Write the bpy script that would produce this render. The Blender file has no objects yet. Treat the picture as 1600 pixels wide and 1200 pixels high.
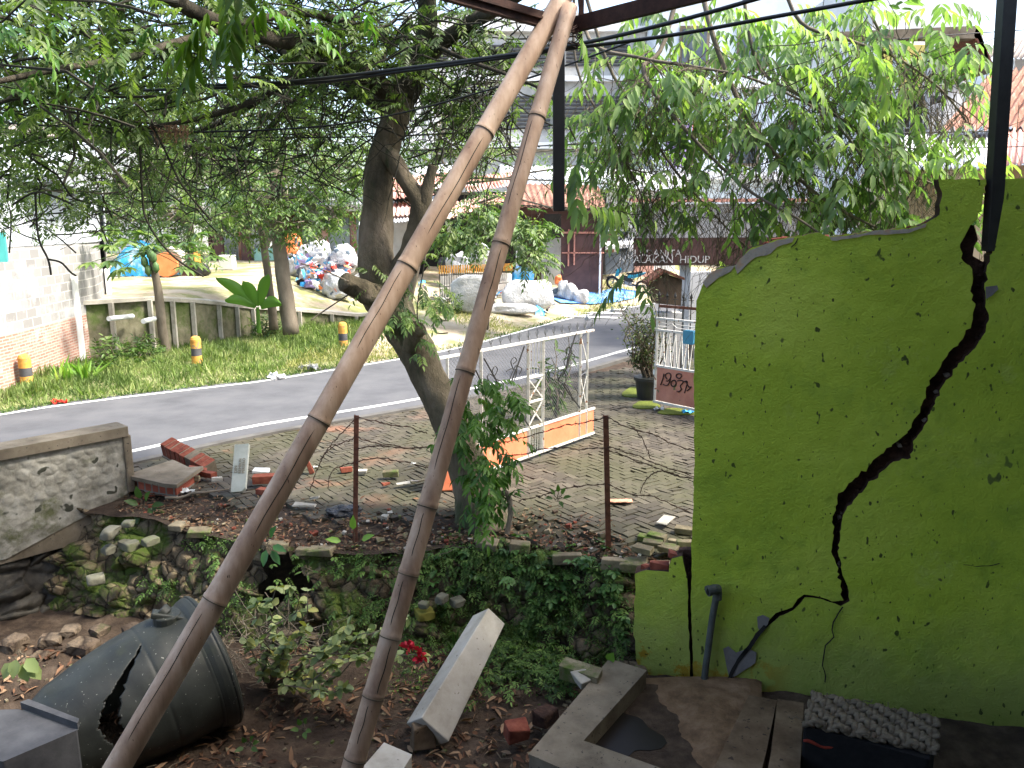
import bpy, bmesh, math, random
import numpy as np
from mathutils import Vector, Matrix, noise
random.seed(7); rng = np.random.default_rng(7)
R = math.radians
sc = bpy.context.scene
col = sc.collection
# ------------------------------------------------------------------ camera
F = 1232.0; PITCH = R(11.5); CZ = 3.3
cd = bpy.data.cameras.new('camera'); cam = bpy.data.objects.new('camera', cd); col.objects.link(cam)
cd.sensor_width = 36; cd.lens = 36*F/1600; cd.clip_end = 900; cd.clip_start = .05
cam.location = (0, 0, CZ); cam.rotation_euler = (R(90)-PITCH, 0, 0); sc.camera = cam
# ------------------------------------------------------------------ light
SUN_EL, SUN_AZ = R(54), R(97)      # azimuth measured from +Y (view direction) towards +X
w = bpy.data.worlds.new("World"); sc.world = w; w.use_nodes = True
nt = w.node_tree; nt.nodes.clear()
sky = nt.nodes.new('ShaderNodeTexSky'); sky.sky_type = 'NISHITA'; sky.sun_disc = False
sky.sun_elevation = SUN_EL; sky.sun_rotation = SUN_AZ; sky.dust_density = 4.0; sky.air_density = 1.0; sky.ozone_density = .6
bg = nt.nodes.new('ShaderNodeBackground'); bg.inputs[1].default_value = .15
wo = nt.nodes.new('ShaderNodeOutputWorld')
nt.links.new(sky.outputs[0], bg.inputs[0]); nt.links.new(bg.outputs[0], wo.inputs[0])
sl = bpy.data.lights.new('sun', 'SUN'); sl.energy = 2.4; sl.angle = R(7); sl.color = (1, .95, .86)
so = bpy.data.objects.new('sun', sl); col.objects.link(so)
sd = Vector((math.sin(SUN_AZ)*math.cos(SUN_EL), math.cos(SUN_AZ)*math.cos(SUN_EL), math.sin(SUN_EL)))
so.rotation_euler = sd.to_track_quat('Z', 'Y').to_euler(); so.location = (0, 0, 30)
sc.view_settings.view_transform = 'Standard'; sc.view_settings.look = 'None'
sc.view_settings.exposure = 2.0; sc.view_settings.gamma = 1
sc.cycles.max_bounces = 6; sc.cycles.transparent_max_bounces = 8; sc.cycles.use_denoising = True
# ------------------------------------------------------------------ pixel -> world helpers
cp, sp = math.cos(PITCH), math.sin(PITCH)
def ray(px, py):
    u = (px-800)/F; v = (600-py)/F
    return Vector((u, cp+v*sp, -sp+v*cp))
def P(px, py, d):
    r = ray(px, py); return Vector((0, 0, CZ)) + r*(d/r.y)
def G(px, py, z=0.0):
    r = ray(px, py); return Vector((0, 0, CZ)) + r*((z-CZ)/r.z)
def V(*a): return Vector(a)
W0 = G(1000, 1048, -.95); wn = V(-math.sin(R(16)), -math.cos(R(16)), 0)
# ------------------------------------------------------------------ objects
def tag(o, label=None, cat=None, group=None, kind=None):
    if label: o['label'] = label
    if cat: o['category'] = cat
    if group: o['group'] = group
    if kind: o['kind'] = kind
    return o
def thing(name, label, cat, loc=(0, 0, 0), group=None):
    o = bpy.data.objects.new(name, None); col.objects.link(o); o.location = loc; o.empty_display_size = .1
    return tag(o, label, cat, group)
class MB:
    def __init__(s): s.v = []; s.f = []; s.m = []
    def add(s, vs, fs, mi=0):
        b = len(s.v); s.v.extend([tuple(v) for v in vs]); s.f.extend([tuple(i+b for i in f) for f in fs]); s.m.extend([mi]*len(fs)); return s
    def box(s, c, size, rot=None, mi=0, jit=0):
        c = Vector(c); h = Vector(size)/2; vs = []
        for x in (-1, 1):
            for y in (-1, 1):
                for z in (-1, 1):
                    p = Vector((x*h.x, y*h.y, z*h.z))
                    if jit: p += Vector((random.uniform(-jit, jit), random.uniform(-jit, jit), random.uniform(-jit, jit)))
                    if rot is not None: p = rot @ p
                    vs.append(c+p)
        return s.add(vs, [(0, 1, 3, 2), (4, 6, 7, 5), (0, 4, 5, 1), (2, 3, 7, 6), (0, 2, 6, 4), (1, 5, 7, 3)], mi)
    def bar(s, a, b, wd, th=None, up=V(0, 0, 1), mi=0):
        a = Vector(a); b = Vector(b); d = b-a; L = d.length
        if L < 1e-6: return s
        y = d/L; x = y.cross(up)
        if x.length < 1e-3: x = y.cross(V(1, 0, 0))
        x.normalize(); z = x.cross(y)
        return s.box((a+b)/2, (wd, L, th or wd), Matrix((x, y, z)).transposed(), mi)
    def tube(s, pts, r, n=8, mi=0, cap=True, rough=0.0):
        pts = [Vector(p) for p in pts]; k = len(pts)
        rs = r if hasattr(r, '__len__') else [r]*k
        vs = []; fs = []; x = None
        for i, p in enumerate(pts):
            t = (pts[min(i+1, k-1)]-pts[max(i-1, 0)])
            t = t.normalized() if t.length > 1e-9 else V(0, 0, 1)
            if x is None: x = t.orthogonal().normalized()
            x = (x-t*x.dot(t)); x = x.normalized() if x.length > 1e-6 else t.orthogonal().normalized()
            y = t.cross(x)
            for j in range(n):
                a = 2*math.pi*j/n; rr = rs[i]
                if rough: rr *= 1+rough*(noise.noise(p*3+V(math.cos(a), math.sin(a), 0)*1.1)+.5*noise.noise(p*9+V(math.cos(a), math.sin(a), 3)*2.5))
                vs.append(p+(x*math.cos(a)+y*math.sin(a))*rr)
        for i in range(k-1):
            for j in range(n):
                fs.append((i*n+j, i*n+(j+1) % n, (i+1)*n+(j+1) % n, (i+1)*n+j))
        if cap: fs.append(tuple(range(n-1, -1, -1))); fs.append(tuple((k-1)*n+j for j in range(n)))
        return s.add(vs, fs, mi)
    def prism(s, poly, off, mi=0, side=None):
        """extrude polygon (list of world points) by vector off"""
        n = len(poly); poly = [Vector(p) for p in poly]; off = Vector(off)
        nrm = Vector((0, 0, 0))
        for i in range(n): nrm += poly[i].cross(poly[(i+1) % n])
        from mathutils.geometry import tessellate_polygon
        tr = tessellate_polygon([poly])
        s.add(poly, tr, mi); s.add([p+off for p in poly], [t[::-1] for t in tr], mi)
        sm = mi if side is None else side
        s.add(poly+[p+off for p in poly], [(i, (i+1) % n, n+(i+1) % n, n+i) for i in range(n)], sm)
        return s
    def grid(s, rows, mi=0):
        nr = len(rows); nc = len(rows[0]); vs = [p for r in rows for p in r]
        return s.add(vs, [(i*nc+j, i*nc+j+1, (i+1)*nc+j+1, (i+1)*nc+j) for i in range(nr-1) for j in range(nc-1)], mi)
    def build(s, name, mats, parent=None, smooth=False, bevel=0, fixn=False):
        me = bpy.data.meshes.new(name); me.from_pydata(s.v, [], s.f)
        if not isinstance(mats, (list, tuple)): mats = [mats]
        for m in mats: me.materials.append(m)
        me.polygons.foreach_set('material_index', s.m)
        if smooth: me.polygons.foreach_set('use_smooth', [True]*len(s.f))
        if fixn:
            bm = bmesh.new(); bm.from_mesh(me); bmesh.ops.recalc_face_normals(bm, faces=bm.faces); bm.to_mesh(me); bm.free()
        o = bpy.data.objects.new(name, me); col.objects.link(o)
        if parent is not None:
            o.parent = parent; o.matrix_parent_inverse = Matrix.Translation(-Vector(wloc(parent)))
        if bevel:
            b = o.modifiers.new('bevel', 'BEVEL'); b.width = bevel; b.segments = 2; b.limit_method = 'ANGLE'
        return o
def wloc(o):
    l = Vector(o.location)
    # parts are built in world space: their own location stays at the origin
    if o.type != 'EMPTY': return V(0, 0, 0)
    return l
# ------------------------------------------------------------------ materials
def newmat(name):
    m = bpy.data.materials.new(name); m.use_nodes = True; nt = m.node_tree
    b = nt.nodes['Principled BSDF']; return m, nt, b
def c3(c): return (c[0], c[1], c[2], 1)
def N(nt, t, **k):
    n = nt.nodes.new(t)
    for a, b in k.items():
        if a in n.inputs: n.inputs[a].default_value = b
        else: setattr(n, a, b)
    return n
def ramp(nt, fac, stops):
    r = nt.nodes.new('ShaderNodeValToRGB'); e = r.color_ramp.elements
    while len(e) < len(stops): e.new(.5)
    for i, (p, c) in enumerate(stops): e[i].position = p; e[i].color = c3(c) if hasattr(c, '__len__') else (c, c, c, 1)
    nt.links.new(fac, r.inputs[0]); return r.outputs[0]
def noise_fac(nt, co, scale, detail=5, rough=.6):
    n = N(nt, 'ShaderNodeTexNoise', Scale=scale, Detail=detail, Roughness=rough); nt.links.new(co, n.inputs['Vector']); return n.outputs[0]
def mixc(nt, fac, a, b, mode='MIX'):
    m = nt.nodes.new('ShaderNodeMix'); m.data_type = 'RGBA'; m.blend_type = mode
    for i, x in ((0, fac), (6, a), (7, b)):
        if hasattr(x, 'is_linked') or isinstance(x, bpy.types.NodeSocket): nt.links.new(x, m.inputs[i])
        elif hasattr(x, '__len__'): m.inputs[i].default_value = c3(x)
        else: m.inputs[i].default_value = x
    return m.outputs[2]
def bump(nt, b, h, strength=.4, dist=.02):
    n = N(nt, 'ShaderNodeBump', Strength=strength, Distance=dist); nt.links.new(h, n.inputs['Height']); nt.links.new(n.outputs[0], b.inputs['Normal'])
def coord(nt): return nt.nodes.new('ShaderNodeTexCoord').outputs['Object']
def mat(name, stops, scale=3, rough=.85, bstr=.4, bdist=.01, bscale=None, spots=None, spotc=(.02, .02, .02), metal=0, spec=.3, moss=None, mossc=(.05, .08, .015), stretch=None, detail=6):
    m, nt, b = newmat(name); co = coord(nt)
    if stretch:
        mp = nt.nodes.new('ShaderNodeMapping'); mp.inputs['Scale'].default_value = stretch; nt.links.new(co, mp.inputs[0]); co = mp.outputs[0]
    f = noise_fac(nt, co, scale, detail, .65); n = len(stops)
    c = ramp(nt, f, [(.3+.4*i/max(1, n-1), s) for i, s in enumerate(stops)]) if n > 1 else None
    if n == 1:
        c = ramp(nt, f, [(.3, [x*.85 for x in stops[0]]), (.7, [min(1, x*1.12) for x in stops[0]])])
    if moss:
        mf = ramp(nt, noise_fac(nt, co, moss[0], 6, .7), [(moss[1], 0.0), (moss[1]+.12, 1.0)])
        c = mixc(nt, mf, c, mossc)
    if spots:
        vo = N(nt, 'ShaderNodeTexNoise', Scale=spots[0], Detail=2.0); nt.links.new(co, vo.inputs['Vector'])
        sf = ramp(nt, vo.outputs[0], [(spots[1], 0.0), (spots[1]+.03, 1.0)]); c = mixc(nt, sf, c, spotc)
    nt.links.new(c, b.inputs['Base Color']); b.inputs['Roughness'].default_value = rough; b.inputs['Metallic'].default_value = metal
    b.inputs['Specular IOR Level'].default_value = spec
    if bstr: bump(nt, b, noise_fac(nt, co, bscale or scale*6, 6, .7), bstr, bdist)
    return m
def leafmat(name, stops, trans=.35, rough=.45, spec=.35):
    m, nt, b = newmat(name); a = nt.nodes.new('ShaderNodeAttribute'); a.attribute_name = 'rnd'
    n = len(stops); c = ramp(nt, a.outputs['Fac'], [(i/(n-1), s) for i, s in enumerate(stops)])
    nt.links.new(c, b.inputs['Base Color']); b.inputs['Roughness'].default_value = rough; b.inputs['Specular IOR Level'].default_value = spec
    t = nt.nodes.new('ShaderNodeBsdfTranslucent'); c2 = mixc(nt, 1.0, c, (1.0, 1.25, .45), 'MULTIPLY'); nt.links.new(c2, t.inputs[0])
    mx = nt.nodes.new('ShaderNodeMixShader'); mx.inputs[0].default_value = trans
    o = nt.nodes['Material Output']; nt.links.new(b.outputs[0], mx.inputs[1]); nt.links.new(t.outputs[0], mx.inputs[2]); nt.links.new(mx.outputs[0], o.inputs[0])
    return m
def brickmat(name, c1, c2, mortar, scale, bw=.5, rh=.25, ms=.02, over=None, rot=None, bstr=.6):
    m, nt, b = newmat(name); co = coord(nt); mp = nt.nodes.new('ShaderNodeMapping')
    mp.inputs['Rotation'].default_value = rot or (R(90), 0, 0); nt.links.new(co, mp.inputs[0])
    br = N(nt, 'ShaderNodeTexBrick', Scale=scale); br.inputs['Color1'].default_value = c3(c1); br.inputs['Color2'].default_value = c3(c2); br.inputs['Mortar'].default_value = c3(mortar)
    br.inputs['Brick Width'].default_value = bw; br.inputs['Row Height'].default_value = rh; br.inputs['Mortar Size'].default_value = ms
    nt.links.new(mp.outputs[0], br.inputs['Vector'])
    f = noise_fac(nt, co, 6, 6, .7); c = mixc(nt, .35, br.outputs[0], ramp(nt, f, [(.3, .1), (.7, .9)]), 'OVERLAY')
    if over: c = mixc(nt, ramp(nt, noise_fac(nt, co, over[0], 5, .7), [(over[1], 0.0), (over[1]+.15, 1.0)]), c, over[2])
    nt.links.new(c, b.inputs['Base Color']); b.inputs['Roughness'].default_value = .9
    bump(nt, b, br.outputs['Fac'], -bstr, .01)
    return m
M = {}
M['asphalt'] = mat('asphalt', [(.062, .064, .069), (.085, .087, .093), (.105, .106, .11)], 1.2, .85, .5, .004, 120, spec=.4)
M['line'] = mat('road_line_paint', [(.5, .5, .48), (.75, .75, .72)], 4, .7, .3, .003, 60)
M['kerb'] = mat('kerb_concrete', [(.07, .066, .06), (.13, .125, .115)], 2, .9, .5, .01, 40)
M['dirt'] = mat('dirt', [(.022, .014, .009), (.055, .037, .024), (.1, .072, .05)], 5, .95, .9, .03, 22)
M['sand'] = mat('dry_yard', [(.27, .22, .15), (.38, .32, .23), (.48, .42, .32)], 1.1, .95, .6, .02, 20, moss=(.7, .47), mossc=(.2, .21, .08))
M['verge'] = mat('verge_soil', [(.14, .15, .06), (.22, .23, .10), (.32, .30, .17)], 2, .95, .8, .03, 20)
M['conc'] = mat('weathered_concrete', [(.10, .08, .055), (.175, .145, .102), (.25, .21, .155)], 2.6, .9, .5, .006, 45, spots=(30, .68), spotc=(.06, .05, .04))
M['conc_lt'] = mat('pale_concrete', [(.27, .25, .2), (.38, .355, .3), (.46, .435, .38)], 3.5, .85, .4, .004, 60, spots=(22, .69), spotc=(.2, .18, .15))
M['conc_dk'] = mat('dark_concrete', [(.045, .046, .05), (.075, .076, .08), (.105, .106, .11)], 4, .8, .35, .004, 50)
M['conc_brown'] = mat('muddy_concrete', [(.07, .045, .025), (.13, .09, .055), (.19, .14, .09)], 4, .9, .5, .006, 40, spots=(20, .66), spotc=(.05, .035, .025))
M['brick'] = mat('red_brick', [(.11, .028, .018), (.2, .055, .032), (.27, .09, .055)], 9, .95, .6, .006, 60)
M['brickcore'] = mat('broken_brick_core', [(.02, .011, .008), (.06, .03, .02), (.12, .07, .05)], 9, .95, 1, .03, 30)
M['rust'] = mat('rusty_iron', [(.06, .025, .015), (.13, .05, .03), (.19, .08, .05)], 14, .8, .4, .003, 80)
M['rust_shaded'] = mat('shade_darkened_rust', [(.02, .01, .007), (.045, .02, .013), (.07, .032, .02)], 14, .8, .4, .003, 80)  # rust colour lowered to carry the shading on the roof frame
M['steel_dk'] = mat('dark_painted_steel', [(.014, .014, .013), (.03, .03, .028)], 8, .55, .1, .002, 60, spec=.4)
M['wire'] = mat('rusty_wire', [(.035, .018, .012), (.08, .04, .03)], 20, .8, 0)
M['cable'] = mat('black_cable', [(.008, .009, .009), (.016, .017, .016)], 10, .5, 0, spec=.4)
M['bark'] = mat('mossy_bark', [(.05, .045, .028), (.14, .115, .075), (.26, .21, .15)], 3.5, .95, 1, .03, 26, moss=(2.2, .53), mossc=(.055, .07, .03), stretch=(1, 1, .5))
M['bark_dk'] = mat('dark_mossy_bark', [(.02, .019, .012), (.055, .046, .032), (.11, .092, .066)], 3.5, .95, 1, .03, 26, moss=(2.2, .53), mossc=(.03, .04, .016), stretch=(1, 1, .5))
M['bark_lt'] = mat('pale_bark', [(.11, .09, .065), (.22, .185, .14)], 5, .9, .7, .015, 25, stretch=(1, 1, .35))
M['twig'] = mat('twig_bark', [(.06, .05, .035), (.15, .12, .08)], 10, .9, 0)
M['twig_dk'] = mat('dark_twig_bark', [(.018, .02, .014), (.05, .045, .03)], 10, .9, 0)
M['white_metal'] = mat('chipped_white_paint', [(.45, .43, .38), (.7, .69, .65)], 8, .6, .1, .002, 60, spots=(16, .64), spotc=(.25, .12, .06))
M['orange_metal'] = mat('faded_orange_paint', [(.62, .17, .08), (.75, .25, .13)], 4, .7, .2, .004, 30, spots=(4, .66), spotc=(.3, .27, .22))
M['pink_metal'] = mat('faded_salmon_paint', [(.42, .17, .12), (.56, .26, .19)], 4, .7, .2, .004, 30, spots=(7, .68), spotc=(.16, .15, .08))
M['white_wall'] = None
M['tin'] = mat('weathered_tin', [(.36, .39, .41), (.5, .54, .57)], 2, .6, .2, .005, 20)
M['tin_white'] = mat('pale_tin', [(.72, .74, .76), (.86, .87, .88)], 2, .5, .1, .005, 20)
M['tin_rust'] = mat('rusty_tin', [(.8, .74, .68), (.6, .34, .26), (.42, .14, .1)], 1.1, .75, .2, .01, 20)
M['tin_brown'] = mat('brown_tin', [(.075, .04, .035), (.13, .07, .06)], 2, .8, .2, .01, 20)
M['tin_pink'] = mat('pink_tin', [(.5, .27, .22), (.62, .38, .33)], 1.5, .7, .2, .01, 20)
M['tile'] = mat('clay_tile', [(.13, .06, .04), (.26, .13, .09), (.36, .22, .17)], 3, .9, .3, .01, 20)
M['tile_grey'] = mat('grey_tile', [(.2, .17, .15), (.32, .28, .25)], 3, .9, .3, .01, 20)
M['plast_white'] = mat('white_plaster', [(.7, .7, .68), (.86, .86, .84)], .8, .9, .2, .005, 20, detail=8)
M['plast_blue'] = mat('pale_blue_plaster', [(.55, .62, .66), (.72, .78, .82)], .8, .9, .2, .005, 20)
M['plast_grey'] = mat('stained_grey_plaster', [(.34, .33, .31), (.52, .51, .48), (.68, .67, .64)], .9, .9, .3, .01, 20)
M['plast_cream'] = mat('cream_plaster', [(.55, .43, .27), (.65, .53, .36)], 1, .9, .2, .005, 20)
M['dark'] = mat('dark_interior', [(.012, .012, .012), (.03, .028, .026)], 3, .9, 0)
M['glass'] = mat('dark_glass', [(.03, .04, .05), (.08, .1, .12)], 2, .15, 0, spec=.6)
M['yellow'] = mat('yellow_panel', [(.6, .52, .13), (.75, .66, .22)], 2, .6, .05, .002, 20)
M['blue_tarp'] = mat('blue_tarp', [(.04, .14, .42), (.1, .28, .62), (.3, .45, .7)], 1.5, .6, .6, .05, 5)
M['blue_tarp2'] = mat('bright_blue_tarp', [(.02, .2, .55), (.05, .4, .75), (.6, .7, .75)], 2.2, .5, .6, .05, 6)
M['sack'] = mat('white_sack', [(.42, .42, .41), (.62, .62, .61), (.74, .74, .73)], 2.5, .85, 1, .14, 5)
M['sack_grey'] = mat('grey_sack', [(.3, .32, .34), (.5, .52, .53), (.66, .67, .67)], 3, .7, 1, .14, 6, spots=(3.2, .62), spotc=(.1, .14, .18))
M['orange_pl'] = mat('orange_plastic', [(.7, .17, .05), (.8, .27, .1)], 3, .5, 0)
M['black_pl'] = mat('black_plastic', [(.012, .015, .014), (.028, .03, .028)], 5, .45, .4, .01, 30, spec=.4)
M['tankm'] = mat('dusty_black_plastic', [(.010, .012, .010), (.02, .023, .019), (.036, .04, .033)], 2.6, .55, .3, .004, 40, spots=(48, .7), spotc=(.22, .22, .19), moss=(2.2, .58), mossc=(.03, .034, .02), spec=.45)
M['rubber'] = mat('tyre_rubber', [(.01, .01, .01), (.02, .02, .02)], 5, .8, 0)
M['chrome'] = mat('dull_metal', [(.2, .2, .2), (.3, .3, .3)], 5, .4, 0, metal=.8)
M['teal'] = mat('teal_paint', [(.02, .2, .28), (.03, .3, .38)], 5, .35, 0, spec=.5)
M['bluebox'] = mat('blue_plastic', [(.04, .2, .33), (.07, .27, .4)], 4, .5, 0)
M['white_pl'] = mat('white_plate', [(.6, .62, .6), (.75, .77, .75)], 6, .6, .1, .002, 60)
M['lettering'] = mat('pale_lettering', [(.55, .53, .5), (.7, .68, .64)], 8, .7, 0)
M['ink'] = mat('dark_marker', [(.02, .012, .012), (.05, .03, .03)], 8, .8, 0)
M['purple'] = mat('purple_cloth', [(.35, .25, .5), (.5, .4, .65)], 2, .8, .2, .01, 10)
M['redc'] = mat('red_cloth', [(.6, .03, .02), (.75, .08, .05)], 2, .8, .2, .01, 10)
M['amber'] = mat('amber_band', [(.38, .18, .04), (.6, .31, .06), (.68, .38, .09)], 7, .75, .3, .004, 40, spots=(14, .6), spotc=(.3, .2, .12))
M['char'] = mat('charcoal_band', [(.05, .05, .055), (.1, .1, .105)], 7, .8, .2, .004, 40)
M['pvc'] = mat('grey_pvc', [(.055, .065, .06), (.1, .11, .105)], 6, .55, .1, .002, 40, spec=.4)
M['rope'] = mat('jute_rope', [(.09, .072, .05), (.2, .165, .12)], 16, .95, .8, .006, 90)
M['blackcloth'] = mat('black_cloth', [(.006, .006, .007), (.014, .013, .014)], 12, .95, .5, .005, 60)
M['redstripe'] = mat('red_stripe', [(.16, .02, .012), (.28, .04, .02)], 16, .9, .3, .003, 60)
M['puddle'] = mat('puddle_water', [(.01, .008, .006), (.016, .012, .009)], 2, .4, .12, .003, 8, spec=.15)
M['bag'] = mat('crumpled_black_bag', [(.01, .011, .014), (.02, .022, .028)], 6, .28, 1, .03, 14, spec=.6)
M['stone'] = mat('mossy_stone', [(.07, .055, .035), (.18, .15, .095), (.33, .27, .18)], 2.6, .95, .8, .015, 30, moss=(1.8, .5), mossc=(.075, .115, .02))
M['paver'] = None
def stonemat(name, base, dark, moss, mossc, cell=7.0):
    m, nt, bs = newmat(name); co = coord(nt)
    nz = N(nt, 'ShaderNodeTexNoise', Scale=4.0, Detail=4.0); nt.links.new(co, nz.inputs['Vector'])
    ad = nt.nodes.new('ShaderNodeMixRGB'); ad.blend_type = 'ADD'; ad.inputs[0].default_value = .12; nt.links.new(co, ad.inputs[1]); nt.links.new(nz.outputs[1], ad.inputs[2])
    v1 = N(nt, 'ShaderNodeTexVoronoi', Scale=cell); nt.links.new(ad.outputs[0], v1.inputs['Vector'])
    v2 = N(nt, 'ShaderNodeTexVoronoi', Scale=cell); v2.feature = 'DISTANCE_TO_EDGE'; nt.links.new(ad.outputs[0], v2.inputs['Vector'])
    sx = nt.nodes.new('ShaderNodeSeparateXYZ'); nt.links.new(v1.outputs['Color'], sx.inputs[0])
    c = ramp(nt, sx.outputs[0], [(0, base[0]), (.5, base[1]), (1, base[2])])
    c = mixc(nt, .55, c, ramp(nt, noise_fac(nt, co, 14, 8, .75), [(.3, .12), (.7, .85)]), 'OVERLAY')
    c = mixc(nt, ramp(nt, v2.outputs['Distance'], [(.0, .9), (.09, 0.0)]), c, dark)
    c = mixc(nt, ramp(nt, noise_fac(nt, co, moss[0], 8, .75), [(moss[1], 0.0), (moss[1]+.1, .9)]), c, mossc)
    nt.links.new(c, bs.inputs['Base Color']); bs.inputs['Roughness'].default_value = .95; bs.inputs['Specular IOR Level'].default_value = .2
    h = N(nt, 'ShaderNodeMath', operation='MULTIPLY_ADD'); nt.links.new(ramp(nt, v2.outputs['Distance'], [(0, 0.0), (.16, 1.0)]), h.inputs[0]); h.inputs[1].default_value = 1.0; nt.links.new(noise_fac(nt, co, 30, 6, .7), h.inputs[2])
    bump(nt, bs, h.outputs[0], .9, .03); return m
M['bank'] = stonemat('mossy_rubble_bank', [(.06, .045, .028), (.13, .10, .063), (.23, .18, .115)], (.015, .012, .008), (1.8, .5), (.08, .125, .02))
M['rubstone'] = stonemat('brown_rubble', [(.06, .042, .03), (.11, .08, .055), (.17, .13, .09)], (.03, .02, .014), (2.2, .6), (.05, .065, .02), 3.0)
# leaves
L = {}
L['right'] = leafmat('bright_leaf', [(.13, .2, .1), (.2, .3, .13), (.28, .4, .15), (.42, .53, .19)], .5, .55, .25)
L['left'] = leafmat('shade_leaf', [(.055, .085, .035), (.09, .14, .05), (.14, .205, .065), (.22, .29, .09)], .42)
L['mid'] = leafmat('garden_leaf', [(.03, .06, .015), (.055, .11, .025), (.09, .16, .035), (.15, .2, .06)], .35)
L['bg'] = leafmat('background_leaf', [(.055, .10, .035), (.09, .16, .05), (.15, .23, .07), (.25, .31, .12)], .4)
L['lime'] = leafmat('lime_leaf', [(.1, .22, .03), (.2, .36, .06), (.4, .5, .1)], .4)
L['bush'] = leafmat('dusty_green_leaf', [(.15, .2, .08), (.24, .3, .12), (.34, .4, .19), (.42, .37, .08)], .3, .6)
L['red'] = leafmat('red_petal', [(.4, .01, .03), (.6, .02, .05)], .35)
L['grass'] = leafmat('grass_blade', [(.11, .165, .05), (.165, .24, .07), (.24, .32, .10), (.35, .37, .17)], .35, .6)
L['dry'] = leafmat('dry_leaf', [(.05, .022, .012), (.12, .055, .028), (.2, .11, .06), (.3, .2, .12)], .1, .8)
L['moss'] = leafmat('wall_herb_leaf', [(.03, .065, .014), (.06, .12, .022), (.10, .19, .035), (.16, .25, .06)], .25, .6)
# ------------------------------------------------------------------ leaf scattering
KITE = (np.array([[0, 0, 0], [.42, .5, .06], [1, 0, -.08], [.42, -.5, .06]]), [(0, 1, 2), (0, 2, 3)])
BLADE = (np.array([[0, 0, 0], [.25, .42, .05], [.62, .40, .03], [1, 0, -.14], [.62, -.40, .03], [.25, -.42, .05], [.3, 0, -.03], [.65, 0, -.05]]),
         [(0, 6, 1), (1, 6, 7, 2), (2, 7, 3), (0, 5, 6), (5, 4, 7, 6), (4, 3, 7)])
OVAL = (np.array([[0, 0, 0], [.2, .36, .04], [.55, .5, .08], [.85, .28, .0], [1, 0, -.1], [.85, -.28, .0], [.55, -.5, .08], [.2, -.36, .04]]), [(0, 1, 2, 3, 4), (0, 4, 5, 6, 7)])
def unit(a): return a/np.maximum(np.linalg.norm(a, axis=-1, keepdims=True), 1e-9)
def leaves(name, pos, dirs, ups, ln, wd, material, parent=None, tpl=KITE, rnd=None):
    T, Fc = tpl; n = len(pos); k = len(T)
    d = unit(dirs); s = unit(np.cross(d, ups)); u = np.cross(s, d)
    ln = np.broadcast_to(ln, (n,)); wd = np.broadcast_to(wd, (n,))
    v = pos[:, None, :] + d[:, None, :]*(T[None, :, 0, None]*ln[:, None, None]) + s[:, None, :]*(T[None, :, 1, None]*wd[:, None, None]) + u[:, None, :]*(T[None, :, 2, None]*ln[:, None, None])
    v = v.reshape(-1, 3); fl = []
    lt = np.concatenate([np.array(f) for f in Fc]); cnt = np.array([len(f) for f in Fc])
    loops = (lt[None, :] + (np.arange(n)*k)[:, None]).reshape(-1)
    tot = np.tile(cnt, n); start = np.concatenate([[0], np.cumsum(tot)[:-1]])
    me = bpy.data.meshes.new(name); me.vertices.add(len(v)); me.vertices.foreach_set('co', v.astype(np.float32).reshape(-1))
    me.loops.add(len(loops)); me.loops.foreach_set('vertex_index', loops.astype(np.int32))
    me.polygons.add(len(tot)); me.polygons.foreach_set('loop_start', start.astype(np.int32)); me.polygons.foreach_set('loop_total', tot.astype(np.int32))
    me.update(calc_edges=True); me.materials.append(material)
    a = me.attributes.new('rnd', 'FLOAT', 'FACE')
    rr = rng.random(n) if rnd is None else rnd
    a.data.foreach_set('value', np.repeat(rr, len(Fc)).astype(np.float32))
    o = bpy.data.objects.new(name, me); col.objects.link(o)
    if parent is not None: o.parent = parent; o.matrix_parent_inverse = Matrix.Translation(-Vector(wloc(parent)))
    return o
def fronds(base, dirs, length, pairs, ll, lw, droop=.5, hang=.6, spread=1.0):
    """pinnate leaves: returns leaflet pos, dir, up, len, wid, rnd and the rachis polylines"""
    n = len(base); d = unit(dirs); L_ = np.broadcast_to(length, (n,))
    side = unit(np.cross(d, np.array([0, 0, 1.0])+rng.normal(0, .15, (n, 3))))
    ps = []; ds = []; us = []; ls = []; ws = []; rr = []
    fr = rng.random(n); lines = []
    for i in range(pairs+1):
        t = .22+.78*i/pairs
        c = base+d*(L_[:, None]*t); c[:, 2] -= droop*L_*t*t
        tang = d.copy(); tang[:, 2] -= 2*droop*t; tang = unit(tang)
        for sg in ((-1, 1) if i < pairs else (0,)):
            ld = tang*(.55 if sg else 1)+side*sg*spread
            ld = ld+rng.normal(0, .14, (n, 3)); ld[:, 2] -= hang*(.6+.8*rng.random(n))*(1 if sg else .5)
            up = np.cross(side, tang)+rng.normal(0, .3, (n, 3)); up[:, 2] += .6
            ps.append(c); ds.append(unit(ld)); us.append(up)
            sc_ = ll*(.75+.5*rng.random(n))*(1-.35*abs(t-.6)); ls.append(sc_); ws.append(sc_*lw); rr.append(np.clip(fr+rng.normal(0, .14, n), 0, 1))
        lines.append(c)
    return [np.concatenate(x) for x in (ps, ds, us, ls, ws, rr)], lines
def frond_obj(name, base, dirs, length, pairs, ll, lw, m, parent, tpl=BLADE, stems=None, smat=None, **k):
    (p, d, u, l, wv, r), lines = fronds(base, dirs, length, pairs, ll, lw, **k)
    if m in (L['right'],): q = behind_wall(p+d*l[:, None])&behind_wall(p)&prune(p); p, d, u, l, wv, r = p[q], d[q], u[q], l[q], wv[q], r[q]
    o = leaves(name, p, d, u, l, wv, m, parent, tpl, r)
    return o, lines
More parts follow.
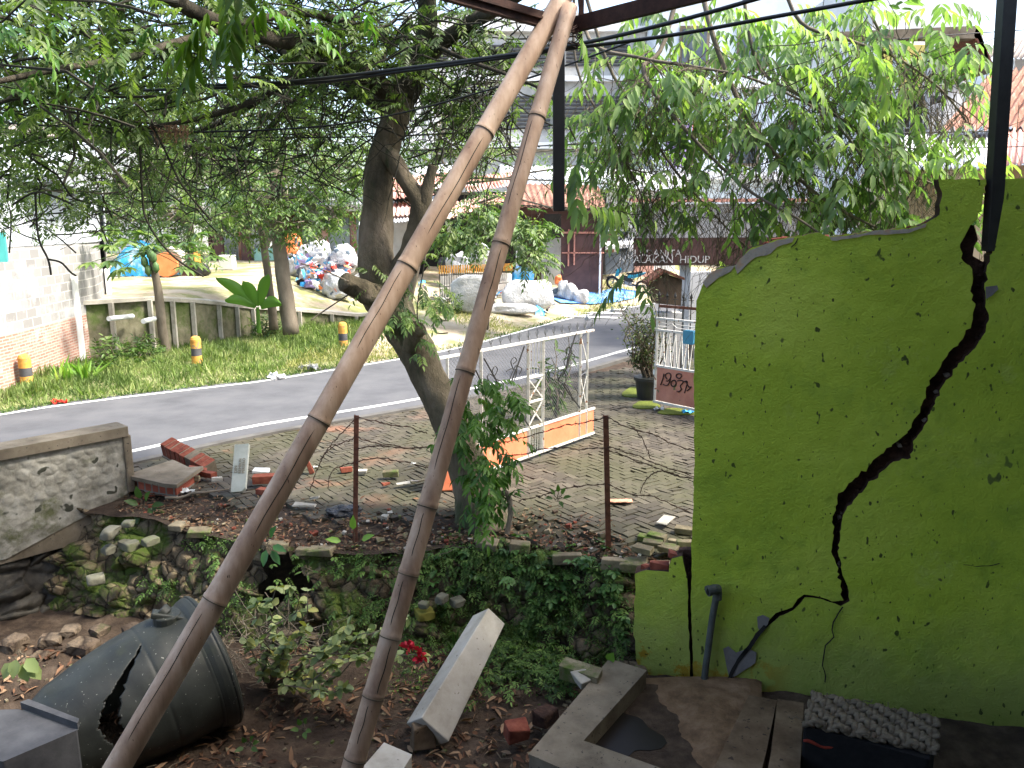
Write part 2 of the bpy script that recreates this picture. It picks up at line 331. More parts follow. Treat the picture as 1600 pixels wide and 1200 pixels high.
def behind_wall(p, x0=1.2, ztop=3.8, gap=.1):
    sd = (p[:, 0]-W0[0])*(-wn[0])+(p[:, 1]-W0[1])*(-wn[1])
    return (sd > gap) | (p[:, 0] < x0) | (p[:, 2] > ztop)
def prune(p):
    # the boughs are thinner over the signboard and towards the tiled roof
    dz = p[:, 1]*cp-(p[:, 2]-CZ)*sp; x = 800+F*p[:, 0]/dz; y = 600-F*(p[:, 1]*sp+(p[:, 2]-CZ)*cp)/dz; r = rng.random(len(p))
    k = np.ones(len(p), bool); k &= ~((x > 980) & (x < 1140) & (y > 350) & (y < 440) & (r < .7)); k &= ~((x > 1420) & (y > 100) & (r < .3)); return k
def ball(c, r, n, squash=1.0):
    v = unit(rng.normal(size=(n, 3)))*(rng.random(n)**.45)[:, None]*r; v[:, 2] *= squash
    return np.array(c)+v
def wander(a, b, k=8, amp=.1):
    a = Vector(a); b = Vector(b); o = []
    ph = random.random()*50
    for i in range(k+1):
        t = i/k; p = a.lerp(b, t); e = math.sin(math.pi*t)*.7+.3*t if i else 0
        o.append(p+V(noise.noise(V(ph, t*3, 0)), noise.noise(V(ph, t*3, 9)), noise.noise(V(ph, t*3, 19)))*amp*2*e)
    return o
def smooth_path(pts, sub=5):
    pts = [Vector(p) for p in pts]; out = []
    for i in range(len(pts)-1):
        p0 = pts[max(i-1, 0)]; p1 = pts[i]; p2 = pts[i+1]; p3 = pts[min(i+2, len(pts)-1)]
        for j in range(sub):
            t = j/sub
            out.append(.5*((2*p1)+(p2-p0)*t+(2*p0-5*p1+4*p2-p3)*t*t+(3*p1-p0-3*p2+p3)*t**3))
    out.append(pts[-1]); return out
def lerp_list(vals, k):
    return [float(np.interp(i/(k-1)*(len(vals)-1), range(len(vals)), vals)) for i in range(k)]
# =================================================================== SETTING
MB().add([(-400, -300, -1.6), (400, -300, -1.6), (400, 500, -1.6), (-400, 500, -1.6)], [(0, 1, 2, 3)]).build('ground', M['dirt'])['kind'] = 'structure'
# ---- road
near = [(-560, 900), (-160, 790), (200, 710), (400, 668), (660, 625), (860, 582), (1000, 543), (1085, 523), (1300, 487), (1700, 450)]
far = [(-560, 735), (-160, 678), (0, 648), (200, 621), (400, 598), (500, 582), (690, 550), (800, 522), (890, 498), (960, 485), (1085, 466), (1300, 444), (1700, 420)]
def path(l, z=0): return smooth_path([G(x, y, z) for x, y in l], 4)
def resample(p, n):
    p = [Vector(q) for q in p]; d = [0]
    for i in range(1, len(p)): d.append(d[-1]+(p[i]-p[i-1]).length)
    return [Vector([float(np.interp(t, d, [q[k] for q in p])) for k in range(3)]) for t in np.linspace(0, d[-1], n)]
nr = resample(path(near), 60); fr = resample(path(far), 60)
def offs(p, o, z):
    out = []
    for i in range(len(p)):
        t = (p[min(i+1, len(p)-1)]-p[max(i-1, 0)]).normalized(); nn = V(-t.y, t.x, 0)
        q = p[i]+nn*o; q.z = z; out.append(q)
    return out
b = MB(); b.grid([offs(nr, -.42, 0.004), offs(nr, 0, .02), [a.lerp(c, .5)+V(0, 0, .05) for a, c in zip(nr, fr)], offs(fr, 0, .02), offs(fr, .35, 0.0)])
b.build('road', M['asphalt'], smooth=True)['kind'] = 'structure'
b = MB(); b.grid([offs(nr, -.02, .0245), offs(nr, .1, .0285)]); b.grid([offs(fr, -.12, .029), offs(fr, .02, .0245)])
for k, (a, c) in enumerate([((880, 497), (968, 500)), ((886, 490), (970, 493)), ((905, 485), (975, 487)), ((915, 480), (985, 482))]):
    p, q = G(*a), G(*c); b.prism([V(p.x, p.y, .052), V(q.x, q.y, .052), V(q.x+.1, q.y+.35, .052), V(p.x+.1, p.y+.35, .052)], (0, 0, .004))
b.build('road_markings', M['line'])['kind'] = 'structure'
b = MB(); o1 = offs(nr, -.42, .006); o2 = offs(nr, -.42, .03); o3 = offs(nr, -.56, .03); o4 = offs(nr, -.56, -.1)
b.grid([o1, o2, o3, o4]); b.build('kerb', M['kerb'])['kind'] = 'structure'
# ---- near paving: herringbone blocks
def pavermat():
    m, nt, bs = newmat('herringbone_paver'); co = coord(nt); a = nt.nodes.new('ShaderNodeAttribute'); a.attribute_name = 'rnd'
    c = ramp(nt, a.outputs['Fac'], [(0, (.04, .033, .024)), (.5, (.066, .055, .04)), (1, (.1, .085, .062))])
    c = mixc(nt, ramp(nt, noise_fac(nt, co, .55, 5, .65), [(.42, 0.0), (.58, .8)]), c, (.05, .052, .018))
    red = ramp(nt, noise_fac(nt, co, .9, 4, .6), [(.56, 0.0), (.66, .7)])
    sx = nt.nodes.new('ShaderNodeSeparateXYZ'); nt.links.new(co, sx.inputs[0])
    lf = N(nt, 'ShaderNodeMapRange'); lf.inputs[1].default_value = -.9; lf.inputs[2].default_value = -2.6; nt.links.new(sx.outputs[0], lf.inputs[0])
    mm = N(nt, 'ShaderNodeMath', operation='MULTIPLY'); nt.links.new(red, mm.inputs[0]); nt.links.new(lf.outputs[0], mm.inputs[1])
    c = mixc(nt, mm.outputs[0], c, (.25, .11, .06))
    c = mixc(nt, ramp(nt, noise_fac(nt, co, 18, 5, .7), [(.3, .45), (.7, 0.0)]), c, (.06, .05, .035))
    nt.links.new(c, bs.inputs['Base Color']); bs.inputs['Roughness'].default_value = .9; bump(nt, bs, noise_fac(nt, co, 60, 5, .7), .5, .004)
    return m
M['paver'] = pavermat()
ledge_px = [(-60, 770), (205, 792), (300, 815), (400, 832), (480, 846), (560, 850), (640, 846), (720, 838), (800, 838), (880, 850), (950, 862), (1010, 870), (1100, 872), (1300, 880)]
ledge = smooth_path([G(x, y, 0) for x, y in ledge_px], 3)
lx = [p.x for p in ledge]; ly = [p.y for p in ledge]
nex = [p.x for p in nr]; ney = [p.y for p in nr]
def ledge_y(x): return float(np.interp(x, lx, ly))
def kerb_y(x): return float(np.interp(x, nex, ney))-.72
def gz(x, y): return -.035+.02*noise.noise(V(x*.8, y*.8, 0))-.10*max(0, 1-(y-ledge_y(x))/.7)
vs = []; fs = []; rn = []
ang = R(38); ca, sa = math.cos(ang), math.sin(ang); Lb, Wb, gp = .21, .105, .006
def put(cx, cy, horiz):
    hx, hy = ((Lb-gp)/2, (Wb-gp)/2) if horiz else ((Wb-gp)/2, (Lb-gp)/2)
    X = cx*ca-cy*sa; Y = cx*sa+cy*ca+10
    if not (-5.6 < X < 7.5): return
    if Y < ledge_y(X)+.06+.05*noise.noise(V(X*3, 0, 5)) or Y > kerb_y(X)+.12: return
    if X < -.2 and Y < ledge_y(X)+.75+.35*noise.noise(V(X*2, 1, 5)): return
    if Y > 16+X*.8: return
    z = gz(X, Y)+random.uniform(-.003, .003); k = len(vs); tx, ty = random.gauss(0, .004), random.gauss(0, .004)
    if Y-ledge_y(X) < .5: tx *= 5; ty *= 5; z += random.uniform(-.02, .01)
    for (e, dz) in ((1, -.03), (.97, .028)):
        for sx_, sy_ in ((-1, -1), (1, -1), (1, 1), (-1, 1)):
            ax, ay = sx_*hx*e, sy_*hy*e
            vs.append((X+ax*ca-ay*sa, Y+ax*sa+ay*ca, z+dz+tx*sx_+ty*sy_))
    fs.extend([(k+4, k+5, k+6, k+7), (k, k+1, k+5, k+4), (k+1, k+2, k+6, k+5), (k+2, k+3, k+7, k+6), (k+3, k, k+4, k+7)])
    rn.extend([random.random()]*5)
for i in range(-110, 110):
    for j in range(-60, 60):
        ox, oy = (i+4*j)*Wb, i*Wb
        if abs(ox) > 14 or abs(oy) > 14: continue
        put(ox+Wb, oy+Wb/2, True); put(ox+2.5*Wb, oy, False)
me = bpy.data.meshes.new('pavement'); me.from_pydata(vs, [], fs); me.materials.append(M['paver'])
at = me.attributes.new('rnd', 'FLOAT', 'FACE'); at.data.foreach_set('value', rn)
pv = bpy.data.objects.new('pavement', me); col.objects.link(pv); pv['kind'] = 'structure'
# bedding under the pavers and soil along the ledge
b = MB(); rows = []
for t in np.linspace(0, 1, 40):
    r_ = []
    for x in np.linspace(-9, 9, 150):
        y0 = ledge_y(x)-.05; y1 = max(kerb_y(x)+.13, y0+.5); y = y0+(y1-y0)*t**1.3
        e = y-y0
        z = gz(x, y)-.02+.012*noise.noise(V(x*6, y*6, 1))
        if x < -.2 and e < .9: z += .05*max(0, 1-e/.9)+.04*noise.noise(V(x*3, y*3, 3))
        r_.append(V(x, y, z))
    rows.append(r_)
b.grid(rows); b.build('soil', M['dirt'], smooth=True)['kind'] = 'structure'
# ---- pit ground
def pitz(x, y):
    z = -.98+.09*noise.noise(V(x*.9, y*.9, 4))+.035*noise.noise(V(x*4, y*4, 2))+.015*noise.noise(V(x*12, y*12, 2))
    k = max(0, min(1, (-x-2.2)/1.6)); z += .42*k*max(0, min(1, (y-5.2)/1.2))*max(0, min(1, (7.3-y)/.6))-.15*k*max(0, min(1, (y-6.9)/.6))
    return z
b = MB(); b.grid([[V(x, y, pitz(x, y)) for x in np.linspace(-9, 6, 230)] for y in np.linspace(-4, 8.6, 190)])
b.build('garden_soil', M['dirt'], smooth=True)['kind'] = 'structure'
# ---- verge, bank and yard beyond the road
wallline = [(-420, 16.5, 1.42, 0), (100, 18.6, 1.42, 0), (168, 19.2, 1.42, 0), (240, 20.0, 1.42, 0), (320, 21.4, 1.22, 0), (400, 23.3, .86, 0), (480, 25.2, .56, 0), (562, 27.0, .2, .05), (620, 28.0, .22, .2)]
def gx(px, d): return (px-800)/F*d/ (ray(px, 500).y)
WL = [(V(gx(a, d), d, 0), zt) for a, d, zt, zb in wallline]
frx = [p.x for p in fr]; fry = [p.y for p in fr]
WLx = [p.x for p, z in WL]; WLy = [p.y for p, z in WL]; WLz = [z for p, z in WL]
def vz(x, y, y0, y1):
    e = min(1, max(0, (y-y0)/max(.01, y1-y0))); return -.02+.16*math.sin(math.pi*min(1, e*1.1))*.8+.05*noise.noise(V(x*.8, y*.8, 0))*min(1, e*6)
rows = []
xs = np.linspace(-14.5, WLx[-1], 130)
for t in np.linspace(0, 1, 40):
    r_ = []
    for x in xs:
        y0 = float(np.interp(x, frx, fry))+.2; y1 = float(np.interp(x, WLx, WLy))+.1; y1 = max(y1, y0+.3); y = y0+(y1-y0)*t
        r_.append(V(x, y, vz(x, y, y0, y1)))
    rows.append(r_)
b = MB(); b.grid(rows); b.build('verge', M['verge'], smooth=True)['kind'] = 'structure'
YF = 46
def yz(x, y):
    if x < WLx[-1]:
        y0 = float(np.interp(x, WLx, WLy)); z0 = float(np.interp(x, WLx, WLz))-.04
        return z0+(1.7-z0)*max(0, y-y0)/(YF-y0)
    y0 = float(np.interp(x, frx, fry)); k = min(1, max(0, (y-y0))/(YF-y0)); bl = min(1, (x-WLx[-1])/2.5)
    za = .0+1.75*k
    return za+(1-bl)*.2*min(1, (y-y0)/3)
rows = []
for t in np.linspace(0, 1, 60):
    r_ = []
    for x in np.concatenate([np.linspace(-40, -14, 12), np.linspace(-13.5, 30, 150)]):
        y0 = float(np.interp(x, WLx, WLy)) if x < WLx[-1] else float(np.interp(x, frx, fry))+.2
        y = y0+(YF-y0)*t; r_.append(V(x, y, yz(x, y)+.03*noise.noise(V(x, y, 0))*min(1, t*10)))
    rows.append(r_)
b = MB(); b.grid(rows); b.build('yard', M['sand'], smooth=True)['kind'] = 'structure'
def Y(px, py_guess, d):      # point on the yard at image column px and distance d
    x = gx(px, d); return V(x, d, yz(x, d))

# =================================================================== NEAR STRUCTURES
# ---- stone retaining wall along the ledge
def cells(x, y, s, seed):
    v = noise.voronoi(V(x*s, y*s, seed))
    return v[0][0], v[0][1], v[1][0]
def to_px(p):
    q = p-V(0, 0, CZ); dz = q.y*cp-q.z*sp; return 800+F*q.x/dz, 600-F*(q.y*sp+q.z*cp)/dz
def stone_sheet(top, bottom, ns, nt_, dep, scale, seed):
    rows = []
    T = resample(top, ns); B = resample(bottom, ns); s = 0
    for i in range(ns):
        if i: s += (T[i]-T[i-1]).length
        n_ = (T[min(i+1, ns-1)]-T[max(i-1, 0)]); d = B[i]-T[i]; n_ = d.cross(n_).normalized()
        if n_.y > 0: n_ = -n_
        r_ = []
        for j in range(nt_):
            t = j/(nt_-1); p = T[i].lerp(B[i], t); h = t*d.length
            f1, f2, c = cells(s, h*1.5, scale, seed)
            e = min(1, (f2-f1)*3.2); hh = noise.cell(c*3.1)
            r_.append(p+n_*(dep*(e**.5)*(.45+.9*hh)-dep*.5+.05*noise.noise(p*2.3)+.012*noise.noise(p*17))+V(0, 0, .01*noise.noise(p*9)))
        rows.append(r_)
    return rows
def cobble(x, y, s):
    # rounded cobbles on a jittered hexagonal layout: height 0..1 and a random number per stone
    best = 0; rc = 0; j0 = int(math.floor(y/(s*.85)))
    for j in (j0-1, j0, j0+1, j0+2):
        i0 = int(math.floor(x/s-.5*(j % 2)))
        for i in (i0-1, i0, i0+1, i0+2):
            h = noise.cell(V(i*1.7+.3, j*2.3+.1, 4)); h2 = noise.cell(V(i*3.1+.2, j*1.9+.7, 9)); h3 = noise.cell(V(i*2.2+.4, j*4.1+.2, 14))
            cx, cy = (i+.5*(j % 2)+.5+.28*h)*s, (j+.5+.28*h2)*s*.85; r = s*(.46+.1*h3)
            d = math.hypot((x-cx)/(1+.2*h), (y-cy)/(1-.2*h3))/r
            if d < 1: e = (1-d*d)**.45; 
            else: e = 0
            if e > best: best, rc = e, abs(h3)
    return best, rc
retw = thing('retaining_wall', 'mossy rubble stone retaining wall overgrown with ferns below the paving', 'wall', tuple(G(700, 1000, -.95)))
top = [p+V(0, .02, -.1) for p in ledge]; bot = [p+V(0, -.62, -1.12) for p in ledge]
g_ = MB().grid(stone_sheet(top, bot, 620, 90, .14, 3.1, 2)); kf = []
for f in g_.f:
    x, y = to_px(Vector(g_.v[f[0]])); a_ = math.atan2(y-905, x-440)
    if math.hypot((x-440)/36, (y-905)/46) < 1+.25*math.sin(a_*3+1)+.12*math.sin(a_*7): continue
    kf.append(f)
g_.f = kf; g_.m = [0]*len(kf); g_.build('rubble_face', M['bank'], retw, smooth=True)
# coping of rough blocks along the top edge
b = MB()
for i in range(0, 60):
    t = i/59; p = resample(ledge, 60)[i] if i == 0 else cop[i]
    if i == 0: cop = resample(ledge, 60); p = cop[0]
    if random.random() < (.75 if p.x < -.3 else .35): continue
    if p.x > 4: continue
    b.box(p+V(0, -.03+random.uniform(-.03, .03), -.1+random.uniform(-.03, .03)), (random.uniform(.18, .3), random.uniform(.12, .18), random.uniform(.07, .11)),
          Matrix.Rotation(random.uniform(-.35, .35), 3, 'Z') @ Matrix.Rotation(random.uniform(-.15, .15), 3, 'X') @ Matrix.Rotation(random.uniform(-.12, .12), 3, 'Y'), jit=.012)
b.build('coping_block', M['stone'], retw, bevel=.012)
# dark drain hole in the wall
# ---- roadside bridge parapet at the left
par = thing('bridge_parapet', 'low cobble-faced concrete parapet with a smooth coping beside the road', 'wall', tuple(P(100, 860, 9)))
pa, pb = P(195, 700, 9.45), P(-330, 700, 7.2); pa.z = pb.z = 0
dirp = (pb-pa).normalized(); nrmp = V(dirp.y, -dirp.x, 0)
if nrmp.y > 0: nrmp = -nrmp
Lp = (pb-pa).length
rows = []
for i in range(300):
    s = Lp*i/299; r_ = []
    zb = -.02-.42*min(1, s/1.4)
    for j in range(110):
        t = j/109; z = .72+(zb-.72)*t
        e, c = cobble(s, z, .165)
        edge = min(1, max(0, (z-.12)/.05))*min(1, (.66-z)/.04 if z < .66 else 0)*min(1, s/.12)
        p = pa+dirp*s+V(0, 0, z)
        r_.append(p+nrmp*(.014*e*edge*(.55+.6*c)+.012*noise.noise(p*5)+.006*noise.noise(p*19)))
    rows.append(r_)
b = MB(); b.grid(rows); b.build('cobble_face', mat('parapet_cobble', [(.14, .13, .10), (.27, .255, .21), (.4, .385, .33)], 5, .9, .6, .01, 40, moss=(1.8, .54), mossc=(.1, .105, .05), spots=(5, .66), spotc=(.05, .05, .035)), par, smooth=True)
b = MB(); bk = -nrmp*.26
b.prism([pa+V(0, 0, -.5)+nrmp*-.02, pa+V(0, 0, .7)+nrmp*-.02, pb+V(0, 0, .7)+nrmp*-.02, pb+V(0, 0, -.5)+nrmp*-.02], bk)
b.build('wall_core', M['conc'], par)
b = MB(); b.prism([pa-dirp*.05+nrmp*.05+V(0, 0, .72), pb+nrmp*.05+V(0, 0, .72), pb-nrmp*.3+V(0, 0, .72), pa-dirp*.05-nrmp*.3+V(0, 0, .72)], (0, 0, .12))
b.build('coping', M['conc'], par, bevel=.02)
b = MB(); b.box(pa-dirp*.03+nrmp*-.08+V(0, 0, .36), (.1, .22, .74), Matrix.Rotation(math.atan2(dirp.y, dirp.x), 3, 'Z')); b.build('end_pier', M['conc'], par, bevel=.02)
# culvert behind and beneath the parapet: rough stone abutment, its deep shade mixed into the stone colour
cul = thing('stone_abutment', 'rough shade-coloured stone abutment under the bridge parapet', 'wall', tuple(P(100, 960, 8.6)))
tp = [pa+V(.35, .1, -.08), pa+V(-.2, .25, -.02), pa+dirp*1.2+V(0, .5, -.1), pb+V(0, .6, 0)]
MB().grid(stone_sheet(tp, [p+V(.1, -.75, -1.1) for p in tp], 300, 70, .16, 3.0, 5)).build('rubble_face', mat('shade_darkened_stone', [(.02, .018, .015), (.05, .045, .036), (.1, .09, .07)], 2.6, .8, .8, .015, 30, moss=(1.5, .56), mossc=(.03, .045, .012)), cul, smooth=True)
# ---- green plastered wall, cracked through
wd_ = V(math.cos(R(16)), -math.sin(R(16)), 0); wn = V(-math.sin(R(16)), -math.cos(R(16)), 0)
def W(px, py, o=0):
    r = ray(px, py); t = (W0+wn*o-V(0, 0, CZ)).dot(wn)/r.dot(wn); return V(0, 0, CZ)+r*t
def jag(pts, amp=3, seg=9):
    out = []
    for i in range(len(pts)-1):
        a, c = pts[i], pts[i+1]; L_ = math.hypot(c[0]-a[0], c[1]-a[1]); n = max(1, int(L_/seg))
        for k in range(n):
            t = k/n; j = amp if k else 0
            out.append((a[0]+(c[0]-a[0])*t+random.uniform(-j, j)*.6, a[1]+(c[1]-a[1])*t+random.uniform(-j, j)*.6))
    out.append(pts[-1]); return out
def greenmat():
    m, nt, bs = newmat('green_plaster'); co = coord(nt)
    c = ramp(nt, noise_fac(nt, co, .8, 8, .6), [(.32, (.35, .48, .035)), (.5, (.43, .565, .05)), (.68, (.5, .62, .08))])
    sx = nt.nodes.new('ShaderNodeSeparateXYZ'); nt.links.new(co, sx.inputs[0])
    # damp, faded band at the foot and a strip of older yellow paint
    zz = N(nt, 'ShaderNodeMath', operation='MULTIPLY_ADD'); nt.links.new(noise_fac(nt, co, 2.5, 6, .7), zz.inputs[0]); zz.inputs[1].default_value = -1.3; nt.links.new(sx.outputs[2], zz.inputs[2])
    damp = ramp(nt, N(nt, 'ShaderNodeMapRange').outputs[0], [(0, 0.0), (1, 1.0)])
    mr = [n for n in nt.nodes if n.bl_idname == 'ShaderNodeMapRange'][0]; mr.inputs[1].default_value = -.55; mr.inputs[2].default_value = -1.3; nt.links.new(zz.outputs[0], mr.inputs[0])
    c = mixc(nt, mixc(nt, damp, (0, 0, 0), (.6, .6, .6)), c, (.27, .3, .11))
    y2 = N(nt, 'ShaderNodeMapRange'); y2.inputs[1].default_value = -1.44; y2.inputs[2].default_value = -1.5; nt.links.new(zz.outputs[0], y2.inputs[0])
    xl = N(nt, 'ShaderNodeMapRange'); xl.inputs[1].default_value = 2.6; xl.inputs[2].default_value = 2.2; nt.links.new(sx.outputs[0], xl.inputs[0])
    mm = N(nt, 'ShaderNodeMath', operation='MULTIPLY'); nt.links.new(y2.outputs[0], mm.inputs[0]); nt.links.new(xl.outputs[0], mm.inputs[1])
    c = mixc(nt, mm.outputs[0], c, (.36, .24, .02))
    # mildew specks: elongated spots
    mp = nt.nodes.new('ShaderNodeMapping'); mp.inputs['Scale'].default_value = (1, 1, .6); mp.inputs['Rotation'].default_value = (0, .4, 0); nt.links.new(co, mp.inputs[0])
    for scl, th, cc in ((17, .695, (.03, .045, .012)), (9, .735, (.09, .12, .03)), (30, .715, (.03, .05, .012))):
        f = noise_fac(nt, mp.outputs[0], scl, 1.5, .5); c = mixc(nt, ramp(nt, f, [(th, 0.0), (th+.035, .9)]), c, cc)
    c = mixc(nt, ramp(nt, noise_fac(nt, co, 2.3, 9, .75), [(.5, 0.0), (.66, .5)]), c, (.2, .33, .035))
    c = mixc(nt, ramp(nt, noise_fac(nt, co, 1.3, 10, .8), [(.56, 0.0), (.68, .45)]), c, (.45, .54, .15))
    nt.links.new(c, bs.inputs['Base Color']); bs.inputs['Roughness'].default_value = .62; bs.inputs['Specular IOR Level'].default_value = .3
    h = N(nt, 'ShaderNodeMath', operation='MULTIPLY_ADD'); nt.links.new(noise_fac(nt, co, 3.5, 9, .62), h.inputs[0]); h.inputs[1].default_value = 4.5; nt.links.new(noise_fac(nt, co, 60, 3, .6), h.inputs[2])
    bump(nt, bs, h.outputs[0], .55, .016); return m
M['green'] = greenmat()
crackL = [(1541, 280), (1534, 330), (1516, 352), (1500, 382), (1505, 408), (1519, 420), (1516, 455), (1524, 478), (1518, 506), (1504, 530), (1480, 556), (1456, 590), (1443, 625), (1424, 668), (1411, 682), (1376, 710), (1356, 730), (1326, 755), (1308, 778), (1301, 812), (1300, 856), (1306, 880), (1313, 916), (1318, 938)]
crackR = [(1569, 280), (1566, 320), (1556, 350), (1551, 388), (1543, 415), (1540, 455), (1540, 480), (1546, 500), (1534, 530), (1524, 545), (1498, 568), (1472, 605), (1456, 640), (1442, 672), (1427, 690), (1424, 716), (1396, 722), (1374, 740), (1342, 772), (1324, 792), (1315, 820), (1309, 862), (1317, 900), (1328, 940), (1326, 947)]
tailU = [(1300, 940), (1282, 933), (1256, 929), (1246, 936), (1238, 949), (1212, 958), (1200, 972), (1180, 990), (1168, 1010), (1150, 1030), (1140, 1052), (1140, 1064)]
tailD = [(1314, 948), (1284, 937), (1258, 934), (1250, 944), (1240, 954), (1218, 964), (1204, 976), (1186, 996), (1172, 1018), (1154, 1038), (1145, 1054), (1143, 1066)]
lowU = [(1139, 1075), (1137, 1090), (1134, 1125)]; lowD = [(1141, 1075), (1139, 1092), (1136, 1125)]
leftA = [(1080, 860), (1081, 900), (1079, 940), (1082, 1000), (1083, 1050), (1084, 1085)]   # right lip of the left crack
leftC = [(1066, 868), (1074, 905), (1075, 950), (1077, 1000), (1078, 1050), (1080, 1085)]
edgeL = [(1100, 440), (1088, 470), (1086, 520), (1084, 600), (1085, 700), (1083, 800), (1080, 860)]
topA = [(1466, 280), (1472, 300), (1468, 335), (1448, 348), (1420, 357), (1395, 358), (1360, 361), (1330, 366), (1295, 370), (1280, 363), (1240, 370), (1215, 374), (1190, 383), (1170, 390), (1155, 405), (1150, 414), (1120, 420), (1106, 430), (1100, 440)]
TH = .17
gw = thing('green_wall', 'bright green plastered brick wall split by a long jagged crack', 'wall', tuple(W(1300, 1110)))
def panel(poly, name='wall_panel', off=0, tilt=None):
    pts = [W(x, y) for x, y in poly]; b = MB()
    if tilt: pts = [tilt(p) for p in pts]
    b.prism([p+wn*off for p in pts], -wn*TH, 0, 1); return b.build(name, [M['green'], M['brickcore']], gw)
polyA = jag([(1541, 280), (1466, 280)], 2)[:-1]+jag(topA, 3.5, 7)[:-1]+jag(edgeL, 1.5)[:-1]+jag(leftA, 1.5)[:-1]+[(1084, 1085), (1085, 1130), (1134, 1130)]+jag(lowU[::-1], 1)[1:-1]+jag(tailU[::-1], 2)+jag(crackL[::-1], 5, 6)[:-1]
panel(polyA)
polyB = jag(crackR, 5, 6)[:-1]+jag(tailD, 2)[:-1]+jag(lowD, 1)+[(1136, 1130), (1300, 1175), (1700, 1260), (1800, 1290), (1800, 270), (1700, 274), (1600, 278)]
panel(polyB, off=-.012)
topC = [(1078, 862), (1066, 868), (1050, 872), (1045, 893), (1010, 890), (992, 896), (993, 930), (990, 980), (994, 1030), (1000, 1060)]
polyC = [(1066, 868)]+jag(topC[2:], 2.5)+[(1010, 1110), (1080, 1130)]+jag(leftC[::-1], 1.5)[:-1]
panel(polyC, off=.01)
# brick core glimpsed inside the crack, open where daylight shows
core = [(1480, 350), (1522, 352), (1528, 375), (1520, 400), (1560, 420), (1562, 560), (1500, 620), (1470, 700), (1430, 740), (1370, 770), (1335, 830), (1335, 960), (1150, 1090), (1125, 1080), (1180, 970), (1250, 915), (1295, 920), (1285, 800), (1340, 720), (1420, 640), (1480, 540), (1505, 470)]
b = MB(); b.prism([W(x, y, -.09) for x, y in jag(core, 5, 12)], -wn*.05); b.build('brick_core', M['brickcore'], gw)
b = MB(); b.prism([W(x, y, -.085) for x, y in jag([(1060, 860), (1095, 860), (1095, 1120), (1070, 1120)], 2)], -wn*.08); b.build('brick_core', M['brickcore'], gw)
for poly in ([(1130, 1014), (1138, 1010), (1150, 1020), (1170, 1014), (1182, 1020), (1180, 1036), (1165, 1046), (1150, 1056), (1140, 1060), (1136, 1045)], [(1183, 964), (1192, 961), (1202, 966), (1200, 975), (1188, 988), (1184, 980)],
             [(1540, 448), (1558, 446), (1560, 452), (1550, 462), (1541, 467)]):
    b = MB(); b.prism([W(x, y, .0125) for x, y in jag(poly, 1.5, 8)], -wn*.004); b.build('exposed_mortar', mat('grey_mortar', [(.16, .15, .15), (.24, .23, .22)], 8, .95, .6, .005, 40), gw)
for poly in ([(1148, 416), (1156, 405), (1171, 391), (1190, 384), (1215, 375), (1241, 371), (1238, 378), (1214, 386), (1204, 396), (1180, 402), (1168, 412), (1152, 428)], [(1098, 442), (1106, 431), (1120, 421), (1148, 415), (1142, 424), (1122, 434), (1104, 450)],
             [(1296, 371), (1330, 367), (1360, 362), (1394, 359), (1420, 358), (1448, 349), (1446, 355), (1420, 364), (1392, 366), (1350, 368), (1325, 373), (1300, 376)]):
    b = MB(); b.prism([W(x, y, .0125) for x, y in jag(poly, 2, 8)], -wn*.004); b.build('exposed_render', mat('cream_render', [(.25, .22, .17), (.4, .36, .29), (.46, .3, .18)], 9, .95, .7, .006, 40), gw)
b = MB(); k_ = 0
for i in range(4, len(crackL)-1):
    for q in range(2):
        t = random.random(); a0, a1 = crackL[i], crackL[i+1]; lx_, ly_ = a0[0]+(a1[0]-a0[0])*t, a0[1]+(a1[1]-a0[1])*t
        rx2 = float(np.interp(ly_, [c_[1] for c_ in crackR], [c_[0] for c_ in crackR])); x = lx_+(rx2-lx_)*random.uniform(.15, .85)
        s = random.uniform(.01, .026); b.box(W(x, ly_, -.085), (s*1.3, .05, s), Matrix.Rotation(random.uniform(0, 3), 3, 'Y') @ Matrix.Rotation(random.uniform(-.5, .5), 3, 'Z'), mi=random.choice([0, 0, 0, 1]), jit=s*.25)
b.build('crumbled_brick', [M['brickcore'], mat('lime_mortar', [(.2, .17, .14), (.34, .3, .26)], 12, .95, .5)], gw)
# fine hairline cracks as thin dark strips on the plaster
def hair(pts, wpx=1.6):
    b = MB(); pts = jag(pts, 1.6, 7); up = [W(x-wpx*.6, y, .014) for x, y in pts]; dn = [W(x+wpx*.6, y+.8, .014) for x, y in pts[::-1]]
    b.prism(up+dn, -wn*.003); b.build('hairline_crack', M['dark'], gw)
hair([(1317, 948), (1310, 958), (1302, 972), (1300, 984), (1303, 995), (1290, 1008), (1287, 1026), (1285, 1040), (1290, 1056), (1289, 1066)])
hair([(1506, 882), (1525, 885), (1545, 884), (1562, 880)], 1.3)
hair([(1247, 372), (1243, 380), (1236, 386)], 1.2)
hair([(1108, 1070), (1120, 1071), (1138, 1066)], 1.3)
for pts in ([(1196, 978), (1184, 992), (1172, 1010), (1160, 1024)], [(1168, 1014), (1154, 1032), (1146, 1046), (1140, 1062)]):
    up = [W(x-2.6, y-1.5, .0185) for x, y in jag(pts, 1.2, 6)]; dn = [W(x+2.4, y+2, .0185) for x, y in jag(pts, 1.2, 6)][::-1]
    b = MB(); b.prism(up+dn, -wn*.004); b.build('hairline_crack', M['dark'], gw)
